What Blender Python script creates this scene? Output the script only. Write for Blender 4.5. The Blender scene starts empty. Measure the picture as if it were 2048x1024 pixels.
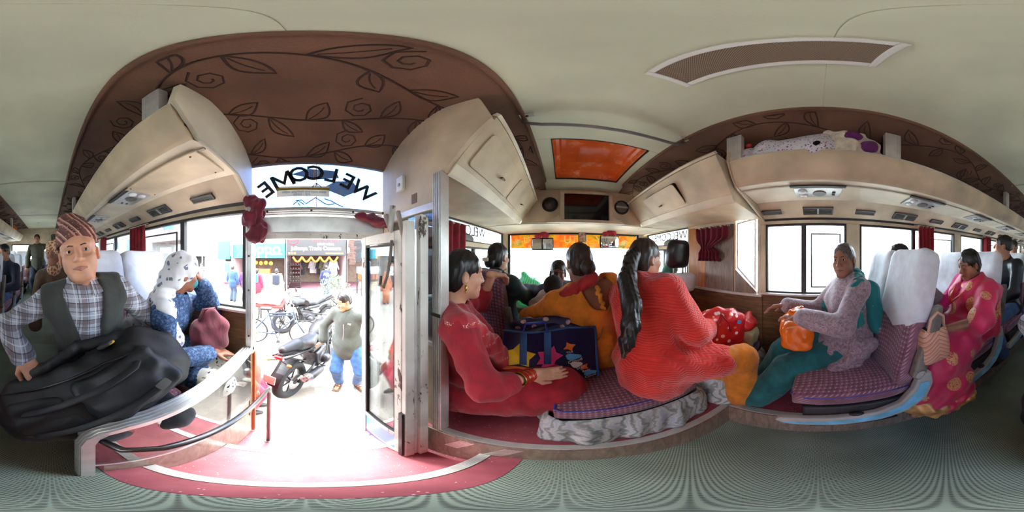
import bpy, bmesh, math, random
import numpy as np
from mathutils import Vector, Matrix, Euler

# ------------------------------------------------------------------ camera, sky, exposure
random.seed(11)
rng = np.random.default_rng(11)
SC = bpy.context.scene
COL = SC.collection
R = math.radians
# x = right side of the bus, y = towards the windscreen, z = up; the camera hangs over the aisle at the origin
cam_d = bpy.data.cameras.new('camera'); cam = bpy.data.objects.new('camera', cam_d); COL.objects.link(cam)
cam_d.type = 'PANO'
try:
    cam_d.cycles.panorama_type = 'EQUIRECTANGULAR'
except Exception:
    cam_d.panorama_type = 'EQUIRECTANGULAR'
cam.location = (0, 0, 0)
cam.rotation_euler = (R(90), 0, R(17.58))
cam_d.clip_start = 0.01; cam_d.clip_end = 300
SC.camera = cam

world = bpy.data.worlds.new('overcast_sky'); SC.world = world; world.use_nodes = True
_bg = world.node_tree.nodes['Background']
_bg.inputs[0].default_value = (0.90, 0.95, 1.0, 1); _bg.inputs[1].default_value = 3.0
sun_d = bpy.data.lights.new('hazy_sun', 'SUN'); sun_d.energy = 1.7; sun_d.angle = R(14); sun_d.color = (1, .96, .9)
sun = bpy.data.objects.new('hazy_sun', sun_d); COL.objects.link(sun)
sun.rotation_euler = (0, R(-25), R(0))
SC.view_settings.view_transform = 'Standard'
SC.view_settings.look = 'None'
SC.view_settings.gamma = 1.0
SC.view_settings.use_curve_mapping = False
SC.view_settings.exposure = 3.05
SC.cycles.max_bounces = 10
SC.cycles.diffuse_bounces = 6
SC.cycles.transparent_max_bounces = 24
SC.cycles.sample_clamp_indirect = 8.0
SC.cycles.use_denoising = True

# ------------------------------------------------------------------ materials
def lin(c):
    r = []
    for v in c[:3]:
        v = v / 255.0
        r.append(v / 12.92 if v <= 0.04045 else ((v + 0.055) / 1.055) ** 2.4)
    return (r[0], r[1], r[2], 1.0)

class N:
    """small node-graph helper"""
    def __init__(s, name):
        s.m = bpy.data.materials.new(name); s.m.use_nodes = True
        s.t = s.m.node_tree; s.n = s.t.nodes
        s.b = s.n['Principled BSDF']; s.out = s.n['Material Output']
    def add(s, typ, **kw):
        x = s.n.new(typ)
        for k, v in kw.items(): setattr(x, k, v)
        return x
    def put(s, sock, v):
        if isinstance(v, bpy.types.NodeSocket): s.t.links.new(v, sock)
        elif v is not None: sock.default_value = v
    def coord(s, kind='Object'):
        return s.add('ShaderNodeTexCoord').outputs[kind]
    def mapping(s, scale=(1, 1, 1), rot=(0, 0, 0), kind='Object', loc=(0, 0, 0)):
        m = s.add('ShaderNodeMapping'); s.put(m.inputs['Vector'], s.coord(kind))
        m.inputs['Scale'].default_value = scale; m.inputs['Rotation'].default_value = rot; m.inputs['Location'].default_value = loc
        return m.outputs[0]
    def noise(s, vec=None, scale=5, detail=3, rough=.5, dist=0):
        x = s.add('ShaderNodeTexNoise'); s.put(x.inputs['Vector'], vec if vec is not None else s.coord())
        x.inputs['Scale'].default_value = scale; x.inputs['Detail'].default_value = detail
        x.inputs['Roughness'].default_value = rough; x.inputs['Distortion'].default_value = dist
        return x.outputs[0]
    def wave(s, vec=None, scale=5, dist=0, detail=0, dscale=1, wtype='BANDS', direction='X'):
        x = s.add('ShaderNodeTexWave', wave_type=wtype)
        if wtype == 'BANDS': x.bands_direction = direction
        s.put(x.inputs['Vector'], vec if vec is not None else s.coord())
        x.inputs['Scale'].default_value = scale; x.inputs['Distortion'].default_value = dist
        x.inputs['Detail'].default_value = detail; x.inputs['Detail Scale'].default_value = dscale
        return x.outputs[1]
    def voro(s, vec=None, scale=5, feature='F1', out='Distance', rnd=1.0):
        x = s.add('ShaderNodeTexVoronoi', feature=feature); s.put(x.inputs['Vector'], vec if vec is not None else s.coord())
        x.inputs['Scale'].default_value = scale; x.inputs['Randomness'].default_value = rnd
        return x.outputs[out]
    def xyz(s, vec):
        x = s.add('ShaderNodeSeparateXYZ'); s.put(x.inputs[0], vec); return x.outputs
    def math(s, op, a, b=None, clamp=False):
        x = s.add('ShaderNodeMath', operation=op); x.use_clamp = clamp
        s.put(x.inputs[0], a)
        if b is not None: s.put(x.inputs[1], b)
        return x.outputs[0]
    def ramp(s, fac, stops, interp='LINEAR'):
        x = s.add('ShaderNodeValToRGB'); x.color_ramp.interpolation = interp
        e = x.color_ramp.elements
        while len(e) > 1: e.remove(e[-1])
        e[0].position = stops[0][0]; e[0].color = lin(stops[0][1])
        for p, c in stops[1:]:
            k = e.new(p); k.color = lin(c)
        s.put(x.inputs[0], fac); return x.outputs[0]
    def fr(s, fac, a, b):
        x = s.add('ShaderNodeMapRange'); s.put(x.inputs[0], fac)
        x.inputs[1].default_value = a; x.inputs[2].default_value = b
        return x.outputs[0]
    def mix(s, fac, a, b, blend='MIX'):
        x = s.add('ShaderNodeMix', data_type='RGBA', blend_type=blend)
        s.put(x.inputs[0], fac)
        s.put(x.inputs[6], lin(a) if isinstance(a, tuple) else a)
        s.put(x.inputs[7], lin(b) if isinstance(b, tuple) else b)
        return x.outputs[2]
    def bump(s, h, strength=.3, dist=.01):
        x = s.add('ShaderNodeBump'); x.inputs['Strength'].default_value = strength; x.inputs['Distance'].default_value = dist
        s.put(x.inputs['Height'], h); s.t.links.new(x.outputs[0], s.b.inputs['Normal'])
    def done(s, col=None, rough=.6, metal=0, spec=None, trans=None, emit=None, emit_s=0, sheen=None, coat=None):
        b = s.b
        if isinstance(col, tuple): b.inputs['Base Color'].default_value = lin(col)
        elif col is not None: s.put(b.inputs['Base Color'], col)
        s.put(b.inputs['Roughness'], rough); s.put(b.inputs['Metallic'], metal)
        if spec is not None: b.inputs['Specular IOR Level'].default_value = spec
        if trans is not None: b.inputs['Transmission Weight'].default_value = trans
        if sheen is not None: b.inputs['Sheen Weight'].default_value = sheen
        if coat is not None: b.inputs['Coat Weight'].default_value = coat
        if emit is not None:
            s.put(b.inputs['Emission Color'], lin(emit) if isinstance(emit, tuple) else emit); b.inputs['Emission Strength'].default_value = emit_s
        return s.m

_MC = {}
def M(name, rgb=(200, 200, 200), rough=.6, metal=0, var=.12, scale=6, bump=0, bscale=60, spec=None, coat=None, sheen=None):
    """plain material with mild mottling and optional fine relief"""
    if name in _MC: return _MC[name]
    g = N(name)
    a = tuple(max(0, v * (1 - var)) for v in rgb); b = tuple(min(255, v * (1 + var * .6)) for v in rgb)
    c = g.ramp(g.noise(scale=scale, detail=4), [(.3, a), (.7, b)])
    if bump: g.bump(g.noise(scale=bscale, detail=3), bump, .01)
    _MC[name] = g.done(c, rough, metal, spec, coat=coat, sheen=sheen)
    return _MC[name]

def cloth(name, rgb, var=.18, fold=.5, fscale=7, weave=0.0, rough=.85, sheen=.15):
    """soft woven cloth with wrinkles as relief"""
    if name in _MC: return _MC[name]
    g = N(name)
    a = tuple(max(0, v * (1 - var)) for v in rgb); b = tuple(min(255, v * (1 + var * .5)) for v in rgb)
    n = g.noise(g.mapping((1, 1, .45)), fscale, 4, .55, .6)
    c = g.ramp(g.noise(scale=16, detail=4), [(.3, a), (.7, b)])
    g.bump(n, fold, .03)
    _MC[name] = g.done(c, rough, sheen=sheen)
    return _MC[name]

def glass(name, tint=(235, 242, 245), refl=.07):
    if name in _MC: return _MC[name]
    g = N(name)
    tr = g.add('ShaderNodeBsdfTransparent'); tr.inputs[0].default_value = lin(tint)
    gl = g.add('ShaderNodeBsdfGlossy'); gl.inputs['Roughness'].default_value = .03
    fz = g.add('ShaderNodeFresnel'); fz.inputs[0].default_value = 1.45
    f2 = g.math('ADD', g.math('MULTIPLY', fz.outputs[0], .8), refl * .4, True)
    mx = g.add('ShaderNodeMixShader'); g.put(mx.inputs[0], f2)
    g.t.links.new(tr.outputs[0], mx.inputs[1]); g.t.links.new(gl.outputs[0], mx.inputs[2])
    g.t.links.new(mx.outputs[0], g.out.inputs[0])
    _MC[name] = g.m
    return g.m

# ------------------------------------------------------------------ geometry helpers
def at(px, py, d):
    """point seen from the camera spot: bearing and elevation, at horizontal distance d"""
    th = (px - 1124) * math.pi / 1024; el = (512 - py) * math.pi / 1024
    return Vector((d * math.sin(th), d * math.cos(th), d * math.tan(el)))

def tag(o, label=None, cat=None, group=None, kind=None):
    if label: o['label'] = label
    if cat: o['category'] = cat
    if group: o['group'] = group
    if kind: o['kind'] = kind
    return o
def empty(name, loc=(0, 0, 0), rz=0):
    o = bpy.data.objects.new(name, None); COL.objects.link(o)
    o.empty_display_size = .05; o.location = loc; o.rotation_euler = (0, 0, rz); return o
def thing(name, label, cat, loc=(0, 0, 0), rz=0, group=None):
    return tag(empty(name, loc, rz), label, cat, group)
def copy_tree(o, parent=None):
    c = o.copy(); COL.objects.link(c)
    if parent is not None: c.parent = parent
    for ch in o.children: copy_tree(ch, c)
    return c

def np_mesh(name, v, quads=None, tris=None):
    me = bpy.data.meshes.new(name)
    v = np.asarray(v, np.float32)
    nq = 0 if quads is None else len(quads); nt = 0 if tris is None else len(tris)
    me.vertices.add(len(v)); me.vertices.foreach_set('co', v.ravel())
    loops = []; starts = []
    if nq: loops.append(np.asarray(quads, np.int32).ravel()); starts.append(np.arange(nq) * 4)
    if nt: loops.append(np.asarray(tris, np.int32).ravel()); starts.append(nq * 4 + np.arange(nt) * 3)
    loops = np.concatenate(loops); starts = np.concatenate(starts)
    me.loops.add(len(loops)); me.loops.foreach_set('vertex_index', loops.astype(np.int32))
    me.polygons.add(nq + nt); me.polygons.foreach_set('loop_start', starts.astype(np.int32))
    me.update(calc_edges=True); me.validate()
    return me

def link(name, me, mat, parent=None, smooth=False):
    o = bpy.data.objects.new(name, me); COL.objects.link(o)
    if mat is not None:
        for m in (mat if isinstance(mat, (list, tuple)) else [mat]): me.materials.append(m)
    if smooth: me.polygons.foreach_set('use_smooth', np.ones(len(me.polygons), bool))
    if parent is not None: o.parent = parent
    return o

class MB:
    """collects shapes into one mesh"""
    def __init__(s): s.v = []; s.f = []
    def add(s, v, f):
        b = len(s.v); s.v += [tuple(x) for x in v]; s.f += [tuple(i + b for i in q) for q in f]; return s
    def box(s, lo, hi, rot=None, piv=None):
        x0, y0, z0 = lo; x1, y1, z1 = hi
        v = [Vector(p) for p in ((x0,y0,z0),(x1,y0,z0),(x1,y1,z0),(x0,y1,z0),(x0,y0,z1),(x1,y0,z1),(x1,y1,z1),(x0,y1,z1))]
        if rot is not None:
            c = Vector(piv) if piv is not None else (Vector(lo) + Vector(hi)) / 2
            m = rot if isinstance(rot, Matrix) else Euler(rot).to_matrix()
            v = [m @ (p - c) + c for p in v]
        return s.add(v, [(0,3,2,1),(4,5,6,7),(0,1,5,4),(1,2,6,5),(2,3,7,6),(3,0,4,7)])
    def tube(s, pts, r, n=8, caps=True, flat=1.0):
        pts = [Vector(p) for p in pts]; rs = r if isinstance(r, (list, tuple)) else [r] * len(pts)
        rings = []; up = Vector((0, 0, 1)); prev = None
        for i, p in enumerate(pts):
            d = (pts[min(i+1, len(pts)-1)] - pts[max(i-1, 0)]).normalized()
            if prev is None:
                a = d.cross(up)
                if a.length < 1e-3: a = d.cross(Vector((1, 0, 0)))
                a.normalize()
            else:
                a = (prev - d * prev.dot(d)).normalized()
            prev = a; b = d.cross(a)
            rings.append([p + (a * math.cos(t) + b * math.sin(t) * flat) * rs[i] for t in (2*math.pi*k/n for k in range(n))])
        return s.loft(rings, True, caps)
    def loft(s, rings, closed=True, caps=True):
        n = len(rings[0]); v = [p for r_ in rings for p in r_]; f = []
        for i in range(len(rings) - 1):
            for k in range(n if closed else n - 1):
                a = i*n + k; b = i*n + (k+1) % n
                f.append((a, b, b + n, a + n))
        if caps and closed:
            f.append(tuple(range(n - 1, -1, -1))); f.append(tuple(range((len(rings)-1)*n, len(rings)*n)))
        return s.add(v, f)
    def cyl(s, p0, p1, r0, r1=None, n=12): return s.tube([p0, p1], [r0, r0 if r1 is None else r1], n)
    def prism(s, poly, axis, a, b):
        """2-D polygon extruded along an axis from a to b; poly gives the other two coordinates in order"""
        def P(u, w, t): return {'x': (t, u, w), 'y': (u, t, w), 'z': (u, w, t)}[axis]
        n = len(poly); v = [P(u, w, a) for u, w in poly] + [P(u, w, b) for u, w in poly]
        f = [tuple(range(n)), tuple(range(2*n-1, n-1, -1))] + [(k, n + k, n + (k+1) % n, (k+1) % n) for k in range(n)]
        return s.add(v, f)
    def lathe(s, prof, c, axis=(0, 0, 1), n=20):
        ax = Vector(axis).normalized(); a = ax.orthogonal().normalized(); b = ax.cross(a); c = Vector(c)
        rings = [[c + ax * h + (a * math.cos(t) + b * math.sin(t)) * max(r, 1e-4) for t in (2*math.pi*k/n for k in range(n))] for r, h in prof]
        return s.loft(rings, True, True)
    def torus(s, c, axis, R0, r0, n=28, m=8):
        ax = Vector(axis).normalized(); a = ax.orthogonal().normalized(); b = ax.cross(a); c = Vector(c); v = []; f = []
        for i in range(n):
            t = 2*math.pi*i/n; d = a * math.cos(t) + b * math.sin(t)
            for k in range(m):
                u = 2*math.pi*k/m; v.append(c + d * (R0 + r0 * math.cos(u)) + ax * r0 * math.sin(u))
        for i in range(n):
            for k in range(m):
                f.append((i*m + k, ((i+1) % n)*m + k, ((i+1) % n)*m + (k+1) % m, i*m + (k+1) % m))
        return s.add(v, f)
    def ball(s, c, r, n=12, m=8):
        rr = r if isinstance(r, (tuple, list)) else (r, r, r); c = Vector(c)
        rings = []
        for i in range(m + 1):
            p = -math.pi/2 + math.pi * i / m
            rings.append([c + Vector((rr[0]*math.cos(p)*math.cos(t), rr[1]*math.cos(p)*math.sin(t), rr[2]*math.sin(p))) for t in (2*math.pi*k/n for k in range(n))])
        return s.loft(rings, True, False)
    def rbox(s, c, size, r, n=5, fn=None, rot=None):
        """box with rounded edges; fn can push points about (local coordinates)"""
        h = np.array(size) / 2; r = min(r, *(h)); inner = h - r; V = []; F = []
        ks = np.linspace(-1, 1, n)
        if n >= 5:
            ks = np.tan(np.linspace(-math.pi/4, math.pi/4, n))
        for ax in range(3):
            for sg in (-1, 1):
                b = len(V); o1, o2 = (ax+1) % 3, (ax+2) % 3
                for u in ks:
                    for w in ks:
                        p = np.zeros(3); p[ax] = sg; p[o1] = u; p[o2] = w
                        q = p * h; core = np.clip(q, -inner, inner)
                        # spread the rounded rim
                        d = p / np.linalg.norm(p)
                        t = np.sign(p) * inner * np.minimum(np.abs(p) ** 1.0, 1)
                        t = np.clip(p * h, -inner, inner)
                        dd = q - t; L = np.linalg.norm(dd)
                        V.append(t + (dd / L * r if L > 1e-9 else 0))
                for i in range(n - 1):
                    for j in range(n - 1):
                        q = (b+i*n+j, b+(i+1)*n+j, b+(i+1)*n+j+1, b+i*n+j+1)
                        F.append(q if sg > 0 else q[::-1])
        # weld
        key = {}; idx = []; W = []
        for p in V:
            k = tuple(np.round(p, 5))
            if k not in key: key[k] = len(W); W.append(p)
            idx.append(key[k])
        F = [tuple(idx[i] for i in q) for q in F]
        if fn: W = [np.array(fn(*p)) for p in W]
        m = rot if (rot is None or isinstance(rot, Matrix)) else Euler(rot).to_matrix()
        c = Vector(c); out = []
        for p in W:
            p = Vector(p); out.append((m @ p if m is not None else p) + c)
        return s.add(out, F)
    def grid(s, fn, nu, nv):
        v = [fn(i/(nu-1), j/(nv-1)) for i in range(nu) for j in range(nv)]
        return s.add(v, [(i*nv+j, (i+1)*nv+j, (i+1)*nv+j+1, i*nv+j+1) for i in range(nu-1) for j in range(nv-1)])
    def build(s, name, mat, parent=None, smooth=False, bevel=0, solid=0, subd=0, seg=2, angle=40):
        me = bpy.data.meshes.new(name); me.from_pydata([tuple(p) for p in s.v], [], s.f); me.update()
        o = link(name, me, mat, parent)
        if smooth:
            me.polygons.foreach_set('use_smooth', np.ones(len(me.polygons), bool))
            if smooth == 'auto': me.set_sharp_from_angle(angle=R(angle))
        bm = bmesh.new(); bm.from_mesh(me); bmesh.ops.recalc_face_normals(bm, faces=bm.faces); bm.to_mesh(me); bm.free()
        if solid:
            m = o.modifiers.new('thick', 'SOLIDIFY'); m.thickness = solid; m.offset = 0
        if bevel:
            m = o.modifiers.new('bevel', 'BEVEL'); m.width = bevel; m.segments = seg; m.limit_method = 'ANGLE'
        if subd:
            m = o.modifiers.new('sub', 'SUBSURF'); m.levels = subd; m.render_levels = subd
        return o

def struct(o): o['kind'] = 'structure'; return o

def text_mesh(txt, size, mirror=False, extrude=.0015, bold=0):
    """lettering as a mesh in the xy plane, centred; mirrored when read from behind"""
    cu = bpy.data.curves.new('lettering', 'FONT'); cu.body = txt; cu.size = size; cu.align_x = 'CENTER'; cu.align_y = 'CENTER'
    cu.extrude = extrude; cu.offset = bold; cu.resolution_u = 3
    o = bpy.data.objects.new('lettering', cu); COL.objects.link(o)
    dg = bpy.context.evaluated_depsgraph_get(); dg.update()
    me = bpy.data.meshes.new_from_object(o.evaluated_get(dg))
    bpy.data.objects.remove(o); bpy.data.curves.remove(cu)
    me.materials.clear()
    if mirror:
        me.transform(Matrix.Diagonal((-1, 1, 1, 1))); me.flip_normals()
    return me

def frame_mat(origin, xdir, ydir):
    """matrix that lays the xy plane onto a surface"""
    x = Vector(xdir).normalized(); y = Vector(ydir); y = (y - x * y.dot(x)).normalized(); z = x.cross(y)
    m = Matrix((x, y, z)).transposed().to_4x4(); m.translation = Vector(origin); return m

# ------------------------------------------------------------------ signed-distance modelling for bodies, cloth and soft bags
class Sdf:
    def __init__(s): s.p = []; s.disp = None
    def cap(s, a, b, ra, rb=None, k=.02, op=1, sq=None):
        s.p.append(('c', np.array(a, float), np.array(b, float), ra, ra if rb is None else rb, k, op, sq)); return s
    def ell(s, c, r, rot=None, k=.02, op=1):
        r = np.array(r if isinstance(r, (tuple, list)) else (r, r, r), float)
        s.p.append(('e', np.array(c, float), r, None if rot is None else np.array(rot.to_3x3(), float), k, op)); return s
    def box(s, c, h, rad=.01, rot=None, k=.02, op=1):
        s.p.append(('b', np.array(c, float), np.array(h, float), rad, None if rot is None else np.array(rot.to_3x3(), float), k, op)); return s
    def bounds(s):
        lo = np.full(3, 1e9); hi = -lo
        for q in s.p:
            if q[-1] is not None and (q[6] if q[0] == 'c' else q[-1]) < 0: continue
            a, b = s._bb(q); lo = np.minimum(lo, a); hi = np.maximum(hi, b)
        return lo, hi
    def _bb(s, q):
        if q[0] == 'c':
            r = max(q[3], q[4]); return np.minimum(q[1], q[2]) - r, np.maximum(q[1], q[2]) + r
        if q[0] == 'e':
            r = q[2] if q[3] is None else np.full(3, q[2].max()); return q[1] - r, q[1] + r
        r = q[2] if q[4] is None else np.full(3, np.linalg.norm(q[2])); return q[1] - r, q[1] + r
    def mesh(s, res, lo=None, hi=None):
        a, b = s.bounds()
        lo = (a if lo is None else np.array(lo, float)) - 3 * res; hi = (b if hi is None else np.array(hi, float)) + 3 * res
        n = np.ceil((hi - lo) / res).astype(int) + 1
        ax = [lo[i] + res * np.arange(n[i]) for i in range(3)]
        F = np.full(n, 1.0, np.float32)
        for q in s.p:
            k, op = (q[5], q[6]) if q[0] == 'c' else (q[-2], q[-1])
            a, b = s._bb(q); m = k + 3 * res + .03
            i0 = np.maximum(np.floor((a - m - lo) / res).astype(int), 0); i1 = np.minimum(np.ceil((b + m - lo) / res).astype(int) + 1, n)
            if (i1 <= i0).any(): continue
            sl = tuple(slice(i0[i], i1[i]) for i in range(3))
            X = ax[0][sl[0]][:, None, None]; Y = ax[1][sl[1]][None, :, None]; Z = ax[2][sl[2]][None, None, :]
            if q[0] == 'c':
                A, B = q[1], q[2]; d = B - A; L = max(d @ d, 1e-12)
                px, py, pz = X - A[0], Y - A[1], Z - A[2]
                t = np.clip((px * d[0] + py * d[1] + pz * d[2]) / L, 0, 1)
                D = np.sqrt((px - t*d[0])**2 + (py - t*d[1])**2 + (pz - t*d[2])**2) - (q[3] + (q[4] - q[3]) * t)
            else:
                px, py, pz = X - q[1][0], Y - q[1][1], Z - q[1][2]
                rot = q[3] if q[0] == 'e' else q[4]
                if rot is not None:
                    M_ = rot.T
                    px, py, pz = (M_[0,0]*px + M_[0,1]*py + M_[0,2]*pz, M_[1,0]*px + M_[1,1]*py + M_[1,2]*pz, M_[2,0]*px + M_[2,1]*py + M_[2,2]*pz)
                if q[0] == 'e':
                    r = q[2]; k1 = np.sqrt((px/r[0])**2 + (py/r[1])**2 + (pz/r[2])**2) + 1e-9
                    k2 = np.sqrt((px/r[0]**2)**2 + (py/r[1]**2)**2 + (pz/r[2]**2)**2) + 1e-9
                    D = k1 * (k1 - 1) / k2
                else:
                    h = q[2] - q[3]
                    qx, qy, qz = np.abs(px) - h[0], np.abs(py) - h[1], np.abs(pz) - h[2]
                    D = np.sqrt(np.maximum(qx, 0)**2 + np.maximum(qy, 0)**2 + np.maximum(qz, 0)**2) + np.minimum(np.maximum(qx, np.maximum(qy, qz)), 0) - q[3]
            G = F[sl]
            if op < 0:
                D = -D; h = np.maximum(k - np.abs(G - D), 0) / max(k, 1e-6); F[sl] = np.maximum(G, D) + h*h*k*.25
            else:
                h = np.maximum(k - np.abs(G - D), 0) / max(k, 1e-6); F[sl] = np.minimum(G, D) - h*h*k*.25
        if s.disp is not None:
            F = F + s.disp(ax[0][:, None, None], ax[1][None, :, None], ax[2][None, None, :]).astype(np.float32)
        return surface_nets(F, lo, res)

def surface_nets(F, lo, res):
    I = F < 0
    c = np.zeros(tuple(np.array(F.shape) - 1), np.int8); nx, ny, nz = c.shape
    for i in (0, 1):
        for j in (0, 1):
            for k in (0, 1): c += I[i:i+nx, j:j+ny, k:k+nz]
    cells = np.argwhere((c > 0) & (c < 8))
    if len(cells) == 0: return np.zeros((0, 3)), np.zeros((0, 4), int)
    idm = np.full(c.shape, -1, np.int32); idm[cells[:, 0], cells[:, 1], cells[:, 2]] = np.arange(len(cells))
    co = [(i, j, k) for i in (0, 1) for j in (0, 1) for k in (0, 1)]
    val = np.stack([F[cells[:, 0]+i, cells[:, 1]+j, cells[:, 2]+k] for i, j, k in co], 1)
    acc = np.zeros((len(cells), 3)); cnt = np.zeros(len(cells))
    for a in range(8):
        for b in range(a + 1, 8):
            d = np.array(co[b]) - np.array(co[a])
            if np.abs(d).sum() != 1: continue
            m = (val[:, a] < 0) != (val[:, b] < 0)
            t = val[m, a] / (val[m, a] - val[m, b])
            acc[m] += np.array(co[a]) + t[:, None] * d; cnt[m] += 1
    V = lo + res * (cells + acc / cnt[:, None])
    Q = []
    for ax in range(3):
        o = [0, 0, 0]; o[ax] = 1
        n = F.shape
        A = I[:n[0]-o[0], :n[1]-o[1], :n[2]-o[2]]; B = I[o[0]:, o[1]:, o[2]:]
        u, w = (ax + 1) % 3, (ax + 2) % 3
        for flip in (False, True):
            e = np.argwhere((A & ~B) if not flip else (~A & B))
            ok = (e[:, u] > 0) & (e[:, w] > 0) & (e[:, u] < c.shape[u]) & (e[:, w] < c.shape[w]); e = e[ok]
            if not len(e): continue
            def g(du, dw):
                x = e.copy(); x[:, u] += du; x[:, w] += dw; return idm[x[:, 0], x[:, 1], x[:, 2]]
            q = np.stack([g(-1, -1), g(0, -1), g(0, 0), g(-1, 0)], 1)
            if flip: q = q[:, ::-1]
            Q.append(q[(q >= 0).all(1)])
    return V, np.concatenate(Q)

def wobble(amp, freq, n=5, seed=0, zs=1.0):
    """low folds for cloth: a sum of sines"""
    g = np.random.default_rng(seed); W = g.normal(size=(n, 3)) * freq; W[:, 2] *= zs; ph = g.uniform(0, 6.28, n)
    def f(x, y, z):
        t = 0
        for i in range(n): t = t + np.sin(W[i, 0]*x + W[i, 1]*y + W[i, 2]*z + ph[i])
        return t * (amp / n ** .5)
    return f

def soft(name, sdf, res, mat, parent=None, xf=None, lo=None, hi=None):
    v, q = sdf.mesh(res, lo, hi)
    if xf is not None and len(v):
        m = np.array(xf); v = v @ m[:3, :3].T + m[:3, 3]
    return link(name, np_mesh(name, v, q), mat, parent, smooth=True)
# ------------------------------------------------------------------ bus shell
XL, XR, XC = -.92, 1.41, .245
ZA, ZP, ZC = -1.38, -1.15, .85
YF, YB = 2.6, -4.95
ZG = -2.1

m_cream = M('cream_panel', (205, 186, 155), .5, var=.16, scale=3.5, bump=.05, bscale=30)
m_cream2 = M('pale_cream_panel', (220, 208, 182), .45, var=.12, scale=3)
m_ceil = M('ceiling_vinyl', (204, 208, 180), .55, var=.07, scale=2.5, bump=.06, bscale=180)
m_alu = None
def _alu():
    g = N('ribbed_aluminium')
    n = g.noise(g.mapping((1, 1, 1)), 9, 5, .6)
    return g.done(g.ramp(n, [(.3, (196, 194, 188)), (.7, (228, 227, 222))]), .38, .55)
m_alu = _alu()
m_black = M('black_rubber', (26, 26, 28), .6, var=.2)
m_dark = M('dark_frame', (42, 38, 36), .55, var=.25)
m_glass = glass('window_glass')
m_plexi = glass('scratched_perspex', (222, 226, 226), .25)

def _lino():
    g = N('speckled_red_lino')
    n = g.noise(scale=9, detail=5)
    base = g.ramp(n, [(.25, (134, 52, 64)), (.75, (166, 80, 90))])
    v = g.voro(scale=60, out='Distance'); sp = g.math('LESS_THAN', v, .12)
    n2 = g.math('GREATER_THAN', g.noise(scale=14, detail=2), .52)
    c = g.mix(g.math('MULTIPLY', sp, n2), base, (225, 190, 190))
    dust = g.fr(g.noise(scale=4, detail=5, rough=.7), .5, .95)
    c = g.mix(g.math('MULTIPLY', dust, .4), c, (190, 156, 154))
    return g.done(c, .5)
m_lino = _lino()
def _wood(name, a, b, ax=(1.2, 1.2, 9)):
    g = N(name)
    w = g.noise(g.mapping(ax), 3.2, 6, .6, 1.2)
    g.bump(w, .08, .004)
    return g.done(g.ramp(w, [(.3, a), (.5, tuple((x+y)//2 for x, y in zip(a, b))), (.72, b)]), .45)
m_wood = _wood('wood_grain_laminate', (70, 46, 26), (142, 104, 66))
m_wood2 = _wood('grey_wood_laminate', (105, 88, 74), (160, 140, 122), (9, 9, 1.5))
def _mat():
    g = N('ribbed_rubber_mat')
    p = g.xyz(g.coord('Object'))
    k = 2 * math.pi / .013
    sx = g.math('SINE', g.math('MULTIPLY', p[0], k)); sy = g.math('SINE', g.math('MULTIPLY', p[1], k * 1.0))
    d = g.math('MULTIPLY', sx, sy); hole = g.fr(d, .12, .55)
    n = g.noise(scale=3, detail=5)
    rib = g.ramp(n, [(.3, (116, 128, 112)), (.7, (150, 164, 146))])
    g.bump(d, -.55, .006)
    return g.done(g.mix(hole, rib, (30, 37, 33)), .6)
m_mat = _mat()
def _carpet():
    g = N('embossed_brown_carpet')
    n1 = g.noise(scale=2.6, detail=3); pile = g.noise(scale=150, detail=2); n3 = g.noise(scale=9, detail=3)
    h = g.math('ADD', g.math('MULTIPLY', pile, .3), g.math('MULTIPLY', n3, .6)); g.bump(h, .5, .012)
    base = g.ramp(n1, [(.3, (92, 66, 53)), (.7, (138, 100, 76))])
    return g.done(g.mix(g.math('MULTIPLY', pile, .5), base, (80, 56, 45)), .95, sheen=.1)
m_groove = M('dark_carpet_seam', (66, 46, 38), .95, var=.15)
m_carpet = _carpet()
m_orangepaint = M('orange_bodywork', (205, 84, 40), .35, var=.1)
m_white = M('white_plastic', (225, 224, 216), .4, var=.05)
m_screw = M('dull_screw', (70, 62, 52), .5, .6)

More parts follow.
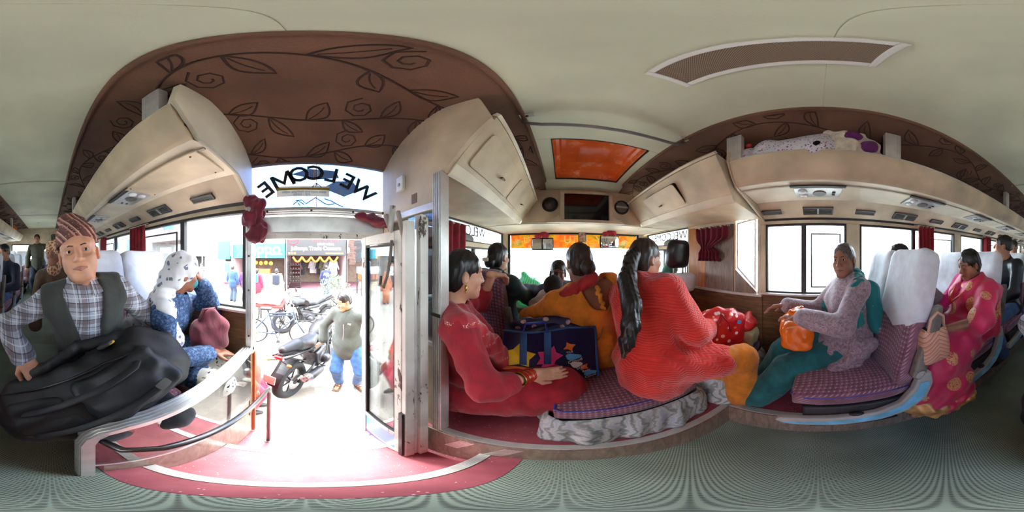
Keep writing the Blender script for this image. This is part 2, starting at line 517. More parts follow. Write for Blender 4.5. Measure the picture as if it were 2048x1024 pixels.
# floors -----------------------------------------------------------------------
def build_floor():
    f = struct(MB().add([(-.11, YB, -1.02), (.75, YB, -1.02), (.75, -4.0, -1.02), (-.11, -4.0, -1.02), (.75, -2.3, ZA), (-.11, -2.3, ZA), (.75, .46, ZA), (-.11, .46, ZA),
                        (-.11, YB, -1.6), (.75, YB, -1.6), (.75, .46, -1.6), (-.11, .46, -1.6)],
                       [(0, 1, 2, 3), (3, 2, 4, 5), (5, 4, 6, 7), (8, 11, 10, 9), (0, 8, 9, 1), (7, 6, 10, 11), (0, 3, 5, 7, 11, 8), (1, 9, 10, 6, 4, 2)]).build('floor', m_mat))
    f['label'] = 'dark green ribbed rubber mat along the bus aisle'
    # raised seat platforms
    for nm, lo, hi in (('floor_platform_right', (.75, YB, -1.6), (XR, .46, ZP)), ('floor_platform_left', (XL, YB, -1.6), (-.11, -.352, ZP)),
                       ('floor_platform_front', (XL, .4605, -1.6), (XR, YF, ZP))):
        p = struct(MB().box(lo, hi).build(nm, m_lino))
        p['label'] = 'speckled red linoleum platform under the ' + nm.split('_')[-1] + ' seats'
    # aluminium edging strips, ribbed
    def strip(name, a, b, wdir, w, h=.006):
        a = Vector(a); b = Vector(b); wd = Vector(wdir).normalized(); m = MB(); k = 5; up = Vector((0, 0, 1))
        for i in range(k):
            o = wd * (w * (i + .12) / k); e = wd * (w * .76 / k)
            q = [a + o, b + o, b + o + e, a + o + e]
            m.add([p + up * .001 for p in q] + [p + up * h for p in q], [(0, 1, 2, 3), (4, 7, 6, 5), (0, 4, 5, 1), (1, 5, 6, 2), (2, 6, 7, 3), (3, 7, 4, 0)])
        q = [a, b, b + wd * w, a + wd * w]
        m.add([p for p in q] + [p + up * .003 for p in q], [(0, 1, 2, 3), (4, 7, 6, 5), (0, 4, 5, 1), (1, 5, 6, 2), (2, 6, 7, 3), (3, 7, 4, 0)])
        return struct(m.build(name, m_alu))
    strip('trim_1', (.75, YB, ZP), (.75, .46, ZP), (1, 0, 0), .045)
    strip('trim_2', (-.43, .46, ZP), (.75, .46, ZP), (0, 1, 0), .04)
    strip('trim_3', (-.25, -.33, ZA), (-.25, .46, ZA), (1, 0, 0), .04)
    strip('trim_4', (-.64, -.33, -1.62), (-.64, .46, -1.62), (1, 0, 0), .04)
    strip('trim_5', (-.155, YB, ZP), (-.155, -.34, ZP), (1, 0, 0), .045)
    # vertical faces of platforms in pale worn laminate
    struct(MB().box((-.43, .452, ZA), (.75, .46, ZP - .004)).build('trim_6', m_wood2))
    struct(MB().box((.742, -2.3, ZA), (.75, .452, ZP - .004)).build('trim_7', m_wood2))
    struct(MB().box((-.118, YB, ZA), (-.11, -.345, ZP - .004)).build('trim_8', m_wood2))
    # stairwell: landing edge and two steps
    s = struct(MB().box((-.25, -.335, -1.66), (-.112, .452, ZA)).box((-.64, -.335, -1.9), (-.251, .452, -1.62)).box((-.98, -.335, -2.0), (-.641, .452, -1.86)).build('floor_door_steps', m_lino))
    s['label'] = 'red linoleum door steps with ribbed metal edges'
    struct(MB().box((-.985, -.34, -1.872), (-.955, .46, -1.853)).build('trim_9', m_alu))
    # cheeks of the stairwell
    struct(MB().box((XL - .05, .453, -2.0), (-.112, .459, ZA - .002)).box((XL, .451, ZA - .002), (-.43, .459, ZP)).build('wall_stairwell_front', m_wood2))
    struct(MB().box((XL - .05, -.351, -2.0), (-.112, -.336, ZP)).build('wall_stairwell_rear', m_wood2))
    # ribbed strips wrapping the corner riser
    for i, (x0) in enumerate((-.36, -.2)):
        mb = MB()
        for k in range(5):
            mb.box((x0 + k*.012, .4495, ZA + .01), (x0 + k*.012 + .008, .4525, ZP - .03), rot=(0, R(22), 0))
        struct(mb.build('trim_%d' % (10 + i), m_alu))
build_floor()

# side walls -------------------------------------------------------------------
WL = [(-1.60, -.36), (-2.90, -1.72), (-4.15, -3.0), (-4.88, -4.27)]
WR = [(-.25, .47), (-1.57, -.37), (-2.89, -1.69), (-4.2, -3.0), (-4.88, -4.3)]
Z0, Z1 = -.34, .29
def side_wall(name, xi, xo, wins, y_from, y_to, extra=None):
    x0, x1 = min(xi, xo), max(xi, xo)
    mb = MB().box((x0, y_from, Z1), (x1, y_to, .62))
    ys = [y_from] + [t for w in sorted(wins) for t in w] + [y_to]
    for a, b in zip(ys[::2], ys[1::2]):
        if b - a > .004: mb.box((x0, a, Z0), (x1, b, Z1))
    w = struct(mb.build(name, m_cream, bevel=.006))
    lo = MB().box((x0, y_from, ZP - .3), (x1, y_to, Z0 - .012)).build('wall_panel', m_wood, w)
    d = 1 if xi > xo else -1
    si = MB().box((min(xo, xi + d*.035), y_from, Z0 - .012), (max(xo, xi + d*.035), y_to, Z0 + .006)).build('sill', m_alu, w, bevel=.003)
    return w
wl = side_wall('wall_left', XL, XL - .05, WL, YB, -.33)
wr = side_wall('wall_right', XR, XR + .05, WR, YB, .52)
# front quarters (beyond the door and beside the driver)
def front_quarter(name, xi, xo, openings, y0):
    x0, x1 = min(xi, xo), max(xi, xo)
    mb = MB().box((x0, y0, .36), (x1, YF, .62)).box((x0, y0, ZP - .3), (x1, YF, -.36))
    ys = [y0] + [t for w in sorted(openings) for t in w] + [YF]
    for a, b in zip(ys[::2], ys[1::2]):
        if b - a > .004: mb.box((x0, a, -.36), (x1, b, .36))
    for a, b in openings: 
        if b - a > .5: mb.box((x0, a, .10), (x1, b, .15))
    return struct(mb.build(name, m_cream, bevel=.005))
fl = front_quarter('wall_left_front', XL, XL - .05, [(.66, 2.46)], .48)
fr_ = front_quarter('wall_right_front', XR, XR + .05, [(.55, .78), (1.45, 2.46)], .52)
m_wood3 = _wood('orange_wood_laminate', (150, 84, 34), (196, 124, 62), (8, 8, 1.0))
MB().box((XR - .008, 1.16, -.36), (XR, 1.42, .33)).build('pillar_panel', m_wood3, fr_)
MB().box((XR - .010, .80, -.36), (XR, 1.155, .33)).build('pillar_panel', m_wood2, fr_)
MB().box((XR - .03, .5, -.38), (XR, 2.4, -.355)).build('sill', m_alu, fr_, bevel=.003)
MB().box((XR - .012, .5, ZP), (XR, YF, -.38)).build('wall_panel', m_wood, fr_)
MB().box((XL, .5, ZP), (XL + .012, YF, -.38)).build('wall_panel', m_wood2, fl)
# outer skin in orange paint by the door
struct(MB().box((XL - .065, YB, -1.85), (XL - .051, -.315, Z0)).build('wall_outer_left', m_orangepaint))

def bus_window(n, x, y0, y1, z0, z1, inner, mull=.45, sash=True, open_first=False):
    """sliding window: frame, panes, dark mullion and the inner sash outline"""
    e = empty('window_%d' % n, (x, (y0 + y1) / 2, z0)); e['kind'] = 'structure'
    t = .022; cy = (y0 + y1) / 2
    L = lambda a: a - cy
    fb = MB(); w = .02
    fb.box((-t, L(y0), 0), (t, L(y1), w)).box((-t, L(y0), z1 - z0 - w), (t, L(y1), z1 - z0))
    fb.box((-t, L(y0), w), (t, L(y0) + w, z1 - z0 - w)).box((-t, L(y1) - w, w), (t, L(y1), z1 - z0 - w))
    fb.build('frame', m_dark, e, bevel=.003)
    ym = y0 + (y1 - y0) * mull
    MB().box((-.018, L(ym) - .022, w), (.018, L(ym) + .022, z1 - z0 - w)).build('mullion', m_dark, e, bevel=.003)
    MB().box((-.004, L(y0) + w, w), (.001, L(ym) - .022, z1 - z0 - w)).build('pane', m_glass, e)
    if not open_first: MB().box((-.001, L(ym) + .022, w), (.004, L(y1) - w, z1 - z0 - w)).build('pane', m_glass, e)
    if sash:
        a, b = L(y0) + .05, L(ym) - .06; c, d = .06, z1 - z0 - .09; q = .013
        s_ = MB(); i = inner
        xx = (.006, .016) if i > 0 else (-.016, -.006)
        s_.box((xx[0], a, c), (xx[1], b, c + q)).box((xx[0], a, d - q), (xx[1], b, d)).box((xx[0], a, c + q), (xx[1], a + q, d - q)).box((xx[0], b - q, c + q), (xx[1], b, d - q))
        s_.build('sash', m_dark, e, bevel=.003)
    return e
n = 1
for i, (a, b) in enumerate(WL):
    bus_window(n, XL - .025, a, b, Z0, Z1, 1, .58, True, open_first=(i == 0)); n += 1
for i, (a, b) in enumerate(WR):
    bus_window(n, XR + .025, a, b, Z0, Z1, -1, .52); n += 1
bus_window(n, XL - .025, .66, 2.46, -.36, .10, 1, .5); n += 1
bus_window(n, XR + .025, 1.45, 2.46, -.36, .10, -1, .5); n += 1
# transom panes with mirrored lettering
def transom(n, x, y0, y1, z0, z1):
    e = empty('window_%d' % n, (x, (y0+y1)/2, z0)); e['kind'] = 'structure'; h = (y1 - y0) / 2; w = .014; H = z1 - z0
    MB().box((-.015, -h, 0), (.015, h, w)).box((-.015, -h, H-w), (.015, h, H)).box((-.015, -h, w), (.015, -h+w, H-w)).box((-.015, h-w, w), (.015, h, H-w)).build('frame', m_dark, e, bevel=.002)
    MB().box((-.002, -h + w, w), (.002, h - w, H - w)).build('pane', m_glass, e); return e
tl = transom(n, XL - .025, .66, 2.46, .15, .36); n += 1
tr_ = transom(n, XR + .025, 1.45, 2.46, .15, .36); n += 1
m_letter = M('black_vinyl_letters', (22, 22, 24), .5, var=.1)
m_sticker = M('grey_sticker', (120, 124, 122), .6, var=.2)
for e, sx, yy in ((tl, 1, -.12), (tr_, -1, -.1)):
    me = text_mesh('WELCOME', .16, True)
    o = link('lettering', me, m_letter, e); o.matrix_local = frame_mat((sx * .012, yy, .12), (0, sx, 0), (0, 0, 1))
    o2 = MB().lathe([(.001, 0), (.12, .001), (.12, .002), (.001, .003)], (sx * .006, yy, .06), (sx, 0, 0), 24).build('round_sticker', m_sticker, e)
    o2.scale = (1, 1.2, .5)
# quarter window with a sloping foot behind the driver
q = empty('window_%d' % n, (XR + .02, .665, -.3)); q['kind'] = 'structure'; n += 1
poly = [(-.1, -.02), (.1, .18), (.1, .63), (-.1, .66)]
inn = [(-.085, .02), (.085, .19), (.085, .615), (-.085, .645)]
mb = MB()
for i in range(4):
    a, b, c, d = poly[i], poly[(i+1) % 4], inn[(i+1) % 4], inn[i]
    mb.prism([a, b, c, d], 'x', -.022, .01)
mb.build('frame', m_white, q); MB().prism(inn, 'x', -.006, -.002).build('pane', m_glass, q)
MB().prism([(-.115, -.06), (.115, -.06), (.115, .17), (-.1, -.03)], 'x', -.03, .03).build('corner_panel', m_wood2, q)

# rear wall ----------------------------------------------------------------------
wb = struct(MB().box((XL, YB - .05, -1.5), (XR, YB, -.12)).box((XL, YB - .05, .36), (XR, YB, .9)).box((XL, YB - .05, -.12), (-.7, YB, .36)).box((1.19, YB - .05, -.12), (XR, YB, .36)).build('wall_back', m_cream))
bw = empty('window_%d' % n, (XC, YB - .025, -.12)); bw['kind'] = 'structure'; n += 1
MB().box((-.945, -.02, 0), (.945, .02, .03)).box((-.945, -.02, .45), (.945, .02, .48)).box((-.945, -.02, .03), (-.915, .02, .45)).box((.915, -.02, .03), (.945, .02, .45)).build('frame', m_black, bw)
MB().box((-.915, -.002, .03), (.915, .002, .45)).build('pane', m_glass, bw)

# ceiling and carpeted coves ------------------------------------------------------
HX0, HX1, HY0, HY1 = -.065, .575, .97, 1.66
mb = MB(); t = .05
cx0, cx1 = -.20, .69
seams = [YB, -3.3, -1.72, -.02]
for a, b in zip(seams, seams[1:] + [HY0]):
    mb.box((cx0, a, ZC), (cx1, b, ZC + t))
mb.box((cx0, HY0 + .001, ZC), (HX0, HY1, ZC + t)).box((HX1, HY0 + .001, ZC), (cx1, HY1, ZC + t)).box((cx0, HY1, ZC), (cx1, YF, ZC + t))
ceil = struct(mb.build('ceiling', m_ceil, bevel=.002)); ceil['label'] = 'grey green vinyl ceiling panels of the bus'
m_seam = M('ceiling_batten', (176, 170, 148), .5, var=.1)
for a in seams[1:3]: MB().box((cx0, a - .012, ZC - .006), (cx1, a + .012, ZC)).build('batten', m_seam, ceil, bevel=.002)
for side in (-1, 1):
    prof = [(.42, .849), (.50, .846), (.60, .834), (.72, .808), (.84, .772), (.96, .724), (1.06, .672), (1.165, .595)]
    ys = np.linspace(YB, 2.3, 30)
    mb = MB(); rings = []
    for y in ys:
        inner_ = [(XC + side*s_, y, z) for s_, z in prof]; outer_ = [(XC + side*(s_ + .01), y, z + .05) for s_, z in prof[::-1]]
        rings.append(inner_ + outer_)
    mb.loft(rings, True, True)
    c = struct(mb.build('wall_cove_' + ('right' if side > 0 else 'left'), m_carpet, smooth='auto'))
    c['label'] = 'dark brown embossed carpet lining the ' + ('right' if side > 0 else 'left') + ' roof cove'
    # embossed scrolls and leaves stitched into the pile
    P2 = [V_ for V_ in prof]; seg = [0]
    for a, b in zip(P2, P2[1:]): seg.append(seg[-1] + math.hypot(b[0]-a[0], b[1]-a[1]))
    def on(t, y):
        t = min(max(t, .03), seg[-1] - .01); k = max(i for i in range(len(seg) - 1) if seg[i] <= t); w = (t - seg[k]) / (seg[k+1] - seg[k])
        return Vector((XC + side*(P2[k][0] + (P2[k+1][0]-P2[k][0])*w), min(max(y, YB + .02), 2.25), P2[k][1] + (P2[k+1][1]-P2[k][1])*w - .001))
    em = MB(); rs = np.random.default_rng(5 + side)
    def leafc(t, y, ang, L, W):
        pts = []
        for i in range(17):
            u = i / 16; q = u*2 if u <= .5 else 2 - u*2; off = W*math.sin(math.pi*q)*(1 if u <= .5 else -1); bend = .12*L*math.sin(math.pi*q)
            lx, ly = L*q, off + bend; pts.append(on(t + lx*math.sin(ang) + ly*math.cos(ang), y + lx*math.cos(ang) - ly*math.sin(ang)))
        em.tube(pts, .0045, 5, False); em.tube([on(t + L*q*math.sin(ang) + .12*L*math.sin(math.pi*q)*math.cos(ang), y + L*q*math.cos(ang) - .12*L*math.sin(math.pi*q)*math.sin(ang)) for q in np.linspace(.1, .8, 6)], .003, 5, False)
    for t0 in (.17, .43, .68):
        ph = rs.uniform(0, 6); ys2 = np.arange(YB + .1, 2.2, .045); f = lambda y: t0 + .085*math.sin(y*5.2 + ph)
        em.tube([on(f(y), y) for y in ys2], .0045, 5, False)
        for k, y in enumerate(np.arange(YB + .15, 2.15, .15)):
            sg = 1 if k % 2 else -1; leafc(f(y), y, sg*rs.uniform(.5, 1.2) + math.atan(.44*math.cos(y*5.2 + ph)), rs.uniform(.12, .19), rs.uniform(.026, .042))
            if k % 3 == 0:
                c0, y0 = f(y) - sg*.09, y + .05; em.tube([on(c0 + (.012 + .0045*q)*math.sin(q*.9), y0 + (.012 + .0045*q)*math.cos(q*.9)) for q in range(13)], .004, 5, False)
    eo = em.build('embossed_scrolls', m_groove, c, smooth=True); eo['kind'] = 'stuff'
    # rolled edge of the carpet
    MB().tube([(XC + side*.418, y, .847) for y in np.linspace(YB, 2.2, 12)], .012, 8).build('carpet_edge', m_carpet, c, smooth=True)
# front bulkhead over windscreen + windscreen
fw = struct(MB().box((XL, YF - .02, .38), (XR, YF + .06, .92)).box((XL, YF - .02, ZP - .4), (XR, YF + .06, -.62)).box((XL, YF - .02, -.62), (XL + .03, YF + .06, .38)).box((XR - .10, YF - .02, -.62), (XR, YF + .06, .38)).build('wall_front', m_cream2))
ws = empty('window_%d' % n, (.25, YF, -.62)); ws['kind'] = 'structure'; n += 1
a, b = -1.14, 1.06
MB().box((a, -.03, 0), (b, .02, .04)).box((a, -.03, .965), (b, .02, 1.0)).box((a, -.03, .04), (a + .04, .02, .965)).box((b - .04, -.03, .04), (b, .02, .965)).build('frame', m_black, ws, bevel=.006)
MB().box((a + .04, -.004, .04), (b - .04, .002, .965)).build('pane', m_glass, ws)
MB().cyl((.0, 0, -.02), (.0, 0, -.0), .001).build('gasket', m_black, ws) if False else None
# banner film along the top of the windscreen
def _banner():
    g = N('orange_yellow_film')
    nn = g.noise(g.mapping((3, 3, 5)), 1.6, 3)
    c = g.ramp(nn, [(.28, (150, 130, 30)), (.45, (226, 186, 60)), (.58, (240, 130, 40)), (.75, (214, 190, 60))])
    g.done(c, .35)
    tl_ = g.add('ShaderNodeBsdfTranslucent'); g.put(tl_.inputs[0], c)
    mx = g.add('ShaderNodeMixShader'); mx.inputs[0].default_value = .45
    g.t.links.new(g.b.outputs[0], mx.inputs[1]); g.t.links.new(tl_.outputs[0], mx.inputs[2]); g.t.links.new(mx.outputs[0], g.out.inputs[0])
    return g.m
m_banner = _banner()
MB().box((a + .05, -.010, .745), (b - .05, -.0075, .965)).build('banner_film', m_banner, ws)
m_bl = M('pale_yellow_letters', (240, 236, 160), .4, var=.05)
for txt, x, s_ in (('UTU', -.72, .15), ('JUTU', -.03, .17), ('Y', .34, .17), ('T', .62, .15)):
    o = link('lettering', text_mesh(txt, s_, True, .002), m_bl, ws); o.matrix_local = frame_mat((x, -.0125, .875), (1, 0, 0), (0, 0, 1))
for k, x in enumerate((-.98, .78)):
    mb = MB()
    for i in range(9):
        th = i * 2.4; rr = .012 * math.sqrt(i) * 1.2
        mb.torus((x + rr*math.cos(th), -.0125, .845 + rr*math.sin(th)), (0, 1, 0), .022, .004, 14, 5)
    mb.build('rose_print', m_bl, ws)
for x in (-.8, -.45, .2, .6):
    mb = MB()
    for i in range(3): mb.box((x, -.0125, .765 + i*.022), (x + .16, -.0105, .772 + i*.022))
    mb.build('stripe_print', m_bl, ws)
# ------------------------------------------------------------------ door header, WELCOME pane, door leaves, posts
dh = struct(MB().box((XL - .05, -.33, .13), (XL - .005, .48, .235)).build('door_header', m_alu, bevel=.01)); dh.name = 'trim_12'
m_worn = None
def _worn():
    g = N('chipped_white_paint')
    nn = g.noise(g.mapping((1, 1, .35)), 16, 6, .7, .5)
    chip = g.fr(nn, .60, .63)
    g.bump(chip, -.2, .003)
    return g.done(g.mix(chip, g.ramp(g.noise(scale=5), [(.3, (190, 184, 172)), (.7, (228, 224, 214))]), (74, 52, 38)), .45)
m_worn = _worn()
MB().box((XL - .06, -.33, .10), (XL - .015, .48, .135)).build('lintel', m_worn, dh, bevel=.004)
mb = MB()
for i in range(4): mb.box((XL - .008, -.30, .238 + i * .013), (XL + .012 - i*.002, .46, .247 + i * .013))
mb.build('ribbed_strip', m_alu, dh, bevel=.002)
for y in (-.22, .03, .27): MB().ball((XL + .013, y, .262), .007, 8, 5).build('screw', m_screw, dh)
m_bluetint = glass('blue_tinted_film', (214, 228, 250), .05)
wp = empty('window_%d' % n, (XL - .02, .075, .285)); wp['kind'] = 'structure'; n += 1
MB().box((-.003, -.405, 0), (.001, .405, .33)).build('pane', m_bluetint, wp)
MB().box((-.012, -.41, -.012), (.012, .41, .004)).box((-.012, -.41, .315), (.012, .41, .335)).build('frame', m_dark, wp)
# arched mirrored lettering, letter by letter
word = 'WELCOME'
for i, ch in enumerate(word):
    u = (i - 3) / 3.0                      # the first letter stands at the right end as seen from inside
    ang = u * R(36)
    if ch == 'M':
        h_, w_, k_ = .055, .062, .022
        o = MB().prism([(-w_, -h_), (-w_ + k_, -h_), (-w_ + k_, h_*.35), (0, -h_*.75), (w_ - k_, h_*.35), (w_ - k_, -h_), (w_, -h_), (w_, h_), (w_ - k_, h_), (0, -h_*.15), (-w_ + k_, h_), (-w_, h_)], 'z', -.001, .001).build('letter', m_letter, wp)
    else: o = link('letter', text_mesh(ch, .15, True, .001, .003), m_letter, wp)
    o.matrix_local = frame_mat((.004, -.02 - u * .285, .235 - .105 * u * u), (0, math.cos(ang), math.sin(ang)), (0, -math.sin(ang), math.cos(ang)))
m_pin = M('paper_notice', (226, 214, 190), .7, var=.05)
m_pin2 = M('yellow_stripe_paper', (228, 206, 90), .7, var=.05)
def _thin_paper(name, rgb):
    g = N(name); c = g.ramp(g.noise(scale=20), [(.3, tuple(v*.96 for v in rgb)), (.7, rgb)]); g.done(c, .7); t_ = g.add('ShaderNodeBsdfTranslucent'); g.put(t_.inputs[0], c); mx = g.add('ShaderNodeMixShader'); mx.inputs[0].default_value = .7
    g.t.links.new(g.b.outputs[0], mx.inputs[1]); g.t.links.new(t_.outputs[0], mx.inputs[2]); g.t.links.new(mx.outputs[0], g.out.inputs[0]); return g.m
m_pin = _thin_paper('thin_paper_notice', (226, 214, 190)); m_pin2 = _thin_paper('thin_yellow_paper', (232, 206, 80))
MB().box((.0035, -.245, .075), (.005, .06, .145)).build('notice', m_pin, wp)
MB().box((.005, -.245, .118), (.0055, .06, .133)).build('notice_stripe', m_pin2, wp)
m_ink = M('blue_ink', (60, 60, 120), .7, var=.05); m_ink2 = M('orange_ink', (210, 130, 60), .7, var=.05)
for txt, y, z, s_, mm in (('ड्राइभर मार्फत कार्य रोकिदिनुहोस्। धन्यवाद !', -.09, .102, .0155, m_ink), ('हजुर । धन्यवाद', -.10, .085, .017, m_ink), ('बस मै समूह पर्यटन यात्रामा कार्य भएको ।', -.09, .125, .0125, m_ink2)):
    o = link('notice_print', text_mesh(txt, s_, True, .0004), mm, wp); o.matrix_local = frame_mat((.0062, y, z), (0, 1, 0), (0, 0, 1))
# folded-hands line drawing
def stroke(pts, r=.0035):
    return [(.006, y, z) for y, z in pts]
hand_lines = [[(-.15, .02), (-.12, .045), (-.10, .03), (-.085, .02)], [(-.135, .045), (-.10, .05), (-.075, .025), (-.02, .065)], [(-.02, .065), (.03, .03), (.055, .02), (.09, .03)],
              [(.03, .06), (.075, .045), (.10, .03), (.14, .012)], [(-.12, .03), (-.11, .015)], [(-.04, .135), (-.015, .165), (.015, .135)], [(-.02, .14), (-.015, .165), (-.005, .14)]]
for hl in hand_lines: MB().tube(stroke(hl), .003, 6).build('line_drawing', m_letter, wp)
m_film = glass('smoky_decal', (128, 122, 116), .1)
for dp in ([(.02, .135), (.15, .085), (.25, .14), (.20, .20), (.10, .19)], [(-.16, .235), (-.02, .195), (.12, .215), (.10, .265), (-.06, .275)]): MB().prism(dp, 'x', -.008, -.0055).build('torn_decal', m_film, wp)

# window posts at the rear of the doorway
post = struct(MB().box((XL - .02, -.345, -.64), (XL + .035, -.30, .29)).box((XL + .035, -.34, -.64), (XL + .041, -.33, .29)).box((XL + .035, -.315, -.64), (XL + .041, -.305, .29)).build('trim_13', m_alu, bevel=.003))
for z in (-.5, -.2, .0, .12): MB().ball((XL + .042, -.3225, z), .006, 8, 5).build('screw', m_screw, post)
# folded door: two leaves standing across the front of the stairwell
def leaf(name, label, p0, p1, z0, z1, glass_z, thick, bottom):
    p0 = Vector((p0[0], p0[1], 0)); p1 = Vector((p1[0], p1[1], 0)); w = (p1 - p0).length
    e = empty(name, (p0.x, p0.y, z0), math.atan2((p1 - p0).y, (p1 - p0).x)); e['kind'] = 'structure'; e['label'] = label
    H = z1 - z0; f = .045; g0, g1 = glass_z[0] - z0, glass_z[1] - z0; t = thick / 2
    MB().box((0, -t, 0), (f, t, H)).box((w - f, -t, 0), (w, t, H)).box((f, -t, H - f), (w - f, t, H)).box((f, -t, g0 - .05), (w - f, t, g0)).box((f, -t, 0), (w - f, t, .02)).build('door_frame', m_worn, e, bevel=.004)
    MB().box((f, -.003, g0), (w - f, .003, g1)).build('pane', m_glass, e)
    MB().box((f, -t * .6, .02), (w - f, t * .6, g0 - .05)).build('kick_panel', bottom, e)
    k = .008
    MB().box((f, -t*.8, g0), (f + k, t*.8, g1)).box((w-f-k, -t*.8, g0), (w-f, t*.8, g1)).box((f, -t*.8, g0), (w-f, t*.8, g0+k)).box((f, -t*.8, g1-k), (w-f, t*.8, g1)).build('gasket', m_black, e)
    return e
m_bluekick = None
def _bluekick():
    g = N('blue_white_painted_panel')
    p = g.xyz(g.coord()); u = g.math('ADD', p[2], g.math('MULTIPLY', p[0], .25))
    c = g.ramp(g.math('MULTIPLY', u, 3.2), [(0, (48, 66, 150)), (.30, (48, 66, 150)), (.31, (225, 230, 232)), (.40, (225, 230, 232)), (.41, (60, 170, 214)), (1, (60, 170, 214))], 'CONSTANT')
    return g.done(c, .35)
m_bluekick = _bluekick()
d1 = leaf('door_1', 'white chipped folding door leaf with tall glass pane', (-.845, .315), (-.50, .345), -1.60, .10, (-1.2, .05), .03, m_bluekick)
MB().tube([(.30, -.025, 1.66), (.305, -.035, 1.60), (.308, -.05, 1.53), (.295, -.06, 1.48), (.27, -.06, 1.485), (.262, -.05, 1.52)], .0065, 8).build('hook', M('rusty_iron', (132, 120, 108), .6, .4, .25), d1, smooth=True)
MB().tube([(.30, -.02, 1.80), (.29, -.025, 1.70), (.25, -.02, 1.77)], .012, 8).build('bracket', m_worn, d1, smooth=True)
d2 = leaf('door_2', 'second folded door leaf seen edge on behind the first', (-.84, .405), (-.50, .385), -1.60, .10, (-1.2, .05), .03, m_worn)
hp = struct(MB().box((-.495, .33, -1.62), (-.47, .37, .13)).box((-.495, .39, -1.62), (-.46, .43, .16)).build('trim_14', m_worn, bevel=.003))
MB().box((-.50, .318, -1.60), (-.478, .335, -.85)).build('rubber_seal', m_black, hp)
MB().cyl((-.485, .38, -1.60), (-.485, .38, .1), .012).build('hinge_rod', m_alu, hp)
MB().box((-.506, .322, .05), (-.490, .336, .17), rot=(R(14), 0, 0)).build('latch_arm', M('rusty_iron'), hp, bevel=.004)

# bulkhead between stairwell and front seats, with its aluminium corner post
bh = struct(MB().box((XL, .478, ZA), (-.44, .50, -.40)).box((XL, .478, -.40), (-.86, .50, .20)).box((XL, .478, .20), (-.44, .50, .36))
            .prism([(XL, .36), (-.42, .36), (-.22, .60), (-.27, .80), (-.45, .82), (-.62, .79), (-.80, .715), (XL, .60)], 'y', .478, .50).build('wall_bulkhead', m_cream))
MB().box((-.86, .486, -.40), (-.47, .492, .20)).build('pane', m_glass, bh)
MB().box((-.86, .470, .20), (-.44, .478, .232)).box((-.86, .470, -.42), (-.44, .478, -.395)).build('ribbed_strip', m_alu, bh, bevel=.002)
MB().box((-.63, .4785, .26), (-.59, .476, .31)).build('patch', M('brown_tape', (120, 96, 76), .7), bh)
po = struct(MB().box((-.47, .462, ZP), (-.425, .512, .365)).build('trim_15', m_alu, bevel=.003))
mb = MB()
for i in range(4): mb.box((-.466 + i*.010, .457, ZP), (-.460 + i*.010, .463, .36))
mb.build('rib', m_alu, po)
MB().box((-.475, .455, -.25), (-.424, .458, -.235)).build('joint', m_screw, po)
sw = thing('light_switch', 'square white wall switch beside the welcome window', 'switch', (-.715, .478, .405))
MB().box((-.03, -.018, -.045), (.03, 0, .045)).build('switch_plate', m_white, sw, bevel=.004)
MB().box((-.008, -.024, -.02), (.008, -.018, .0)).build('rocker', M('grey_rocker', (150, 148, 140)), sw, bevel=.002)

# perspex partition behind the door steps
pt = thing('partition_panel', 'clear perspex partition with ribbed aluminium frame beside the door steps', 'partition', (0, -.33, 0))
path = [(XL + .01, 0, -.60), (-.35, 0, -.60), (-.16, 0, -.602), (-.105, 0, -.62), (-.08, 0, -.66), (-.07, 0, -.72), (-.07, 0, ZA)]
mb = MB(); prev = None; rings = []
for i, p in enumerate(path):
    d = (Vector(path[min(i+1, len(path)-1)]) - Vector(path[max(i-1, 0)])).normalized(); nrm = Vector((-d.z, 0, d.x))
    if nrm.z < 0 and abs(d.x) > .5: nrm = -nrm
    nrm = Vector((d.z * -1, 0, d.x)); 
    q = Vector(p)
    rings.append([q + Vector((0, -.03, 0)) + nrm * .012, q + Vector((0, .03, 0)) + nrm * .012, q + Vector((0, .03, 0)) - nrm * .016, q + Vector((0, -.03, 0)) - nrm * .016])
mb.loft(rings).build('frame', m_alu, pt)
for k in range(4):
    mb = MB(); rr = []
    for i, p in enumerate(path):
        d = (Vector(path[min(i+1, len(path)-1)]) - Vector(path[max(i-1, 0)])).normalized(); nrm = Vector((-d.z, 0, d.x)); rr.append(Vector(p) + nrm * .013 + Vector((0, -.021 + .014*k, 0)))
    mb.tube(rr, .0042, 6).build('rib', m_alu, pt, smooth=True)
MB().prism([(XL + .01, -.612), (-.16, -.615), (-.115, -.632), (-.09, -.67), (-.085, -.73), (-.085, -1.36), (-.11, -1.36), (-.11, -1.16), (XL + .01, -1.16)], 'y', .004, .010).build('pane', m_plexi, pt)
MB().box((-.80, -.012, -1.145), (-.08, .012, -1.12)).build('bottom_rail', m_alu, pt)
m_steel = M('dull_steel_tube', (120, 116, 112), .3, .9, .15)
gb = thing('grab_rail', 'bent grey steel grab rail in front of the perspex partition', 'grab rail', (0, -.22, 0))
MB().tube([(-.10, -.10, -.70), (-.12, -.03, -.695), (-.18, .0, -.69), (-.5, .02, -.78), (-.80, .02, -.90), (-.855, .02, -.935), (-.87, .02, -1.0), (-.85, .02, -1.86)], .0125, 12).build('tube', m_steel, gb, smooth=True)
MB().lathe([(.012, 0), (.026, .001), (.026, .006), (.012, .008)], (-.85, .02, -1.859), (0, 0, 1), 16).build('flange', m_steel, gb)

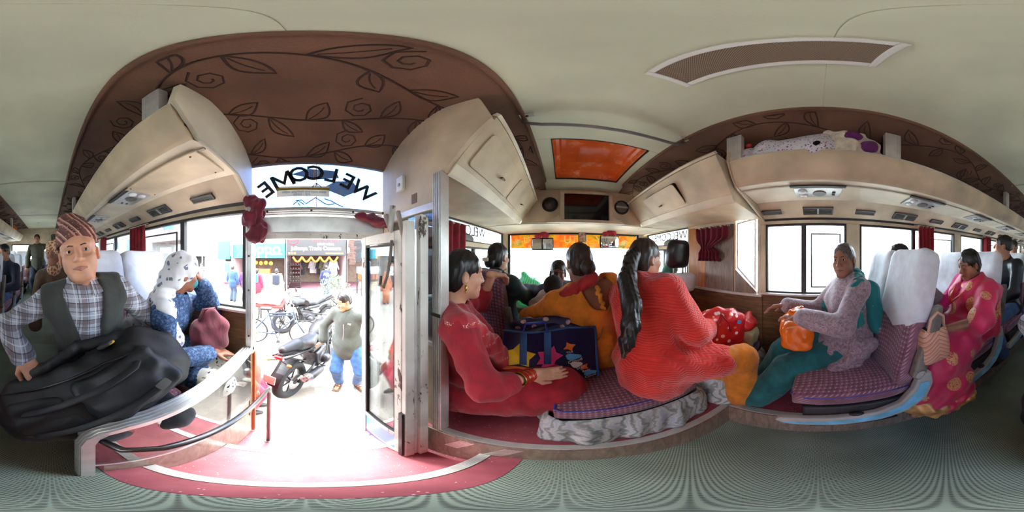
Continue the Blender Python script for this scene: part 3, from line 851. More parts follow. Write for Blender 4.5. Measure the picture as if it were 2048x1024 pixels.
# ------------------------------------------------------------------ luggage racks
m_vent = M('grey_vent', (92, 90, 86), .5, var=.1); m_ventd = M('vent_void', (20, 20, 20), .8)
m_cons = M('silver_grey_plastic', (168, 170, 170), .3, .3, .08)
m_lens = M('clear_lamp_lens', (215, 218, 220), .15, 0, .05)
def rack(name, label, side, y0, y1, consoles, vents, smalls, dividers):
    e = thing(name, label, 'luggage rack')
    X = lambda s_: XC + side * s_
    def sweep(nm, prof, mat, **kw):
        m = MB(); m.prism([(X(a), b) for a, b in prof], 'y', y0, y1); return m.build(nm, mat, e, **kw)
    sweep('lip', [(.545, .605), (.56, .61), (.60, .585), (.635, .50), (.655, .455), (.64, .447), (.62, .455), (.585, .50), (.55, .575)], m_cream, smooth='auto')
    sweep('edge_bead', [(.545, .606), (.545, .613), (.572, .613), (.575, .604)], m_alu)
    sweep('shelf', [(.60, .50), (1.16, .47), (1.16, .485), (.60, .515)], m_carpet)
    sweep('underside', [(.64, .448), (.955, .43), (.955, .445), (.64, .463)], m_cream2)
    sweep('vent_panel', [(.955, .432), (1.163, .325), (1.163, .345), (.955, .447)], m_cream)
    sweep('trim_strip', [(.70, .437), (.712, .436), (.712, .446), (.70, .447)], m_seam)
    sweep('wire_trim', [(1.140, .338), (1.163, .318), (1.163, .326), (1.150, .338)], m_dark)
    # vertical dividers from lip to cove
    for y in dividers:
        MB().box((X(.57) - .02, y - .045, .60), (X(.57) + .02, y - .02, .825)).box((X(.57) - .02, y - .02, .60), (X(.57) + .02, y + .05, .825)).build('divider', m_alu, e, bevel=.003)
    sl = Matrix.Rotation(math.atan2(-(.43 - .325), (1.16 - .955)), 3, 'Y') if side > 0 else Matrix.Rotation(math.atan2((.43 - .325), (1.16 - .955)) , 3, 'Y')
    # consoles with two lamps and a loudspeaker
    for y in consoles:
        c = MB().rbox((X(.80), y, .434), (.17, .30, .022), .010, 4).build('lamp_console', m_cons, e, smooth='auto')
        MB().lathe([(.0, -.004), (.042, -.004), (.044, .0), (.044, .006), (0, .006)], (X(.80), y - side*.01, .4215), (0, 0, 1), 20).build('speaker_grille', m_vent, c)
        for dx in (-.035, .035):
            MB().lathe([(.0, -.010), (.02, -.009), (.028, -.003), (.03, .004), (0, .005)], (X(.80) + dx, y + .095, .4215), (0, 0, 1), 16).build('reading_lamp', m_lens, c, smooth=True)
        for dx in (-.02, .02):
            MB().box((X(.80) + dx - .006, y - .11, .4175), (X(.80) + dx + .006, y - .09, .4225)).build('call_button', m_dark, c)
        MB().box((X(.70) - .012, y - .165, .428), (X(.70) + .012, y + .165, .438)).build('console_rail', m_dark, e)
    def vent(y, w, h, slats, nm):
        mid = (1.06, .3785)
        nrm = Vector((-side * .46, 0, -.89)).normalized()
        base = Vector((X(mid[0]), y, mid[1])) + nrm * .006
        ux = Vector((0, 1, 0)); uy = nrm.cross(ux).normalized()
        def q(m, a, b, c, d, t0, t1):
            v = [base + ux*i + uy*j + nrm*t for t in (t0, t1) for i, j in ((a, c), (b, c), (b, d), (a, d))]
            m.add(v, [(0, 1, 2, 3), (4, 7, 6, 5), (0, 4, 5, 1), (1, 5, 6, 2), (2, 6, 7, 3), (3, 7, 4, 0)])
        m = MB(); f = .010
        q(m, -w/2, w/2, -h/2, -h/2 + f, -.004, .010); q(m, -w/2, w/2, h/2 - f, h/2, -.004, .010); q(m, -w/2, -w/2 + f, -h/2, h/2, -.004, .010); q(m, w/2 - f, w/2, -h/2, h/2, -.004, .010)
        vo = m.build(nm, m_vent, e)
        m = MB(); q(m, -w/2 + f, w/2 - f, -h/2 + f, h/2 - f, -.006, .001); m.build('void', m_ventd, vo)
        for i in range(slats):
            t = -h/2 + f + (h - 2*f) * (i + .5) / slats
            m = MB(); q(m, -w/2 + f, w/2 - f, t - .0035, t + .0035, .001, .007); m.build('slat', m_vent, vo)
        if w > .2:
            m = MB(); q(m, -.008, .008, -h/2 + f, h/2 - f, .001, .012); m.build('vent_slider', m_cons, vo)
    for y in vents: vent(y, .24, .085, 4, 'air_vent')
    for y in smalls: vent(y, .165, .05, 3, 'small_vent')
    return e
rk_r = rack('luggage_rack', 'long cream overhead rack carrying cloth bundles above the window seats', 1, -4.72, .475, [0, -.77, -1.54, -2.31, -3.08, -3.85], [0, -.77, -1.54, -2.31, -3.08, -3.85], [.38, -.39, -1.16, -1.93, -2.70, -3.47], [.45, -.40, -1.85, -3.4])
MB().prism([(XC+.545, .61), (XC+.66, .45), (XC+1.163, .33), (XC+1.163, .60), (XC+.9, .75), (XC+.56, .83)], 'y', .478, .498).build('end_panel', m_cream, rk_r)
MB().tube([(XC + .548, .490, .612), (XC + .585, .490, .53), (XC + .65, .490, .452), (XC + 1.16, .490, .325)], .008, 6).build('end_bead', m_cream2, rk_r)
rk_l = rack('luggage_rack', 'cream overhead rack with angular end plate above the topi wearer', -1, -4.72, -.33, [-1.03, -1.8, -2.57, -3.34, -4.1], [-1.03, -1.8, -2.57, -3.34], [-.60, -1.42, -2.18, -2.95], [-.44, -2.2, -3.6])
MB().prism([(XC-.545, .61), (XC-.57, .80), (XC-.72, .80), (XC-.84, .765), (XC-.96, .715), (XC-1.06, .665), (XC-1.163, .59), (XC-1.163, .325), (XC-.955, .43), (XC-.655, .447)], 'y', -.345, -.315).build('end_panel', m_cream2, rk_l, bevel=.003)
MB().tube([(XC - .545, -.318, .61), (XC - .585, -.318, .53), (XC - .655, -.318, .445), (XC - .955, -.318, .427), (XC - 1.16, -.318, .322)], .008, 6).build('end_bead', m_seam, rk_l)
MB().box((XC - .69, -.9, .436), (XC - .90, -.36, .427)).build('access_panel', m_cream, rk_l, bevel=.002)
for i, (x, y) in enumerate(((XC-.71, -.40), (XC-.89, -.40), (XC-.71, -.86), (XC-.89, -.86))): MB().ball((x, y, .427), .005, 8, 5).build('screw', m_screw, rk_l)

# ------------------------------------------------------------------ front overhead cabinets
def cabinet(name, label, side, y0, y1, doors):
    e = thing(name, label, 'cabinet')
    def X(s_, y): return XC + side * (s_ + (.08 * (y - .5) / 1.35 if s_ < 1.1 else 0))     # the row splays outwards to the front
    def Zs(z, y): return z + .025 * (y - .5) / 1.35
    def sweep(nm, prof, mat, **kw):
        return MB().loft([[(X(a, y), y, Zs(b, y)) for a, b in prof] for y in (y0, (y0 + y1) / 2, y1)]).build(nm, mat, e, **kw)
    sweep('body', [(.66, .36), (.638, .385), (.47, .60), (.455, .62), (.475, .64), (.95, .64), (1.163, .56), (1.163, .345)], m_cream, bevel=.004)
    sweep('top_trim', [(.455, .625), (.44, .632), (.455, .655), (.475, .645)], m_cream2)
    sweep('bottom_trim', [(.668, .352), (.664, .372), (.626, .406), (.622, .398), (.655, .362)], m_cream2)
    for (d0, d1, ajar) in doors:
        d = empty('cabinet_door'); d.parent = e; rot = R(ajar)
        def rr(u, w, t, sw_=rot):
            y = d0 + (d1 - d0) * u
            a = Vector((X(.622, y), y, Zs(.405, y))); b = Vector((X(.478, y), y, Zs(.59, y))); up = (b - a).normalized(); L = (b - a).length
            nrm = Vector((-side * up.z, 0, side * up.x)); nrm = nrm if nrm.x * side < 0 else -nrm
            upd = up * math.cos(sw_) + nrm * math.sin(sw_); nd = nrm * math.cos(sw_) - up * math.sin(sw_)
            return a + up * .02 + upd * (L - .04) * w + nd * t
        c_ = .06; prof = []
        for cx_, cy_, s0 in ((1, 1, 0), (0, 1, 90), (0, 0, 180), (1, 0, 270)):
            for q_ in range(4):
                t_ = R(s0 + q_ * 30); prof.append((cx_ + (-c_ if cx_ else c_) + c_ * math.cos(t_), cy_ + (-c_*1.4 if cy_ else c_*1.4) + c_*1.4 * math.sin(t_)))
        MB().loft([[rr(u, w, .001) for u, w in prof], [rr(u, w, .009) for u, w in prof]]).build('door_panel', m_cream, d, bevel=.002)
        kp = rr(.55, .35, .012); k2 = rr(.55, .35, .032); km = MB().cyl(kp, k2, .006, .009, 10)
        km.box(k2 - Vector((.005, .02, .005)), k2 + Vector((.005, .02, .005))).build('lock', M('brass_lock', (120, 100, 60), .35, .8), d)
        if ajar:
            MB().loft([[rr(u, w, .0004, 0) for u, w in prof], [rr(u, w, .002, 0) for u, w in prof]]).build('recess', m_ventd, d)
    return e
cabinet('overhead_cabinet', 'cream overhead cabinet with latched doors above the red curtain', -1, .50, 1.83, [(.56, 1.08, 0), (1.10, 1.68, 0)])
cabinet('overhead_cabinet', 'cream overhead cabinet with one flap hanging ajar beside the hatch', 1, .51, 1.83, [(.92, 1.42, 9)])

# ------------------------------------------------------------------ screen console over the windscreen
tvp = thing('screen_console', 'cream console with recessed screen and two round speakers over windscreen', 'console', (0, 1.85, 0))
m_tvf = M('beige_console_frame', (206, 190, 160), .5, var=.1)
MB().prism([(-.48, .39), (.98, .39), (.82, .80), (-.31, .80)], 'y', .0, .3).build('body', m_cream, tvp, bevel=.006)
MB().box((-.02, -.07, .375), (.58, .0, .41)).box((-.02, -.07, .735), (.58, .0, .76)).box((-.02, -.07, .41), (.025, .0, .735)).box((.535, -.07, .41), (.58, .0, .735)).build('screen_frame', m_tvf, tvp, bevel=.006)
for sx in (-1, 1):
    x0 = -.02 if sx < 0 else .58
    MB().prism([(x0, .378), (x0 + sx*.15, .378), (x0, .47)], 'y', -.06, -.014).build('corner_fillet', m_tvf, tvp, bevel=.003)
    MB().prism([(x0, .385), (x0 + sx*.39, .385), (x0 + sx*.25, .78), (x0, .78)], 'y', -.015, .0).build('side_panel', m_cream, tvp, bevel=.003)
m_scr = M('dark_glossy_screen', (14, 15, 20), .08, 0, .2, spec=.6)
MB().box((.025, -.03, .41), (.535, -.02, .735)).build('screen', m_scr, tvp)
for x, bar in ((-.135, 0), (.70, 1)):
    sp = MB().lathe([(.0, .0), (.085, .0), (.092, .008), (.088, .022), (.074, .024), (.068, .012), (.0, .012)], (x, -.015, .60), (0, -1, 0), 28).build('loudspeaker', m_black, tvp, smooth='auto')
    if bar:
        MB().box((x - .075, -.046, .588), (x + .075, -.038, .612)).build('speaker_bar', m_cons, sp, bevel=.003)
        MB().lathe([(.0, .0), (.07, .0), (.07, .004), (0, .006)], (x, -.028, .60), (0, -1, 0), 24).build('speaker_mesh', m_vent, sp)
    else:
        MB().lathe([(.066, .0), (.05, -.008), (.03, -.014), (.0, -.014)], (x, -.034, .60), (0, -1, 0), 24).build('speaker_cone', m_vent, sp, smooth=True)
        MB().ball((x, -.028, .60), .018, 12, 8).build('dust_cap', M('grey_dust_cap', (120, 120, 120), .3, .4), sp, smooth=True)
struct(MB().prism([(1.86, .375), (2.585, .37), (2.585, .385), (1.86, .39)], 'x', XL + .01, XR - .01).build('trim_16', m_cream2))
struct(MB().prism([(1.67, .849), (1.86, .795), (1.86, .845), (1.67, .87)], 'x', -.18, .67).build('trim_17', m_ceil))
struct(MB().box((XL, 1.845, .40), (-.49, 1.87, .70)).box((.99, 1.845, .40), (XR, 1.87, .70)).build('trim_18', m_cream))

# ------------------------------------------------------------------ ceiling hatch, vent, pipe
m_hatch = None
def _hatch():
    g = N('orange_fibreglass')
    n1 = g.noise(scale=4, detail=4); st = g.fr(g.noise(scale=9, detail=5, rough=.7), .56, .72)
    c = g.mix(g.math('MULTIPLY', st, .55), g.ramp(n1, [(.3, (206, 92, 36)), (.7, (226, 116, 52))]), (236, 200, 160))
    g.done(c, .25)
    t_ = g.add('ShaderNodeBsdfTranslucent'); g.put(t_.inputs[0], c); mx = g.add('ShaderNodeMixShader'); mx.inputs[0].default_value = .05
    g.t.links.new(g.b.outputs[0], mx.inputs[1]); g.t.links.new(t_.outputs[0], mx.inputs[2]); g.t.links.new(mx.outputs[0], g.out.inputs[0])
    return g.m
m_hatch = _hatch()
hh = thing('roof_hatch', 'glossy orange fibreglass roof hatch set in the ceiling', 'hatch', ((HX0+HX1)/2, (HY0+HY1)/2, ZC))
hx, hy = (HX1-HX0)/2, (HY1-HY0)/2
MB().add([(-hx, -hy, -.004), (hx, -hy, -.004), (hx, hy, -.004), (-hx, hy, -.004), (-hx+.01, -hy+.01, .05), (hx-.01, -hy+.01, .05), (hx-.01, hy-.01, .05), (-hx+.01, hy-.01, .05)],
         [(0, 1, 5, 4), (1, 2, 6, 5), (2, 3, 7, 6), (3, 0, 4, 7)]).build('hatch_well', m_dark, hh, solid=.006)
def hatch_fn(x, y, z):
    return (x, y, z)
ring = lambda k, z: [(-hx*k, -hy*k, z), (-hx*k*.6, -hy*k, z), (hx*k*.6, -hy*k, z), (hx*k, -hy*k, z), (hx*k, -hy*k*.6, z), (hx*k, hy*k*.6, z), (hx*k, hy*k, z), (hx*k*.6, hy*k, z), (-hx*k*.6, hy*k, z), (-hx*k, hy*k, z), (-hx*k, hy*k*.6, z), (-hx*k, -hy*k*.6, z)]
MB().loft([ring(.99, .015), ring(.97, .02), ring(.93, .055), ring(.85, .06), ring(.82, .085), ring(.4, .10)], True, False).add(ring(.4, .10), [tuple(range(12))]).build('hatch_lid', m_hatch, hh, smooth='auto', solid=.004, bevel=.006)
cv = thing('ceiling_vent', 'white framed mesh air vent on the ceiling', 'vent', (.272, .115, ZC))
vw, vl, f = .075, .245, .02
MB().box((-vw, -vl, -.012), (vw, -vl + f, 0)).box((-vw, vl - f, -.012), (vw, vl, 0)).box((-vw, -vl + f, -.012), (-vw + f, vl - f, 0)).box((vw - f, -vl + f, -.012), (vw, vl - f, 0)).build('frame', m_white, cv, bevel=.004)
def _meshm():
    g = N('brown_vent_mesh'); p = g.xyz(g.coord()); k = 2*math.pi/.006
    d = g.math('MULTIPLY', g.math('SINE', g.math('MULTIPLY', p[0], k)), g.math('SINE', g.math('MULTIPLY', p[1], k)))
    return g.done(g.mix(g.fr(d, -.1, .3), (150, 132, 110), (70, 58, 48)), .6)
MB().box((-vw + f, -vl + f, -.006), (vw - f, vl - f, -.002)).build('mesh_panel', _meshm(), cv)
pp = thing('ceiling_pipe', 'thin grey pipe bowed across the ceiling behind the hatch', 'pipe', (.245, .755, 0))
MB().tube([(-.43, 0, .842), (-.40, .0, .815), (-.34, .0, .795), (-.2, 0, .785), (0, 0, .78), (.2, 0, .785), (.34, 0, .797), (.41, 0, .815), (.44, 0, .842)], .011, 8).build('tube', M('grey_pipe', (120, 116, 112), .5), pp, smooth=True)
for x in (-.40, .41):
    br = MB().box((x - .035, -.06, .842), (x + .035, -.03, .848)).build('bracket', m_alu, pp, bevel=.002); MB().ball((x, -.045, .842), .008, 8, 6).build('screw', m_screw, br)
for (x, y), lb in (((.30, -3.1), 'small white clip on the ceiling halfway to the rear'), ((.28, -4.1), 'small white clip on the rear end of the ceiling')):
    lc = thing('ceiling_clip', lb, 'clip', (x, y, ZC)); MB().box((-.05, -.03, -.012), (.05, .03, 0)).build('plate', m_white, lc, bevel=.003); MB().ball((0, 0, -.014), .012, 10, 6).build('screw', m_alu, lc)
# ------------------------------------------------------------------ seats
def _seatfab():
    g = N('mauve_patterned_moquette')
    p = g.xyz(g.coord()); k = 2*math.pi/.022
    yz = g.math('ADD', p[1], p[2])
    a = g.math('COSINE', g.math('MULTIPLY', p[0], k)); b = g.math('COSINE', g.math('MULTIPLY', yz, k))
    s1 = g.math('ADD', a, b)
    a2 = g.math('COSINE', g.math('MULTIPLY', g.math('ADD', p[0], .011), k)); b2 = g.math('COSINE', g.math('MULTIPLY', g.math('ADD', yz, .009), k))
    s2 = g.math('ADD', a2, b2)
    base = g.ramp(g.noise(scale=18, detail=3), [(.3, (112, 70, 84)), (.7, (142, 96, 112))])
    c = g.mix(g.fr(s1, 1.1, 1.7), base, (182, 142, 158)); c = g.mix(g.fr(s2, 1.3, 1.7), c, (88, 44, 62))
    g.bump(g.noise(scale=220, detail=1), .2, .003)
    return g.done(c, .9, sheen=.3)
m_seat = _seatfab()
m_cover = cloth('white_seat_cover', (222, 224, 232), .06, .35, 6, rough=.8)
m_seatgrey = M('grey_seat_plastic', (176, 172, 164), .4, var=.08)
m_seatblue = M('pale_blue_insert', (120, 190, 220), .5, var=.15, scale=12)
m_seatdark = M('dark_seat_base', (48, 46, 48), .6)
m_piping = M('blue_piping', (50, 66, 160), .5)
m_armpad = M('worn_grey_armrest', (120, 114, 106), .5, var=.25, scale=14)

def puff(h, amt):
    def f(x, y, z):
        k = max(0, 1 - (x / h[0])**2) * max(0, 1 - (y / h[1])**2)
        return (x, y, z + (amt * k if z > 0 else 0))
    return f
def seat_unit(name, label, aisle, covers=True, places=2, group=None):
    """double seat facing +y; aisle = -1/+1 says which end carries the arm rest"""
    e = thing(name, label, 'seat', group=group)
    W = .385; xs = [-.1925, .1925] if places == 2 else [0]
    tot = W * places
    for x in xs:
        c = MB().rbox((x, .21, .375), (W - .006, .53, .125), .045, 7, puff((W/2, .26), .018)).build('cushion', m_seat, e, smooth=True)
        pts = [(x - W/2 + .006, -.03, .400), (x - W/2 + .006, .40, .400), (x - W/2 + .04, .470, .400), (x + W/2 - .04, .470, .400), (x + W/2 - .006, .40, .400), (x + W/2 - .006, -.03, .400)]
        MB().tube(pts, .004, 6).build('piping', m_piping, c, smooth=True)
        rot = Matrix.Rotation(R(13), 3, 'X'); 
        def back_fn(px, py, pz):
            w = 1 - .10 * max(0, (pz - .1) / .3) ** 2
            wing = .028 * (abs(px) / .19) ** 2 if py > 0 else 0
            return (px * w, py + wing, pz)
        b = MB().rbox((x, -.105, .77), (W - .012, .11, .80), .05, 9, back_fn, rot).build('backrest', m_seat, e, smooth=True)
        if covers:
            def cov_fn(px, py, pz):
                w = 1 - .08 * max(0, (pz - .0) / .25) ** 2
                wing = .028 * (abs(px) / .19) ** 2 if py > 0 else 0
                dz = -.085 * (1 - abs(px) / .19) if pz < -.1 else 0
                return (px * w, py + wing, pz + dz)
            MB().rbox((x, -.105 - .048, .77 + .208 + .004), (W + .004, .127, .42), .055, 11, cov_fn, rot).build('headrest_cover', m_cover, e, smooth=True)
    ax = aisle * (tot / 2 + .02)
    t = .018
    def plate(prof, x0, x1): return MB().prism(prof, 'x', x0, x1)
    fr_p = [(.52, .20), (.50, .235), (.30, .245), (.14, .26), (.04, .30), (-.03, .40), (-.06, .50), (-.13, .50), (-.14, .40), (-.10, .28), (.0, .20), (.12, .165), (.3, .155), (.48, .165)]
    plate(fr_p, ax - t, ax + t).build('side_frame', m_seatgrey, e, bevel=.008)
    in_p = [(.49, .195), (.30, .218), (.14, .232), (.03, .275), (-.045, .37), (-.065, .44), (-.11, .43), (-.115, .40), (-.075, .29), (.01, .222), (.12, .185), (.3, .172), (.47, .178)]
    plate(in_p, ax - t - .003, ax + t + .003).build('side_insert', m_seatblue, e, bevel=.002)
    arm = [(-.02, .50), (-.045, .60), (-.09, .72), (-.14, .84), (-.165, .90), (-.205, .895), (-.20, .82), (-.165, .70), (-.115, .58), (-.095, .49), (-.06, .465)]
    pa = plate(arm, ax - .022, ax + .022).build('armrest', m_armpad, e, bevel=.012, seg=3)
    MB().lathe([(.0, 0), (.026, 0), (.026, .006), (.018, .007), (.018, .004), (0, .004)], (ax + aisle*.022, -.06, .515), (aisle, 0, 0), 20).build('pivot', m_seatgrey, pa)
    MB().box((-tot/2, -.02, .20), (tot/2, .42, .315)).build('base', m_seatdark, e, bevel=.01)
    for x in (-tot/2 + .08, tot/2 - .08):
        MB().box((x - .02, .02, 0), (x + .02, .06, .21)).box((x - .02, .34, 0), (x + .02, .38, .21)).box((x - .025, .0, 0), (x + .025, .40, .012)).build('leg', m_seatdark, e)
    MB().ball((ax + aisle*.02, .22, .285), (.018, .03, .014), 10, 6).build('recline_lever', m_seatdark, e, smooth=True)
    return e
SX_R, SX_L = 1.005, -.505
ord_ = ['first', 'second', 'third', 'fourth', 'fifth']
pr = seat_unit('bus_seat', 'mauve double seat with pale blue side foot at the aisle, nearest on the window side', -1)
pr.location = (SX_R, -.36, ZP)
for i, y in enumerate((-1.13, -1.90, -2.65, -3.40)):
    c = copy_tree(pr); c.location = (SX_R, y, ZP)
    c['label'] = ['mauve double seat under the sleeping sari passenger', 'mauve double seat under the leather jacket passenger', 'mauve double seat of the passenger in the white face mask', 'rearmost white covered double seat on the bundle rack side'][i]
pl = seat_unit('bus_seat', 'white covered double seat under the topi and scarf passengers', 1)
pl.location = (SX_L, -.93, ZP)
for i, y in enumerate((-1.70, -2.45, -3.20)):
    c = copy_tree(pl); c.location = (SX_L, y, ZP)
    c['label'] = ['white covered double seat of the patterned headscarf passenger', 'white covered double seat two rows behind the topi wearer', 'rearmost white covered double seat on the door side'][i]
for src, x, lb in ((pl, -.505, 'back bench seat at the door side corner'), (pr, 1.005, 'back bench seat at the rack bundle side corner')):
    c = copy_tree(src); c.location = (x, -4.62, -1.04); c['label'] = lb
mid = seat_unit('bus_seat', 'single back bench seat facing down the aisle', 1, places=1); mid.location = (.25, -4.62, -1.04)
# single seat by the front door-side window
fs = seat_unit('bus_seat', 'single mauve seat whose back the red kurta passenger holds', 1, covers=False, places=1)
fs.location = (-.58, 1.24, ZP - .11)
# seat of the driver
ds = thing('driver_seat', 'driver seat with black leather headrest and white cloth cover', 'seat', (1.09, 1.42, ZP))
m_leather = M('black_leather', (24, 25, 28), .28, 0, .2, 9, .06, 90, spec=.6)
MB().rbox((0, .22, .36), (.48, .50, .14), .05, 7, puff((.24, .25), .015)).build('cushion', m_leather, ds, smooth=True)
MB().rbox((0, -.08, .66), (.46, .12, .62), .05, 7, None, (R(10), 0, 0)).build('backrest', m_leather, ds, smooth=True)
MB().rbox((0, -.135, .86), (.47, .14, .22), .05, 7, None, (R(10), 0, 0)).build('back_cover', m_cover, ds, smooth=True)
MB().rbox((0, -.17, 1.17), (.28, .12, .29), .055, 9, lambda x, y, z: (x * (1 - .18 * max(0, z / .14)), y + .02 * (x/.14)**2, z), (R(8), 0, 0)).build('headrest', m_leather, ds, smooth=True)
for x in (-.06, .06): MB().cyl((x, -.16, .95), (x, -.165, 1.08), .008).build('headrest_pin', m_steel, ds)
MB().box((-.2, .0, 0), (.2, .42, .30)).build('pedestal', m_seatdark, ds, bevel=.02)

# front bench on the engine cover with a ruffled printed skirt
def _skirtm():
    g = N('grey_printed_valance')
    w = g.wave(g.mapping((1, 1, 1.0)), 6, 14, 4, 1.4); n2 = g.noise(scale=6, detail=3)
    c = g.ramp(g.math('ADD', g.math('MULTIPLY', w, .5), g.math('MULTIPLY', n2, .5)), [(.22, (116, 124, 122)), (.42, (160, 165, 162)), (.6, (190, 191, 184)), (.78, (166, 174, 186))])
    g.bump(g.noise(scale=9, detail=4), .4, .02)
    return g.done(c, .85)
m_skirt = _skirtm()
def bench(label, x0, x1, y0, y1, zt, right_side=True):
    e = thing('engine_bench', label, 'bench', ((x0+x1)/2, (y0+y1)/2, ZP)); hx, hy = (x1-x0)/2, (y1-y0)/2; H = zt - ZP
    MB().box((-hx + .03, -hy + .04, 0), (hx - .03, hy, H - .10)).build('box_base', m_seatdark, e, bevel=.01)
    c = MB().rbox((0, 0, H - .055), (2*hx, 2*hy, .11), .04, 9, puff((hx, hy), .012)).build('cushion', m_seat, e, smooth=True)
    MB().tube([(-hx + .012, hy - .03, H - .01), (-hx + .012, -hy + .03, H - .01), (-hx + .04, -hy + .01, H - .01), (hx - .04, -hy + .01, H - .01), (hx - .012, -hy + .03, H - .01), (hx - .012, hy - .03, H - .01)], .0045, 6).build('piping', m_piping, c, smooth=True)
    # valance: wavy sheet hung round the sides
    path = [(-hx, hy), (-hx, -hy + .04), (-hx + .04, -hy), (hx - .04, -hy), (hx, -hy + .04), (hx, hy)]
    P = []; 
    for a, b in zip(path, path[1:]):
        L = math.hypot(b[0]-a[0], b[1]-a[1]); k = max(2, int(L / .012))
        for i in range(k): P.append((a[0] + (b[0]-a[0])*i/k, a[1] + (b[1]-a[1])*i/k))
    P.append(path[-1]); mb = MB(); rows = 12; V = []; s_ = 0
    ph = [rng.uniform(0, 6.28) for _ in range(6)]
    for i, p in enumerate(P):
        q = P[max(i-1, 0)]; r2 = P[min(i+1, len(P)-1)]; d = Vector((r2[0]-q[0], r2[1]-q[1], 0)); d.normalize(); nrm = Vector((d.y, -d.x, 0))
        s_ += math.hypot(p[0]-q[0], p[1]-q[1])
        for j in range(rows):
            t = j / (rows - 1)
            wv = math.sin(s_*38 + ph[0] + .8*math.sin(s_*9)) * .5 + math.sin(s_*67 + ph[1] + t*1.5) * .3 + math.sin(s_*21 + ph[2] - t) * .4
            off = .012 + .03*math.sin(min(1, t*3)*math.pi/2) + wv * .022 * min(1, t * 2.2) + .012*t
            edge = .012 * math.sin(s_*26 + ph[3]) * t
            V.append(Vector((p[0], p[1], (H - .085) * (1 - t) + .008 + max(0, edge))) + nrm * off)
    n_ = len(P)
    mb.add(V, [(i*rows+j, (i+1)*rows+j, (i+1)*rows+j+1, i*rows+j+1) for i in range(n_-1) for j in range(rows-1)])
    mb.build('valance', m_skirt, e, smooth=True, solid=.003)
    return e
bench('mauve bench with ruffled grey printed valance under the front passengers', -.04, .63, .56, 1.28, -.80)
bench('mauve bench with valance carrying the red patterned bags', .77, 1.36, .49, 1.02, -.80)

# dashboard, engine console and steering wheel
db = thing('dashboard', 'low dashboard shelf running below the windscreen', 'dashboard', (.24, 2.38, ZP))
m_dash = M('brown_dash', (176, 112, 60), .5, var=.15); m_dashtop = M('white_dash_top', (206, 204, 196), .5, var=.08)
MB().rbox((0, 0, .26), (2.1, .34, .50), .05, 6).build('dash_body', m_dash, db, smooth='auto')
MB().rbox((0, .02, .525), (2.12, .36, .03), .012, 4).build('dash_top', m_dashtop, db, smooth='auto')
MB().box((.55, -.19, .34), (1.0, -.165, .50)).build('instrument_panel', m_black, db, bevel=.01)
st = thing('steering_wheel', 'dark steering wheel in front of the driver seat', 'steering wheel', (1.02, 1.93, -.42))
sw_ = MB().torus((0, 0, 0), (0, -.55, .85), .21, .014, 32, 8).build('rim', m_black, st, smooth=True)
ax_ = Vector((0, -.55, .85)).normalized(); a_ = ax_.orthogonal().normalized(); b_ = ax_.cross(a_)
for k in range(3): 
    d_ = a_*math.cos(2.094*k) + b_*math.sin(2.094*k); MB().cyl(Vector((0,0,0)), d_*.205, .012, .009, 8).build('spoke', m_black, st, smooth=True)
MB().lathe([(.0, -.02), (.05, -.02), (.05, .015), (.0, .02)], (0, 0, 0), ax_, 20).build('hub', m_black, st, smooth='auto')
MB().cyl(-ax_*.01, -ax_*.30 + Vector((0, .02, 0)), .022, .022, 10).build('column', m_dark, st)

# ------------------------------------------------------------------ curtains
def curtain(label, x, side, y0, y1, z0, z1, mat, tied=None, folds=9, depth=.022, scal=True):
    e = thing('curtain', label, 'curtain', (x, (y0+y1)/2, z1)); w = y1 - y0; mb = MB(); nu, nv = 60, 14; H = z1 - z0
    ph = rng.uniform(0, 6)
    def f(u, v):
        y = (u - .5) * w; pin = 1.0
        if tied is not None:
            k = math.exp(-((v - tied) / .16) ** 2); pin = 1 - .62 * k
            if v > tied: pin = min(pin + 0, 1 - .35 * (1 if v > tied else 0)) if v < tied + .35 else .72
        wv = math.sin(u * folds * 6.28 + ph + .5*math.sin(v*3)) * depth * (1 if pin > .6 else .6)
        yy = y * pin + (tied is not None and (1-pin) * w * .25 or 0)
        return Vector((side * (-.012 - depth) + side * wv * -1, yy, -v * H + .006 * math.sin(u * folds * 6.28)))
    mb.grid(f, nu, nv).build('drape', mat, e, smooth=True, solid=.003)
    # gathered heading with white tape
    mb = MB(); 
    for i in range(int(folds * 1.6)):
        yy = -w/2 + w * (i + .5) / int(folds * 1.6); mb.ball((side*(-.02), yy, .0), (.010, w/folds*.22, .014), 8, 5)
    mb.build('heading_tape', M('white_heading_tape', (214, 206, 196), .8), e, smooth=True)['kind'] = 'stuff'
    MB().cyl((side*-.02, -w/2 - .04, .012), (side*-.02, w/2 + .04, .012), .004, .004, 8).build('curtain_wire', m_alu, e)
    return e
m_cur = cloth('crimson_curtain', (142, 22, 36), .2, .3, 9); m_cur2 = cloth('maroon_curtain', (112, 26, 46), .2, .3, 9)
curtain('crimson curtain gathered at the window in front of the door', XL + .005, -1, .72, 1.32, -.3, .30, m_cur, None, 6)
curtain('maroon curtain tied in a knot on the pillar behind the driver seat', XR - .012, 1, .82, 1.25, -.05, .31, m_cur2, .6, 6)
curtain('dark red curtain beside the sleeping sari passenger', XR - .002, 1, -1.17, -.97, -.22, .31, m_cur, None, 4)
curtain('dark red curtain at the third window on the rack bundle side', XR - .002, 1, -2.45, -2.25, -.22, .31, m_cur, None, 4)
curtain('dark red curtain at the far rear window', XR - .002, 1, -3.55, -3.3, -.22, .31, m_cur, None, 4)
curtain('crimson curtain beside the white headscarf passenger', XL + .002, -1, -1.66, -1.34, -.12, .31, m_cur, None, 5)
curtain('crimson curtain at the second door side window', XL + .002, -1, -2.7, -2.5, -.2, .31, m_cur, None, 4)
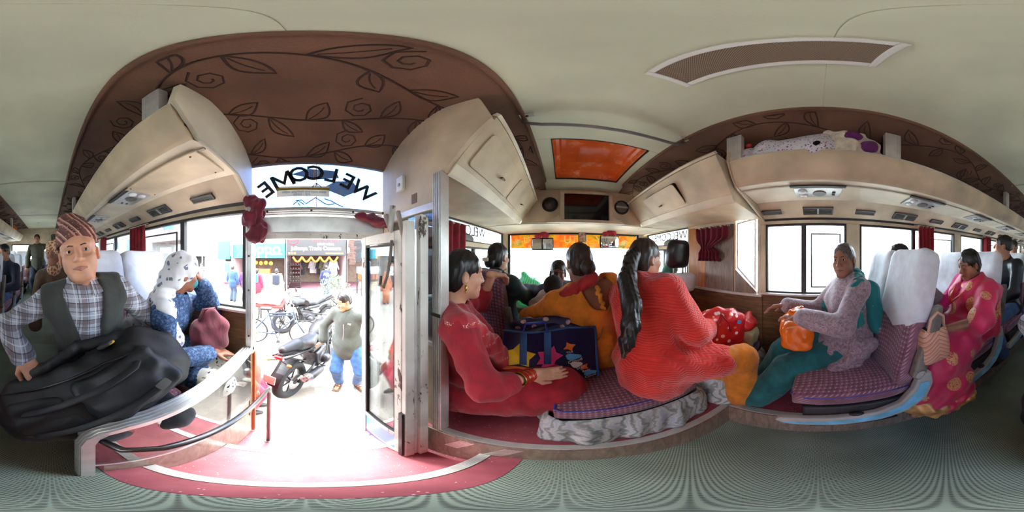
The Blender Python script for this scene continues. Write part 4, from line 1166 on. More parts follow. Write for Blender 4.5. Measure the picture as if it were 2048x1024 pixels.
# bunched curtain ends above the door
kb = Sdf()
for i in range(9): kb.ell((XL + .05 + .012*math.sin(i*2.1), -.285 + .03*math.sin(i*1.3), .11 + .028*i), (.035 + .008*math.sin(i*3), .045 + .012*math.cos(i*1.7), .03), k=.02)
kb.disp = wobble(.011, 48, 6, 3)
tag(soft('curtain_bunch', kb, .007, m_cur2), 'bunched maroon cloth hanging at the rear corner of the doorway', 'curtain')
kb = Sdf(); kb.cap((XL + .03, .30, .235), (XL + .05, .47, .20), .02, .035).cap((XL + .04, .38, .23), (XL + .05, .44, .17), .03, .02); kb.disp = wobble(.009, 50, 6, 4)
tag(soft('curtain_bunch', kb, .007, m_cur2), 'short tuft of maroon cloth on the front end of the door header', 'curtain')

# ------------------------------------------------------------------ mirrors and pictures at the windscreen
m_mirror = N('mirror_glass').done((225, 228, 230), .04, 1.0)
m_redcloth = cloth('red_pompom_cloth', (170, 24, 44), .2, .5, 30)
for (px, py, w, h, lb, split) in ((1085, 488, .33, .19, 'black framed double mirror under a red cloth bundle', True), (1219, 484, .30, .19, 'convex mirror showing red reflections under a ragged red tassel', False)):
    p = at(px, py, 2.42); e = thing('rear_view_mirror', lb, 'mirror', p)
    MB().rbox((0, 0, 0), (w, .03, h), .014, 6).build('housing', m_black, e, smooth='auto')
    if split:
        for sx in (-1, 1): MB().box((sx*w*.245 - w*.21, -.019, -h*.38), (sx*w*.245 + w*.21, -.0155, h*.38)).build('mirror_face', m_mirror, e, bevel=.003)
    else:
        MB().rbox((0, -.014, 0), (w*.9, .012, h*.86), .006, 7, lambda x, y, z: (x, y - .02*(1-(x/.14)**2), z)).build('mirror_face', m_mirror, e, smooth=True)
    MB().cyl((0, .0, h/2 - .01), (0, .05, h/2 + .07), .007).build('stalk', m_black, e)
    s_ = Sdf()
    for i in range(7): s_.ell((.07*math.sin(i*2.2), .0 - .015, h/2 + .035 + .018*math.cos(i*1.9)), (.042, .035, .035), k=.02)
    s_.disp = wobble(.004, 90, 5, px)
    soft('red_cloth_bundle', s_, .007, m_redcloth, e)
p = at(1164, 474, 2.55); e = thing('framed_picture', 'small framed picture of a garlanded figure hung on the windscreen banner', 'picture', p)
MB().box((-.06, -.01, -.08), (.06, 0, .08)).build('frame', M('red_brown_frame', (110, 50, 40), .4), e, bevel=.003)
def _pic():
    g = N('mottled_print'); v = g.voro(scale=55, out='Color'); n_ = g.noise(scale=30)
    return g.done(g.mix(.5, g.ramp(n_, [(.35, (90, 60, 56)), (.5, (206, 176, 150)), (.65, (236, 226, 210))]), (160, 110, 96)), .4)
MB().box((-.05, -.013, -.07), (.05, -.0095, .07)).build('print', _pic(), e)
# ------------------------------------------------------------------ people: one body mesh each, clothes and hair as its children
V3 = Vector
def skin(name, rgb):
    if name in _MC: return _MC[name]
    g = N(name); n_ = g.noise(scale=14, detail=4)
    a = tuple(v*.9 for v in rgb); b = tuple(min(255, v*1.05) for v in rgb)
    c = g.ramp(n_, [(.3, a), (.7, b)])
    g.bump(g.noise(scale=160, detail=2), .06, .002)
    g.b.inputs['Subsurface Weight'].default_value = .06; g.b.inputs['Subsurface Radius'].default_value = (.01, .004, .002)
    _MC[name] = g.done(c, .5); return _MC[name]
def hairmat(name, rgb):
    if name in _MC: return _MC[name]
    g = N(name); w = g.noise(g.mapping((40, 40, 4)), 6, 3)
    g.bump(w, .35, .004)
    _MC[name] = g.done(g.ramp(w, [(.3, tuple(v*.6 for v in rgb)), (.7, tuple(min(255, v*1.6) for v in rgb))]), .38); return _MC[name]
m_hair = hairmat('black_hair', (22, 18, 18)); m_hairg = hairmat('greying_hair', (70, 64, 62)); m_hairb = hairmat('brown_black_hair', (38, 28, 24))
m_eyew = M('eye_white', (226, 222, 214), .25, var=.02); m_iris = M('dark_iris', (30, 18, 12), .15, var=.1)
m_lip = M('lip', (164, 104, 90), .45, var=.1); m_lipd = M('dark_lip', (124, 68, 60), .5, var=.1); m_lipr = M('rosy_lip', (166, 70, 72), .4, var=.1)
m_shoe = M('dark_shoe', (44, 38, 36), .5); m_sandal = M('brown_sandal', (96, 70, 56), .6)
m_gold = M('gold_jewel', (220, 176, 80), .25, .9, .1)

def ik(a, t, l1, l2, pole):
    a = V3(a); t = V3(t); d = t - a; D = d.length
    if D > (l1 + l2) * .995: t = a + d.normalized() * (l1 + l2) * .995; d = t - a; D = d.length
    D = max(D, abs(l1 - l2) + .01)
    x = (l1*l1 - l2*l2 + D*D) / (2*D); h = math.sqrt(max(0, l1*l1 - x*x)); u = d.normalized()
    p = V3(pole); p = p - u * p.dot(u)
    if p.length < 1e-4: p = u.orthogonal()
    return a + u * x + p.normalized() * h, t

def rotm(x, y, z): return Matrix((x, y, z)).transposed()

class Person:
    def __init__(s, name, label, pelvis, az, head, H=1.6, head_az=None, pitch=0, roll=0, build=1.0, fem=False, wid=1.0,
                 hand_r=None, hand_l=None, pole_r=None, pole_l=None, knee_r=None, knee_l=None, foot_r=None, foot_l=None,
                 curl_r=.5, curl_l=.5, hdir_r=None, hdir_l=None, pn_r=None, pn_l=None, group=None, cat='person'):
        s.k = k = H / 1.62; s.p = p = V3(pelvis); s.name = name; s.label = label; s.group = group; s.fem = fem; s.b = build; s.cat = cat
        f = V3((math.sin(R(az)), math.cos(R(az)), 0)); s.f0 = f
        s.hd = V3(head); ha = R(az if head_az is None else head_az)
        hf = V3((math.sin(ha) * math.cos(R(pitch)), math.cos(ha) * math.cos(R(pitch)), math.sin(R(pitch))))
        hr = V3((math.cos(ha), -math.sin(ha), 0)); hu = hr.cross(hf)
        q = Matrix.Rotation(R(roll), 3, hf); hr = q @ hr; hu = q @ hu
        s.full = 0; s.hw = 1.0; s.hs = .93 * k; s.hm = rotm(hr, hf, hu); s.hf, s.hr, s.hu = hf, hr, hu
        nk_top = s.hd - hu * .085 * k - hf * .022 * k; s.nt = nk_top
        neck = nk_top - V3((0, 0, 1)) * .062 * k - f * .02 * k; s.neck = neck
        u = (neck - p); s.L = u.length; u.normalize(); s.u = u
        r0 = V3((math.cos(R(az)), -math.sin(R(az)), 0)); rt = (r0 - u * r0.dot(u)).normalized(); s.rt = rt; s.f = u.cross(rt)
        s.tm = rotm(rt, s.f, u); w = .172 * k * wid; s.w = w
        s.sh = {1: neck - u * .055*k + rt * w, -1: neck - u * .055*k - rt * w}
        s.hip = {1: p - u * .02*k + rt * .09*k, -1: p - u * .02*k - rt * .09*k}
        s.el = {}; s.wr = {}; s.kn = {}; s.an = {}; s.hdv = {}; s.pn = {}; s.curl = {1: curl_r, -1: curl_l}
        for sd, hnd, pole, hdv, pn in ((1, hand_r, pole_r, hdir_r, pn_r), (-1, hand_l, pole_l, hdir_l, pn_l)):
            if hnd is None: hnd = s.sh[sd] - V3((0, 0, .50*k)) + f * .10*k + rt * sd * .05
            if pole is None: pole = -f * .6 + rt * sd * .7 - V3((0, 0, .5))
            e, wv = ik(s.sh[sd], hnd, .278*k, .25*k, pole); s.el[sd] = e; s.wr[sd] = wv
            s.hdv[sd] = V3(hdv).normalized() if hdv is not None else (wv - e).normalized(); s.pn[sd] = V3(pn) if pn is not None else V3((0, 0, -1))
        for sd, kn, ft in ((1, knee_r, foot_r), (-1, knee_l, foot_l)):
            if ft is None: ft = s.hip[sd] + f * .48*k - V3((0, 0, .42*k))
            pole = (V3(kn) - (s.hip[sd] + V3(ft)) / 2) if kn is not None else f * .7 + V3((0, 0, .7))
            e, an = ik(s.hip[sd], ft, .43*k, .41*k, pole); s.kn[sd] = e; s.an[sd] = an
        s.child = []
    # -- primitive sets -----------------------------------------------------------
    def torso(s, S, t=0., k=.045, belly=0., hips=1.0):
        K = s.k; b = s.b; p, u, f, L, tm = s.p, s.u, s.f, s.L, s.tm
        S.ell(p + u*.01, ((.165*hips*b)*K + t, (.122*b)*K + t, .115*K + t), tm, k)
        S.ell(p + u*L*.34 + f*(.005 + belly*.4), (.138*b*K + t, (.105*b)*K + belly*.6 + t, .16*K + t), tm, k)
        S.ell(p + u*L*.68, (.152*b*K + t, .108*b*K + t, .175*K + t), tm, k)
        S.cap(s.sh[1] - s.rt*.02, s.sh[-1] + s.rt*.02, .055*K*b + t, None, k)
        if s.fem:
            for sd in (1, -1): S.ell(p + u*L*.66 + f*.085*K*b + s.rt*sd*.07*K, (.06*K + t*.6, .05*K + t*.6, .06*K + t*.6), tm, k)
    def arm(s, S, sd, t=0., upto=2.0, k=.02, loose=0.):
        K = s.k; a, e, w = s.sh[sd], s.el[sd], s.wr[sd]
        r = (.05*K*s.b**.5 + t, .040*K + t, .038*K + t + loose*.3, .027*K + t + loose)
        if upto >= 1: S.cap(a, e, r[0], r[1], k)
        else: S.cap(a, a.lerp(e, upto), r[0], r[0] + (r[1]-r[0])*upto, k)
        if upto > 1:
            q = min(upto - 1, 1); S.cap(e, e.lerp(w, q), r[2], r[2] + (r[3]-r[2])*q, k)
    def leg(s, S, sd, t=0., upto=2.0, k=.03, loose=0.):
        K = s.k; a, e, w = s.hip[sd], s.kn[sd], s.an[sd]
        r = (.088*K*s.b + t, .058*K + t + loose*.4, .056*K + t + loose*.4, .036*K + t + loose)
        if upto >= 1: S.cap(a, e, r[0], r[1], k)
        else: S.cap(a, a.lerp(e, upto), r[0], r[0] + (r[1]-r[0])*upto, k)
        if upto > 1:
            q = min(upto - 1, 1); S.cap(e, e.lerp(w, q), r[2], r[2] + (r[3]-r[2])*q, k)
    def hand(s, S, sd):
        K = s.k; w = s.wr[sd]; d = s.hdv[sd]; n_ = s.pn[sd] - d * s.pn[sd].dot(d)
        n_ = n_.normalized() if n_.length > 1e-3 else d.orthogonal().normalized()
        side = d.cross(n_); thumb = side * (1 if sd < 0 else -1)      # thumb side
        S.cap(w - d*.02*K, w + d*.02*K, .025*K, .026*K, .01)
        S.box(w + d*.055*K, (.037*K, .014*K, .046*K), .012*K, rotm(side, n_, d), .012)
        c = s.curl[sd]
        for i, (o, l) in enumerate(((.029, .066), (.010, .076), (-.010, .071), (-.028, .056))):
            b = w + d*.094*K + thumb*o*K; c1 = c*.75 + i*.06; c2 = c*1.5 + i*.08
            d1 = d*math.cos(c1) + n_*math.sin(c1); d2 = d*math.cos(c2 + .1) + n_*math.sin(c2 + .1)
            m = b + d1*l*.52*K; S.cap(b - d*.012*K, m, .0095*K, .0085*K, .005); S.cap(m, m + d2*l*.52*K, .0085*K, .0068*K, .004)
        b = w + d*.025*K + thumb*.03*K; m = b + (d*.62 + thumb*.6 + n_*.35).normalized()*.04*K
        S.cap(b, m, .0135*K, .0115*K, .01); S.cap(m, m + (d*.85 + thumb*.1 + n_*(.25 + .4*c)).normalized()*.036*K, .011*K, .0085*K, .005)
    def head_sdf(s, t=0., closed=False, male=True, face=True):
        S = Sdf(); 
        S.ell((0, -.012, .035), (.076 + t, .098 + t, .092 + t), k=.02)
        S.ell((0, .018, -.045), (.060 + t, .076 + t, .084 + t), k=.03)
        jw = .060 if male else .054
        S.ell((0, .006, -.062), (jw + t, .066 + t, .056 + t), k=.03)
        S.cap((-.014, .070, -.106), (.014, .070, -.106), .022 + t, None, .03)
        S.cap((0, -.03, -.05), (0, -.03, -.15), .052*(1.05 if male else .92), .054, .03)
        if not face: return S
        S.cap((-.038, .074, .030), (.038, .074, .030), .013, None, .02)
        for sx in (-1, 1):
            S.ell((sx*.038, .058, -.030), (.028, .030, .028), k=.02)
            S.ell((sx*.032, .104, .006), (.022, .022, .015), k=.022, op=-1)
        S.cap((0, .088, .012), (0, .108, -.030), .0085, .0125, .012)
        for sx in (-1, 1): S.ell((sx*.0135, .099, -.033), (.010, .010, .0085), k=.006)
        if s.full:
            for sx in (-1, 1):
                S.ell((sx*.036, .046, -.060), (.027*s.full, .034, .036), k=.02); S.cap((sx*.020, .104, -.036), (sx*.034, .091, -.066), .0016, .0016, .007, -1); S.cap((sx*.018, .097, -.012), (sx*.040, .088, -.016), .0014, .0014, .006, -1)
            S.ell((0, .036, -.112), (.034, .034, .022), k=.02); S.cap((-.03, .088, .055), (.03, .088, .055), .0016, .0016, .006, -1)
        S.ell((0, .086, -.069), (.026, .012, .016), k=.015)
        S.cap((-.022, .0965, -.0685), (.022, .0965, -.0685), .0028, None, .004, -1)
        for sx in (-1, 1):
            c = (sx*.032, .0755, .006)
            S.ell(c, (.0172, .0158, .0158), k=.006)
            if not closed: S.ell((sx*.032, .092, .0055), (.0152, .012, .0062), k=.002, op=-1)
            else: S.cap((sx*.020, .0905, .001), (sx*.044, .0885, .001), .0016, None, .002, -1)
            S.ell((sx*.080, -.008, -.014), (.010, .020, .031), Matrix.Rotation(R(sx*-14), 3, 'Z'), .010)
            S.ell((sx*.089, .000, -.012), (.006, .010, .018), k=.006, op=-1)
        return S
    def hx(s):
        m = (s.hm @ Matrix.Diagonal((s.hw*s.hs, s.hs, s.hs))).to_4x4(); m.translation = s.hd; return m
    # -- assembly -------------------------------------------------------------------
    def make(s, sk, res=.01, hres=.0045, hands=True, face=True, closed=False, male=None, feet=True, brow=None, lips=None, bare=None):
        male = (not s.fem) if male is None else male
        S = Sdf(); s.torso(S, -.012); 
        S.cap(s.neck - s.u*.03, s.nt, .05*s.k, .046*s.k, .03)
        for sd in (1, -1):
            s.arm(S, sd); s.leg(S, sd, -.010)
            if feet: 
                fd = s.foot_dir(sd); S.cap(s.an[sd], s.an[sd] - V3((0, 0, .045*s.k)) + fd*.02, .034*s.k, .034*s.k, .02); S.cap(s.an[sd] - V3((0, 0, .05*s.k)) - fd*.03*s.k, s.an[sd] - V3((0, 0, .055*s.k)) + fd*.14*s.k, .034*s.k, .024*s.k, .02)
        v, q = S.mesh(res); VV = [v]; QQ = [q]; off = len(v)
        hv, hq = s.head_sdf(0, closed, male, face).mesh(hres)
        m = np.array(s.hx()); hv = hv @ m[:3, :3].T + m[:3, 3]; VV.append(hv); QQ.append(hq + off); off += len(hv)
        if hands:
            for sd in (1, -1):
                if hands is True or hands == sd:
                    S2 = Sdf(); s.hand(S2, sd); a, b = S2.mesh(min(.0055, hres*1.1)); VV.append(a); QQ.append(b + off); off += len(a)
        o = link(s.name, np_mesh(s.name, np.concatenate(VV), np.concatenate(QQ)), sk, None, True)
        tag(o, s.label, s.cat, s.group); s.o = o
        X = s.hx()
        def loc(p): return X @ V3(p)
        if face:
            if not closed:
                for sx in (-1, 1):
                    e = MB().ball(loc((sx*.032, .0735, .006)), .0146*s.hs, 14, 10).build('eye', m_eyew, o, smooth=True)
                    gx = .0
                    MB().ball(loc((sx*.032 + gx, .0822, .0062)), .0082*s.hs, 10, 8).build('iris', m_iris, e, smooth=True)
            if brow is not None:
                for sx in (-1, 1):
                    MB().tube([loc((sx*.013, .0885, .0265)), loc((sx*.029, .0885, .0305)), loc((sx*.047, .0775, .0255))], [.0028*s.hs, .0034*s.hs, .0015*s.hs], 6).build('eyebrow', brow, o, smooth=True)
            if lips is not None:
                L_ = Sdf()
                L_.cap((-.027, .0885, -.0685), (-.004, .0960, -.0640), .0022, .0044, .006).cap((.027, .0885, -.0685), (.004, .0960, -.0640), .0022, .0044, .006)
                L_.cap((-.023, .0890, -.0705), (0, .0960, -.0740), .0022, .0050, .006).cap((.023, .0890, -.0705), (0, .0960, -.0740), .0022, .0050, .006)
                soft('lips', L_, .002, lips, o, X @ Matrix.Translation((0, .003 if s.full else .001, 0)))
        return o
    def foot_dir(s, sd):
        d = s.kn[sd] - s.hip[sd]; d.z = 0
        if d.length < .05: d = s.f0.copy()
        return d.normalized()
    def part(s, nm, S, mat, res=.01, local=False): return soft(nm, S, res, mat, s.o, s.hx() if local else None)
    def top(s, nm, mat, t=.014, sleeve=2.0, hem=.0, res=.01, belly=0., neckcut=.062, wob=.004, loose=.01, seed=1, thigh=0., hips=1.03, vcut=0.):
        S = Sdf(); s.torso(S, t, .05, belly, hips)
        if hem > 0: S.cap(s.p - s.u*.02, s.p - s.u*hem, (.145*s.b*s.k + t), (.15*s.b*s.k + t), .06)
        S.cap(s.neck - s.u*.04, s.neck + (s.nt - s.neck)*.35, .056*s.k + t, .052*s.k + t*.7, .03)
        for sd in (1, -1):
            if sleeve > 0: s.arm(S, sd, t*.9, sleeve, .03, loose)
            if thigh > 0: s.leg(S, sd, t + .012, thigh, .05)
        S.ell(s.nt + (s.neck - s.nt)*.3 + s.f*.01, (neckcut*s.k, neckcut*s.k*1.05, .06*s.k), s.tm, .008, -1)
        if vcut: S.cap(s.neck + s.f*.12*s.k, s.neck + s.f*.13*s.k - s.u*vcut, .035*s.k, .012, .01, -1)
        S.disp = wobble(wob, 34, 6, seed, .6) if wob else None
        return s.part(nm, S, mat, res)
    def trousers(s, nm, mat, t=.014, upto=1.95, loose=.02, res=.01, wob=.004, seed=2):
        S = Sdf(); S.ell(s.p, (.165*s.b*s.k + t, .125*s.b*s.k + t, .12*s.k + t), s.tm, .05)
        for sd in (1, -1): s.leg(S, sd, t, upto, .035, loose)
        S.disp = wobble(wob, 36, 6, seed, .6)
        return s.part(nm, S, mat, res)
    def shoes(s, mat, res=.008, nm='shoe'):
        for sd in (1, -1):
            fd = s.foot_dir(sd); S = Sdf(); a = s.an[sd] - V3((0, 0, .052*s.k))
            S.cap(a - fd*.045*s.k, a + fd*.10*s.k, .042*s.k, .042*s.k, .02).cap(a + fd*.10*s.k, a + fd*.16*s.k - V3((0, 0, .008)), .042*s.k, .030*s.k, .02)
            S.box(a + fd*.05 - V3((0, 0, .085*s.k)), (.3, .3, .05), .002, None, .004, -1)
            S.ell(s.an[sd] + V3((0, 0, .02)), (.05, .05, .05), None, .01, -1) if False else None
            s.part(nm, S, mat, res)
    def hair(s, style, mat=None, res=.005):
        mat = mat or m_hair; S = Sdf()
        if style == 'short':
            S.ell((0, -.014, .040), (.083, .104, .097), k=.02); S.ell((0, -.05, -.02), (.072, .062, .07), k=.02)
            S.ell((0, .125, -.022), (.088, .082, .098), k=.012, op=-1); S.box((0, .02, -.145), (.2, .2, .088), .01, None, .02, -1)
            for sx in (-1, 1): S.ell((sx*.092, .018, -.03), (.030, .034, .05), k=.01, op=-1)
        else:
            S.ell((0, -.014, .038), (.081, .103, .096), k=.02); S.ell((0, -.045, -.025), (.078, .066, .085), k=.03)
            S.ell((0, .128, -.014), (.076, .082, .100), k=.016, op=-1); S.ell((0, .10, -.09), (.075, .10, .06), k=.016, op=-1)
            for sx in (-1, 1): S.ell((sx*.094, .010, -.022), (.026, .026, .040), k=.008, op=-1)
            if style == 'bun': S.ell((0, -.118, -.045), (.052, .038, .05), k=.02)
            if style == 'low': S.cap((0, -.10, -.05), (0, -.085, -.12), .035, .022, .02)
        S.disp = wobble(.0022, 90, 6, 17)
        return s.part('hair', S, mat, res, True)
# ------------------------------------------------------------------ passengers
sk_a = skin('light_brown_skin', (206, 152, 122)); sk_b = skin('brown_skin', (150, 98, 74)); sk_c = skin('tan_skin', (184, 130, 100)); sk_d = skin('deep_brown_skin', (110, 68, 52))
def _plaid():
    g = N('grey_plaid_flannel'); p = g.xyz(g.coord('Object'))
    def band(c, per, w0, w1, off=0):
        f_ = g.math('FRACT', g.math('ADD', g.math('DIVIDE', c, per), off + 10)); return g.math('MULTIPLY', g.math('GREATER_THAN', f_, w0), g.math('LESS_THAN', f_, w1))
    h = g.math('ADD', p[0], g.math('MULTIPLY', p[1], .35)); v = p[2]
    c = g.ramp(g.noise(scale=30), [(.3, (146, 152, 164)), (.7, (176, 180, 190))])
    for cc, per, a_, b_, col, al in ((h, .075, .0, .30, (88, 72, 70), .62), (v, .075, .1, .40, (88, 72, 70), .62), (h, .0375, .80, .90, (40, 40, 56), .7), (v, .0375, .70, .80, (40, 40, 56), .7), (h, .075, .55, .60, (226, 226, 230), .5), (v, .075, .62, .67, (226, 226, 230), .5)):
        c = g.mix(g.math('MULTIPLY', band(cc, per, a_, b_), al), c, col)
    g.bump(g.noise(g.mapping((1, 1, .5)), 8, 4), .4, .02)
    return g.done(c, .9, sheen=.2)
m_plaid = _plaid()
def printed(name, base, spot, scale=28, thr=.16, col2=None, fold=.4, rough=.85):
    """cloth with scattered printed motifs"""
    g = N(name); n_ = g.noise(scale=12, detail=3)
    c = g.ramp(n_, [(.3, tuple(v*.88 for v in base)), (.7, base)])
    vec = g.add('ShaderNodeVectorMath', operation='ADD'); g.put(vec.inputs[0], g.coord()); nz = g.add('ShaderNodeTexNoise'); nz.inputs['Scale'].default_value = 30; g.put(nz.inputs['Vector'], g.coord())
    sc = g.add('ShaderNodeVectorMath', operation='SCALE'); g.put(sc.inputs[0], nz.outputs[1]); sc.inputs['Scale'].default_value = .05; g.put(vec.inputs[1], sc.outputs[0])
    d = g.voro(vec.outputs[0], scale); c = g.mix(g.math('LESS_THAN', d, thr), c, spot)
    if col2: d2 = g.voro(g.mapping((1, 1, 1), loc=(3, 1, 2)), scale*.8); c = g.mix(g.math('LESS_THAN', d2, thr*.8), c, col2)
    g.bump(g.noise(g.mapping((1, 1, .5)), 8, 4), fold, .02)
    return g.done(c, rough, sheen=.1)

# 1 -- man in the topi, plaid shirt and waistcoat -----------------------------------------
P = Person('person', 'man in patterned topi, plaid shirt and dark waistcoat holding a black backpack', (-.23, -.80, -.60), 6, at(157, 506, .715), 1.62, 12, 2, 10, 1.0, wid=1.0,
           hand_r=(.10, -.63, -.465), pole_r=(.6, -.3, -.3), hand_l=(-.40, -.56, -.52), pole_l=(-.7, -.3, -.2), hdir_r=(-.55, .7, -.5), pn_r=(-.4, -.3, -1), curl_r=.25,
           foot_r=(-.16, -.52, -1.09), foot_l=(-.36, -.52, -1.09))
P.hw = 1.13; P.full = 1.0
P.make(sk_a, .010, .0034, hands=True, brow=m_hairb, lips=m_lip)
S = Sdf(); S.ell((0, -.03, .012), (.082, .092, .06), k=.02); S.ell((0, .10, -.02), (.10, .085, .12), k=.01, op=-1); S.box((0, .02, -.135), (.2, .2, .095), .01, None, .02, -1)
for sx in (-1, 1): S.ell((sx*.092, .012, -.03), (.030, .030, .05), k=.01, op=-1)
P.part('hair', S, hairmat('short_grey_brown_hair', (64, 52, 46)), .004, True)
P.top('plaid_shirt', m_plaid, .012, 1.95, .08, .009, .02, loose=.016, wob=.004)
S = Sdf(); P.torso(S, .026, .05, .02); S.cap(P.p, P.p - P.u*.08, .17, .17, .05)
for sd in (1, -1): S.ell(P.sh[sd] + P.rt*sd*.055, (.055, .085, .10), P.tm, .012, -1)
S.ell(P.nt, (.075, .075, .075), P.tm, .01, -1)
S.cap(P.neck + P.f*.09, P.p + P.f*.14 + P.u*.30, .085, .052, .012, -1); S.cap(P.p + P.f*.14 + P.u*.30, P.p + P.f*.17 + P.u*.12, .052, .045, .012, -1); S.cap(P.p + P.f*.17 + P.u*.12, P.p + P.f*.20 - P.u*.12, .045, .09, .012, -1)
S.disp = wobble(.004, 30, 6, 9, .5)
vest = P.part('waistcoat', S, cloth('charcoal_waistcoat', (50, 54, 50), .12, .5, 6), .009)
for i in range(3):
    MB().lathe([(0, 0), (.009, 0), (.009, .003), (.005, .004), (0, .003)], P.p + P.f*(.155 + .0*i) + P.u*(.02 + .1*i) + P.rt*(.055), P.f, 14).build('button', m_black, vest)
for sd in (1, -1):                                             # collar points
    a = P.neck + P.f*.055 + P.u*.035 + P.rt*sd*.035
    MB().add([a, a + P.rt*sd*.045 - P.u*.01 - P.f*.03, a + P.rt*sd*.055 - P.u*.055 + P.f*.02, a - P.u*.06 + P.f*.045 + P.rt*sd*.008], [(0, 1, 2, 3)]).build('collar', m_plaid, P.o, solid=.006)
P.trousers('trousers', cloth('dark_trousers', (44, 42, 44)), .012, 1.95, .02, .012)
P.shoes(m_shoe)
def _topi():
    g = N('striped_dhaka_cloth'); p = g.xyz(g.coord('Object'))
    u = g.math('ADD', g.math('MULTIPLY', p[2], .75), g.math('MULTIPLY', p[0], -.85)); z = g.math('ADD', u, g.math('MULTIPLY', g.noise(scale=60), .006))
    f_ = g.math('FRACT', g.math('MULTIPLY', z, 16))
    c = g.ramp(f_, [(0, (104, 66, 62)), (.28, (186, 132, 118)), (.42, (84, 50, 56)), (.58, (150, 100, 86)), (.68, (206, 160, 140)), (.76, (92, 54, 50)), (1, (104, 66, 62))], 'CONSTANT')
    d = g.math('LESS_THAN', g.voro(scale=85), .22); c = g.mix(g.math('MULTIPLY', d, .5), c, (220, 190, 130))
    g.bump(g.noise(scale=120), .2, .004)
    return g.done(c, .85)
S = Sdf(); S.cap((0, -.012, .046), (.0, -.012, .075), .092, .088, .01); S.cap((0, -.012, .08), (.012, -.03, .165), .082, .042, .02); S.cap((-.02, -.03, .15), (.04, -.03, .175), .03, .026, .03)
S.box((0, 0, -.048), (.3, .3, .090), .004, Matrix.Rotation(R(10), 3, 'X') @ Matrix.Rotation(R(6), 3, 'Y'), .006, -1)
S.disp = wobble(.002, 60, 4, 4)
P.part('topi_hat', S, _topi(), .005, True)

# 2 -- passenger in the white headscarf leaning on the sill ---------------------------------
m_scarf = printed('white_scarf_grey_leaves', (232, 233, 236), (112, 118, 138), 22, .27)
hb = at(366, 545, .98)
P = Person('person', 'passenger in white leaf-print headscarf and blue kurta leaning on the window sill', (-.64, -.82, -.60), -30, hb, 1.56, -62, -8, 6, .98, True,
           hand_l=at(399, 556, 1.03) + V3((0, 0, -.02)), pole_l=(-.55, .5, -.9), hdir_l=(.1, -.25, 1), pn_l=(.4, -.6, .1), curl_l=.8,
           hand_r=(-.70, -.46, -.56), pole_r=(.6, .1, -.4), hdir_r=(-.6, .45, -.2), pn_r=(0, 0, -1), curl_r=.4, foot_r=(-.50, -.50, -1.09), foot_l=(-.68, -.50, -1.09))
P.make(sk_b, .010, .0042, brow=m_hair)
def _kurta():
    g = N('speckled_indigo_cotton'); n_ = g.noise(scale=60, detail=5, rough=.75); g.bump(g.noise(g.mapping((1, 1, .5)), 8, 4), .4, .02)
    return g.done(g.ramp(n_, [(.36, (18, 34, 66)), (.5, (40, 66, 104)), (.66, (104, 134, 170))]), .85)
P.top('indigo_kurta', _kurta(), .014, 1.82, .12, .010, loose=.022, seed=4, thigh=.9)
P.trousers('floral_trousers', printed('black_white_floral', (226, 222, 210), (40, 40, 46), 40, .30), .016, 1.9, .03, .012)
S = Sdf(); S.ell((0, -.015, .035), (.095, .118, .108), k=.02); S.ell((0, -.06, -.04), (.095, .085, .09), k=.03); S.cap((0, -.11, -.05), (0, -.10, -.14), .05, .045, .03)
S.ell((0, .150, -.035), (.085, .088, .10), k=.012, op=-1); S.disp = wobble(.004, 55, 6, 5)
P.part('headscarf', S, m_scarf, .006, True)
S = Sdf(); sh = P.sh
back = P.neck - P.f*.05
S.cap(sh[1] + V3((0, 0, .03)), back + V3((0, 0, .045)), .045, .062, .03).cap(back + V3((0, 0, .045)), sh[-1] + V3((0, 0, .025)), .062, .045, .03)
a_ = sh[1].lerp(back, .45); S.cap(a_ - P.f*.03, a_ - P.f*.12 - P.u*.20 + P.rt*.01, .058, .066, .04).cap(a_ - P.f*.12 - P.u*.20 + P.rt*.01, a_ - P.f*.15 - P.u*.42 + P.rt*.02, .066, .062, .04)
S.cap(sh[1] + P.f*.02 + V3((0, 0, .02)), sh[1] + P.f*.11 - P.u*.16 - P.rt*.01, .052, .050, .03).cap(sh[1] + P.f*.11 - P.u*.16 - P.rt*.01, sh[1] + P.f*.13 - P.u*.36 - P.rt*.04, .050, .045, .03)
S.disp = wobble(.007, 46, 6, 6)
P.part('shawl', S, m_scarf, .009)
S = Sdf(); S.ell((0, .078, -.062), (.045, .042, .045), k=.01); P.part('face_mask', S, cloth('teal_mask', (70, 160, 170)), .005, True)
wv = P.wr[-1]; MB().torus(wv - P.hdv[-1]*.02, P.hdv[-1], .030, .006, 18, 6).build('wrist_watch', m_black, P.o, smooth=True)
for i in range(3): MB().torus(P.wr[1] - P.hdv[1]*(.0 + .03*i), P.hdv[1], .031, .0035 + .003*(i == 0), 18, 6).build('bangle', M('maroon_bangle', (130, 30, 44), .3, .3), P.o, smooth=True)

